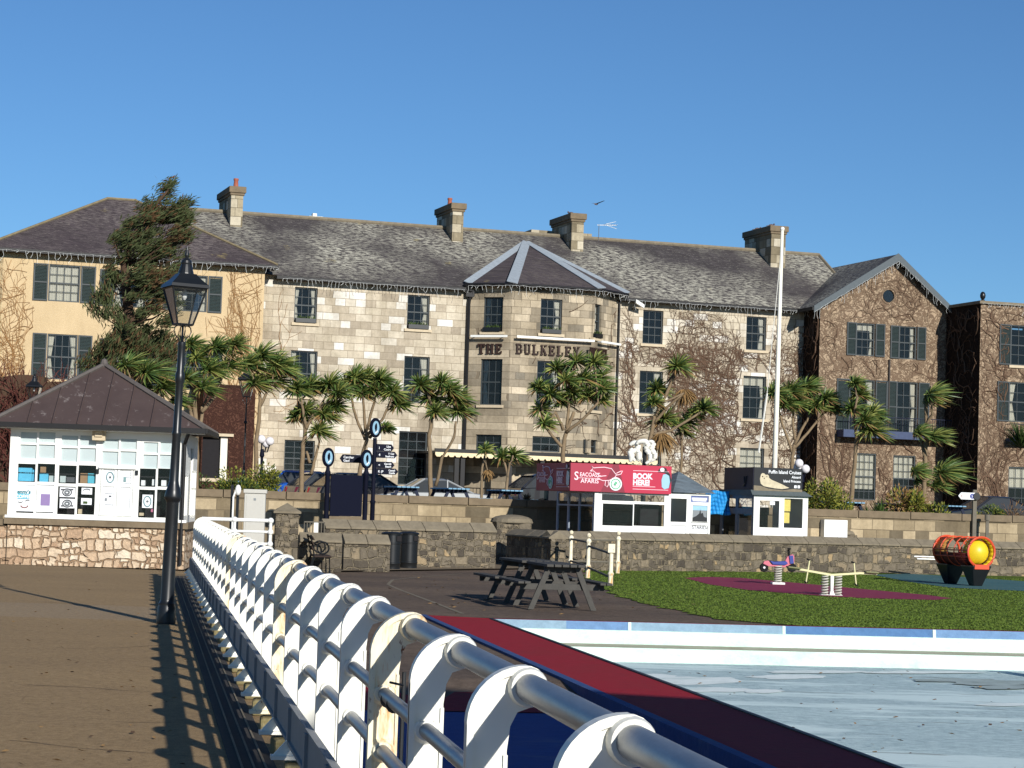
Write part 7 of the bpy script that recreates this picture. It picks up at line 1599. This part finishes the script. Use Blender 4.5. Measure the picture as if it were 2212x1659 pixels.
# ---- rusty hand rails
def post_rail(label, P, h, ball=True, cube=False):
    t_ = thing('rail_post', label, 'post', P, 0, 'rusty white rail posts'); g = MB(); g.lathe([(.06, 0), (.055, h * .2), (.05, h * .5), (.05, h - .12)], n=10)
    for z in (h * .28, h * .86): g.ball((0, 0, z), .075, 8)
    g.build('post', M['fence_rusty'], t_, smooth='auto'); g = MB()
    if cube: g.box(-.08, .08, -.08, .08, h - .2, h)
    else: g.lathe([(.06, h - .12), (.03, h - .08)], n=8); g.ball((0, 0, h), .06, 8)
    g.build('finial', M['fence_rusty'], t_); return Vector(P)
Pa = atD(1232, 1225, 60.2); Pb = onZ(1269.4, 1249, GZ); Pc = onZ(1318.5, 1265, GZ); Pd = atD(1334, 1232, 60.2)
for P, h, lb_, cu in ((Pa, 1.08, 'leftmost rusty white rail post with ball top at the wall', False), (Pb, 1.08, 'second rusty white rail post with ball top', False), (Pc, .96, 'nearest rusty white rail post with square top on the lawn', True), (Pd, 1.1, 'rusty white rail post with ball top right of the square one', False)): post_rail(lb_, (P.x, P.y, GZ), h, not cu, cu)
for a, b, lb_, h in ((Pa, Pd, 'rusty rails running along the wall between two ball topped posts', 1.0), (Pb, Pa, 'rusty rails from second post back to the wall', 1.0), (Pb, Pc, 'rusty rails leading from second post to the square topped post', .9)):
    g = MB(); a = Vector((a.x, a.y, GZ)); b = Vector((b.x, b.y, GZ))
    for z in (h * .9, h * .3): g.tube([(0, 0, z), tuple(b - a + Vector((0, 0, z - (.08 if b is not Pa and h < 1 else 0))))], .028, 6)
    o = g.build('hand_rail', M['rust'] if 0 else M['bark_post']); o.location = a; tag(o, lb_, 'hand rail', 'rusty hand rails')

# ================================================================ playground
# spring motorbike
SB = onZ(1680, 1263, GZ); t_ = thing('spring_rider', 'pink and blue motorbike shaped spring rider on a grey coil', 'playground ride', (SB.x, SB.y, GZ), R(4)); k = .001615
def sx5(x, z): return ((x - 485) * k, (800 - z) * k)
def coil(cx, z0, z1, r_, turns, par, w=.02, y=0):
    g = MB(); n_ = turns * 12; g.tube([(cx + r_ * math.cos(i * math.pi / 6), y + r_ * math.sin(i * math.pi / 6), z0 + (z1 - z0) * i / n_) for i in range(n_ + 1)], w, 6); return g.build('spring', M['spring'], par, smooth=True)
coil(0, .06, .47, .085, 7, t_)
g = MB(); g.box(-.16, .16, -.14, .14, 0, .06); g.build('base_plate', M['white'], t_, bevel=.01)
g = MB(); g.prism([sx5(*q_) for q_ in ((240, 480), (260, 440), (330, 430), (360, 480), (560, 500), (600, 400), (620, 360), (700, 320), (730, 350), (730, 450), (640, 500), (600, 530), (480, 520), (330, 520))], -.05, .05); g.build('body', M['pinkpl'], t_, bevel=.01)
g = MB(); g.prism([sx5(*q_) for q_ in ((340, 430), (420, 445), (600, 430), (630, 470), (580, 495), (390, 490))], -.09, .09); g.build('seat', M['bluepl'], t_, bevel=.015)
g = MB(); g.prism([sx5(*q_) for q_ in ((645, 345), (705, 340), (720, 460), (665, 470))], -.08, -.052); g.build('front_shield', M['bluepl'], t_)
for cx, cz in ((262, 540), (700, 530)):
    g = MB(); p = sx5(cx, cz); g.lathe([(.05, -.045), (.105, -.045), (.115, 0), (.105, .045), (.05, .045)], (p[0], 0, p[1]), 22, axis='y'); wh_ = g.build('wheel', M['tyre'], t_, smooth='auto'); g = MB(); g.lathe([(.03, -.052), (.03, .052)], (p[0], 0, p[1]), 10, axis='y'); g.build('hub', M['globe'], wh_)
g = MB(); a, b = sx5(640, 250), sx5(650, 345); g.tube([(a[0], 0, a[1]), (b[0], 0, b[1])], .03, 8); g.tube([(a[0] + .02, -.17, a[1] + .02), (a[0] + .02, .17, a[1] + .02)], .018, 6); g.build('handlebar', M['tyre'], t_)
# seesaw
SW = onZ(1796, 1286.5, GZ); t_ = thing('spring_seesaw', 'cream topped playground seesaw on two coil springs over the purple surface', 'playground ride', (SW.x, SW.y, GZ), R(6)); k = .00143
def s5(x, z): return ((x - 1335) * k, (970 - z) * k)
for cx in (1225, 1440): p = s5(cx, 0); coil(p[0], .02, .44, .07, 7, t_, .018)
g = MB(); g.prism([(-.05, 0), (.07, 0), (.03, .12), (.04, .44), (-.04, .44), (-.03, .12)], -.05, .05); g.box(-.26, .23, -.1, .1, 0, .02); g.build('support', M['white'], t_, bevel=.006)
g = MB(); 
top = [(620, 548), (880, 575), (1120, 612), (1335, 640), (1560, 620), (1780, 600), (2050, 605)]
for a, b in zip(top, top[1:]):
    p, q_ = s5(*a), s5(*b); g.hexa([(p[0], -.03, p[1] - .035), (q_[0], -.03, q_[1] - .035), (q_[0], .03, q_[1] - .035), (p[0], .03, p[1] - .035)], [(p[0], -.03, p[1] + .01), (q_[0], -.03, q_[1] + .01), (q_[0], .03, q_[1] + .01), (p[0], .03, p[1] + .01)])
g.build('beam', M['cream'], t_)
for a, b in ((620, 830), (1860, 2060)): p, q_ = s5(a, 556 if a < 1000 else 598), s5(b, 575 if a < 1000 else 606); g = MB(); g.hexa([(p[0], -.12, p[1]), (q_[0], -.12, q_[1]), (q_[0], .12, q_[1]), (p[0], .12, p[1])], [(p[0], -.12, p[1] + .035), (q_[0], -.12, q_[1] + .035), (q_[0], .12, q_[1] + .035), (p[0], .12, p[1] + .035)]); g.build('seat', plain('olive_plastic', S(120, 120, 84), .6), t_, bevel=.01)
for a, b in (((975, 430), (925, 780)), ((1680, 450), (1725, 800))):
    p, q_ = s5(*a), s5(*b); g = MB(); g.tube([(p[0], 0, p[1]), (q_[0], 0, q_[1])], .018, 6); s_ = g.build('stem', M['cream'], t_); g = MB()
    g.tube([(p[0] - .08, -.1, p[1] + .02), (p[0], 0, p[1]), (p[0] + .04, .12, p[1])], .018, 6); g.build('handle', M['tyre'], s_); g = MB(); g.tube([(q_[0] - .06, -.13, q_[1] + .03), (q_[0], 0, q_[1]), (q_[0] + .06, .13, q_[1])], .02, 6); g.build('foot_rest', M['tyre'], s_)
# tunnel
TN = onZ(2080, 1264, GZ); tyaw = R(-58); t_ = thing('play_tunnel', 'orange barred climbing tunnel with yellow lining on two black feet', 'playground tunnel', (TN.x, TN.y, GZ), 0)
AX = Vector((.30, -.954, 0)).normalized(); SD = Vector((.954, .30, 0)); rT, LT, zc_ = .40, 1.9, .92
def tpnt(s_, w, r_=rT): return AX * s_ + SD * (r_ * math.cos(w)) + Vector((0, 0, zc_ + r_ * math.sin(w)))
for i in range(6):
    s_ = -LT / 2 + LT * i / 5; g = MB(); g.tube([tpnt(s_, a * math.pi / 16) for a in range(33)], .018 if 0 < i < 5 else .034, 6); g.build('ring', M['orange'], t_, smooth='auto')
for a in (5, 60, 120, 175, 200, 340):
    g = MB(); g.tube([tpnt(-LT / 2, R(a)), tpnt(LT / 2, R(a))], .016, 6); g.build('rail', M['orange'], t_)
def shell(s0_, s1_, a0, a1, r_, mat, nm):
    g = MB(); n_ = 20
    for i in range(n_):
        w0, w1 = R(a0 + (a1 - a0) * i / n_), R(a0 + (a1 - a0) * (i + 1) / n_); g.quad(tpnt(s0_, w0, r_), tpnt(s1_, w0, r_), tpnt(s1_, w1, r_), tpnt(s0_, w1, r_))
    o = g.build(nm, mat, t_, smooth=True, fix=False); m_ = o.modifiers.new('s', 'SOLIDIFY'); m_.thickness = .012; return o
shell(-LT / 2, LT / 2, 185, 355, rT - .02, M['darkred'], 'lower_shell'); shell(-LT / 2 + .02, -LT / 2 + .7, 40, 215, rT - .035, plain('amber_plastic', S(240, 170, 90), .4), 'side_lining')
g = MB(); o_ = len(g.v); g.ball((0, 0, 0), 1, 20); 
for i in range(len(g.v)): x, y, z = g.v[i]; g.v[i] = tuple(AX * (LT / 2 - .30 + x * .34) + SD * (y * .345) + Vector((0, 0, zc_ + z * .345)))
g.build('yellow_dome', M['yellow'], t_, smooth=True)
shell(LT / 2 - .3, LT / 2 - .01, 0, 360, rT - .03, M['yellow'], 'end_lining')
g = MB(); p = tpnt(LT / 2 + .02, R(270)); g.hexa([p - SD * .22 + Vector((0, 0, -.06)), p + SD * .22 + Vector((0, 0, -.06)), p + SD * .22 + AX * .04 + Vector((0, 0, -.06)), p - SD * .22 + AX * .04 + Vector((0, 0, -.06))], [p - SD * .22 + Vector((0, 0, .07)), p + SD * .22 + Vector((0, 0, .07)), p + SD * .22 + AX * .04 + Vector((0, 0, .07)), p - SD * .22 + AX * .04 + Vector((0, 0, .07))]); g.build('end_lip', M['orange'], t_, bevel=.01)
for s_ in (-.68, .68):
    c = AX * s_; g = MB(); hi_ = [c + AX * a * .34 + SD * b * .3 + Vector((0, 0, zc_ - rT + .04)) for a, b in ((-1, -1), (1, -1), (1, 1), (-1, 1))]; lo_ = [c + AX * a * .13 + SD * b * .13 for a, b in ((-1, -1), (1, -1), (1, 1), (-1, 1))]; g.hexa(lo_, hi_); g.build('foot', M['black'], t_, bevel=.03)
for k_ in (0, 1):
    P = atD(2003, 1202.5 + 5 * k_, 68 - k_ * .5); g = MB(); g.box(-.42 + .1 * k_, .42, 0, .06, -.018, .018); o = g.build('white_barrier_bar', M['white']); o.location = P; o.rotation_euler = (0, 0, R(10)); tag(o, ('upper' if k_ == 0 else 'lower') + ' of two thin white bars low against the wall left of the tunnel', 'barrier', 'thin white bars by the tunnel')
# weathered post with marker sign
WP = tb(2105.5, 73.5, 0); t_ = thing('sign_post', 'weathered grey post carrying a pale arrow plate with a blue circle', 'sign post', (WP[0], WP[1], GZ), R(12)); wf = Fr(t_.location, 12); zt_ = wf.px(2105, 1058)[1]
g = MB(); g.box(-.07, .07, -.05, .05, 0, zt_); g.build('post', M['bark_post'], t_, bevel=.01)
a0 = wf.px(2070, 1070, -.1)[0]; z0, z1 = wf.px(2090, 1079, -.1)[1], wf.px(2090, 1064, -.1)[1]
g = MB(); g.prism([(a0, (z0 + z1) / 2), (a0 + .1, z1), (.0, z1), (.0, z0), (a0 + .1, z0)], -.11, -.09); sg = g.build('arrow_plate', M['white_flat'], t_)
g = MB(); g.lathe([(.085, -.118), (.085, -.111)], (-.13, 0, (z0 + z1) / 2), 18, axis='y'); g.build('blue_circle', M['bluepl'], sg); text('lettering', 'S', .12, M['white_flat'], sg, frontM(-.165, -.122, (z0 + z1) / 2 - .04), 'LEFT', .002)
text('lettering', 'E', .12, M['terracotta'], sg, frontM(a0 + .1, -.116, (z0 + z1) / 2 - .04), 'LEFT', .002)
g = MB(); g.lathe([(.12, -.1), (.13, 0), (.12, .1)], (.02, -.05, (z0 + z1) / 2), 14, axis='y'); g.build('round_head', M['black'], t_)
SPp = tb(2134, 73.2, 0); g = MB(); g.box(-.05, .05, -.04, .04, 0, Fr(SPp, 0).px(2134, 1112)[1] - GZ); g.lathe([(.09, 0), (.09, .2)], (0, 0, Fr(SPp, 0).px(2134, 1118)[1] - GZ - .1), 12); o = g.build('bollard', M['bark_post']); o.location = (SPp[0], SPp[1], GZ); tag(o, 'short grey post with round head just right of the arrow sign post', 'post')
g = MB(); Pm = onZ(1814, 1234, GZ); g.tube([(0, 0, 0), (0, 0, .92)], .035, 8); o = g.build('marker_post', M['bark_post']); o.location = (Pm.x - .3, Pm.y - .4, GZ); tag(o, 'thin grey upright pipe against the rubble wall behind the seesaw', 'pipe')

# ================================================================ flagpole, lamps, ornament
FPp = atD(1672, 1010, 72); ft = atD(1690, 498, 72); FB = Vector((FPp.x + .0, 72, GZ)); t_ = thing('flagpole', 'very tall white flagpole rising in front of the right half of the hotel', 'flagpole', FB)
g = MB(); dv = ft - FB; g.tube([(0, 0, 0), tuple(dv * .5), tuple(dv)], [.095, .08, .05], 12); g.build('pole', plain('flagpole_paint', S(236, 232, 216), .5, var=.08), t_, smooth=True)
g = MB(); g.ball(tuple(dv + Vector((0, 0, .05))), .08, 8); g.build('finial', M['white'], t_)
rp0, rp1 = atD(1639, 978, 71.5) - FB, atD(1657, 850, 71.9) - FB; g = MB(); g.tube([tuple(rp0), tuple(rp1), tuple(dv * .97)], .012, 4); g.tube([tuple(rp0), tuple(rp1)], .03, 4); g.build('halyard', M['stonewhite'], t_)
def globes(label, px_, yb_, D, pts, base=TZ):
    P = tb(px_, D, base); t_ = thing('globe_lamp', label, 'lamp', P, 0, 'lamps with white globes'); f_ = Fr(P, 0); ctr = []
    for x, y in pts: ctr.append(f_.px(x, y))
    zt_ = min(c[1] for c in ctr) - .2; g = MB(); g.lathe([(.1, 0), (.1, .3), (.06, .4), (.05, zt_ - .3), (.09, zt_ - .25), (.06, zt_)], n=12)
    for a, z in ctr: g.tube([(0, 0, zt_ - .1), (a * .7, 0, zt_ - .1), (a, 0, z - .12)], .025, 6)
    g.build('post', M['navy'], t_, smooth='auto')
    for i, (a, z) in enumerate(ctr): g = MB(); g.ball((a, (-.12, .1, .0)[i % 3], z), .155, 14); g.build('globe', M['globe'], t_, smooth=True)
globes('three white globes on a navy post in front of the porch', 563, 1040, 78, [(565.5, 949), (575, 958), (583, 953)])
globes('three white globes poking above the right end of the black seal sign', 1732, 1090, 76, [(1725, 1001), (1724, 1010), (1740, 1013)])
# lantern lamps on the terrace
for px_, ytop, D, sc_, lb_ in ((64, 800, 62, .86, 'slim lantern lamp behind the left slope of the kiosk roof'), (525, 778, 80, 1.32, 'tall slim lantern lamp in front of the red brown porch')):
    P = tb(px_, D, 0); zt_ = Fr(P, 0).px(px_, ytop)[1]; zb_ = zt_ - 4.78 * sc_; o = street_lamp(lb_, (P[0], P[1], max(zb_, -.2)), (zt_ - max(zb_, -.2)) / 4.78, 'slim lantern lamps by the terrace')
    for ch in o.children:
        if ch.name.startswith('column'): ch.scale = (.45, .45, 1)
# white scroll ornament
OR = tb(1390, 70.5, 0); of = Fr(OR, 0); t_ = thing('scroll_ornament', 'white curling scroll ornament standing above the red booth sign', 'ornament', (OR[0], OR[1], TZ)); of = Fr(t_.location, 0)
g = MB(); z_ = of.px(1390, 965)[1]; g.lathe([(.07, 0), (.07, z_)], n=8); g.build('stem', M['black'], t_)
# survey marks on the enlarged view of the ornament (2400,1700) at .18083
oq = lambda x, y: of.px((2400 + x * .18083) / 1.82278, (1700 + y * .18083) / 1.82278)
for dy, pts in ((.0, [(560, 640), (500, 560), (510, 440), (600, 390), (620, 300), (560, 240), (480, 260), (440, 300)]), (-.12, [(780, 700), (870, 620), (870, 500), (800, 380), (830, 290), (780, 220), (700, 210), (620, 230), (590, 290)]), (.15, [(860, 650), (980, 590), (990, 480), (910, 380), (960, 290), (930, 220), (850, 210)]), (-.05, [(600, 400), (640, 470), (640, 580), (600, 650)]), (-.1, [(440, 660), (470, 560), (450, 440), (520, 360)]), (.05, [(700, 560), (740, 620), (700, 690)])):
    P = [Vector((oq(x, y)[0], dy, oq(x, y)[1])) for x, y in pts]; g = MB()
    for a, b in zip(P, P[1:]):
        pass
    Q = []
    for i in range(len(P) - 1):
        p0_, p1_, p2_, p3_ = P[max(i - 1, 0)], P[i], P[i + 1], P[min(i + 2, len(P) - 1)]
        for k in range(5):
            u_ = k / 5; Q.append(.5 * ((2 * p1_) + (p2_ - p0_) * u_ + (2 * p0_ - 5 * p1_ + 4 * p2_ - p3_) * u_ * u_ + (3 * p1_ - p0_ - 3 * p2_ + p3_) * u_ ** 3))
    g.tube(Q, [.045 + .05 * math.sin(math.pi * i / len(Q)) for i in range(len(Q))], 10); g.build('scroll', M['stonewhite'], t_, smooth=True)
# ---- unseen block added out of frame to cast the shadow over the near pool
PV = thing('shadow_caster', 'unseen roofed block added beside the camera to cast the shadow over the near pool', 'shadow caster', (6.7, -4, GZ)); g = MB(); g.box(0, 3.6, 0, 7.8, 0, 7.4); g.build('wall', M['render'], PV)
g = MB(); g.add([(-.1, -.1, 7.4), (3.7, -.1, 7.4), (3.7, 7.9, 7.4), (-.1, 7.9, 7.4), (1.8, 1.5, 8.4), (1.8, 6.5, 8.4)], [(0, 1, 4), (1, 2, 5, 4), (2, 3, 5), (3, 0, 4, 5)]); g.build('roof', M['slate'], PV)
for k_ in range(3): g = MB(); g.box(-.04, -.005, .9 + k_ * 2.4, 2.1 + k_ * 2.4, 1.0, 2.4); g.build('window', M['frost'], PV)
# ---- worn paint patches, fallen leaves
def blob(cx, cy, rx_, ry_, z, n_=26, sd=0):
    P = []
    for i in range(n_):
        a = 2 * math.pi * i / n_; k = 1 + .32 * mnoise.noise(Vector((math.cos(a) * 1.7 + sd, math.sin(a) * 1.7, sd))) + .22 * mnoise.noise(Vector((math.cos(a) * 5, math.sin(a) * 5 + sd, 2)))
        P.append(V(onZ(cx + rx_ * k * math.cos(a), cy + ry_ * k * math.sin(a), z), z))
    return P
patch_m = painted('flaking_white_paint', S(236, 246, 240), S(244, 250, 246), S(176, 200, 196), 1.2, (.5, .7), .6)
damp_m = painted('dirty_floor_stain', S(156, 172, 170), S(186, 200, 196), S(130, 142, 136), 2.5, (.45, .6), .7)
for k_, (cx, cy, rx_, ry_) in enumerate(((1500, 1470, 120, 8), (1400, 1462, 70, 6), (1705, 1462, 80, 5), (1560, 1490, 70, 5), (1650, 1493, 42, 4), (2170, 1522, 62, 3.2), (1760, 1451, 110, 3), (1980, 1452, 120, 3))):
    g = MB(); g.poly(blob(cx, cy, rx_, ry_, FZ + .003 + .0012 * k_, sd=k_ * 3.1)); relb(g, 'paint_patch', patch_m)
for k_, (cx, cy, rx_, ry_) in enumerate(((2150, 1474, 95, 6), (2060, 1469, 80, 4), (2180, 1484, 70, 5))):
    g = MB(); g.poly(blob(cx, cy, rx_, ry_, FZ + .0135 + .0008 * k_, sd=40 + k_ * 2.3)); relb(g, 'stain', damp_m)
g = MB()
def leaf(x, y, z, s_):
    a = U(0, 6.28); d = Vector((math.cos(a), math.sin(a), 0)) * s_; n2 = Vector((-d.y, d.x, 0)) * .45; c = Vector((x, y, z))
    g.add([c - d, c + n2 + Vector((0, 0, s_ * .4)), c + d + Vector((0, 0, s_ * .3)), c - n2], [(0, 1, 2, 3)], random.choice((0, 1, 1)))
for i in range(95): p = onZ(U(1250, 2300), 1448 + 215 * rnd() ** 1.3, FZ + .012); leaf(p.x, p.y, FZ + .024, U(.02, .045))
for i in range(90): p = onZ(U(-50, 400), 1225 + 430 * rnd() ** 1.2, 0); leaf(p.x, p.y, .008, U(.012, .032))
for i in range(80): p = onZ(U(700, 1500), U(1240, 1328), GZ); leaf(p.x, p.y, GZ + .006, U(.02, .05))
tag(g.build('fallen_leaves', [M['bark_dark'], M['leaf_brown']], fix=False), 'small dry fallen leaves scattered over the deck, tarmac and pool floor', 'leaves', kind='stuff')
g = MB()
for i in range(9):
    x0, y0 = [(90, 1254), (40, 1297), (150, 1262), (60, 1480), (250, 1560), (120, 1400), (300, 1440), (20, 1600), (210, 1350)][i]
    p = onZ(x0, y0, 0); P = [Vector((p.x, p.y, .003))]; d = Vector((1, U(-.15, .15), 0))
    for k_ in range(14): d = (d + Vector((0, random.gauss(0, .25), 0))).normalized(); P.append(P[-1] + d * U(.08, .2))
    for a, b in zip(P, P[1:]): n2 = Vector((-(b - a).y, (b - a).x, 0)).normalized() * U(.003, .008); g.quad(a - n2, b - n2, b + n2, a + n2)
struct(g.build('deck_crack', plain('crack_dark', S(70, 58, 44), .95)))
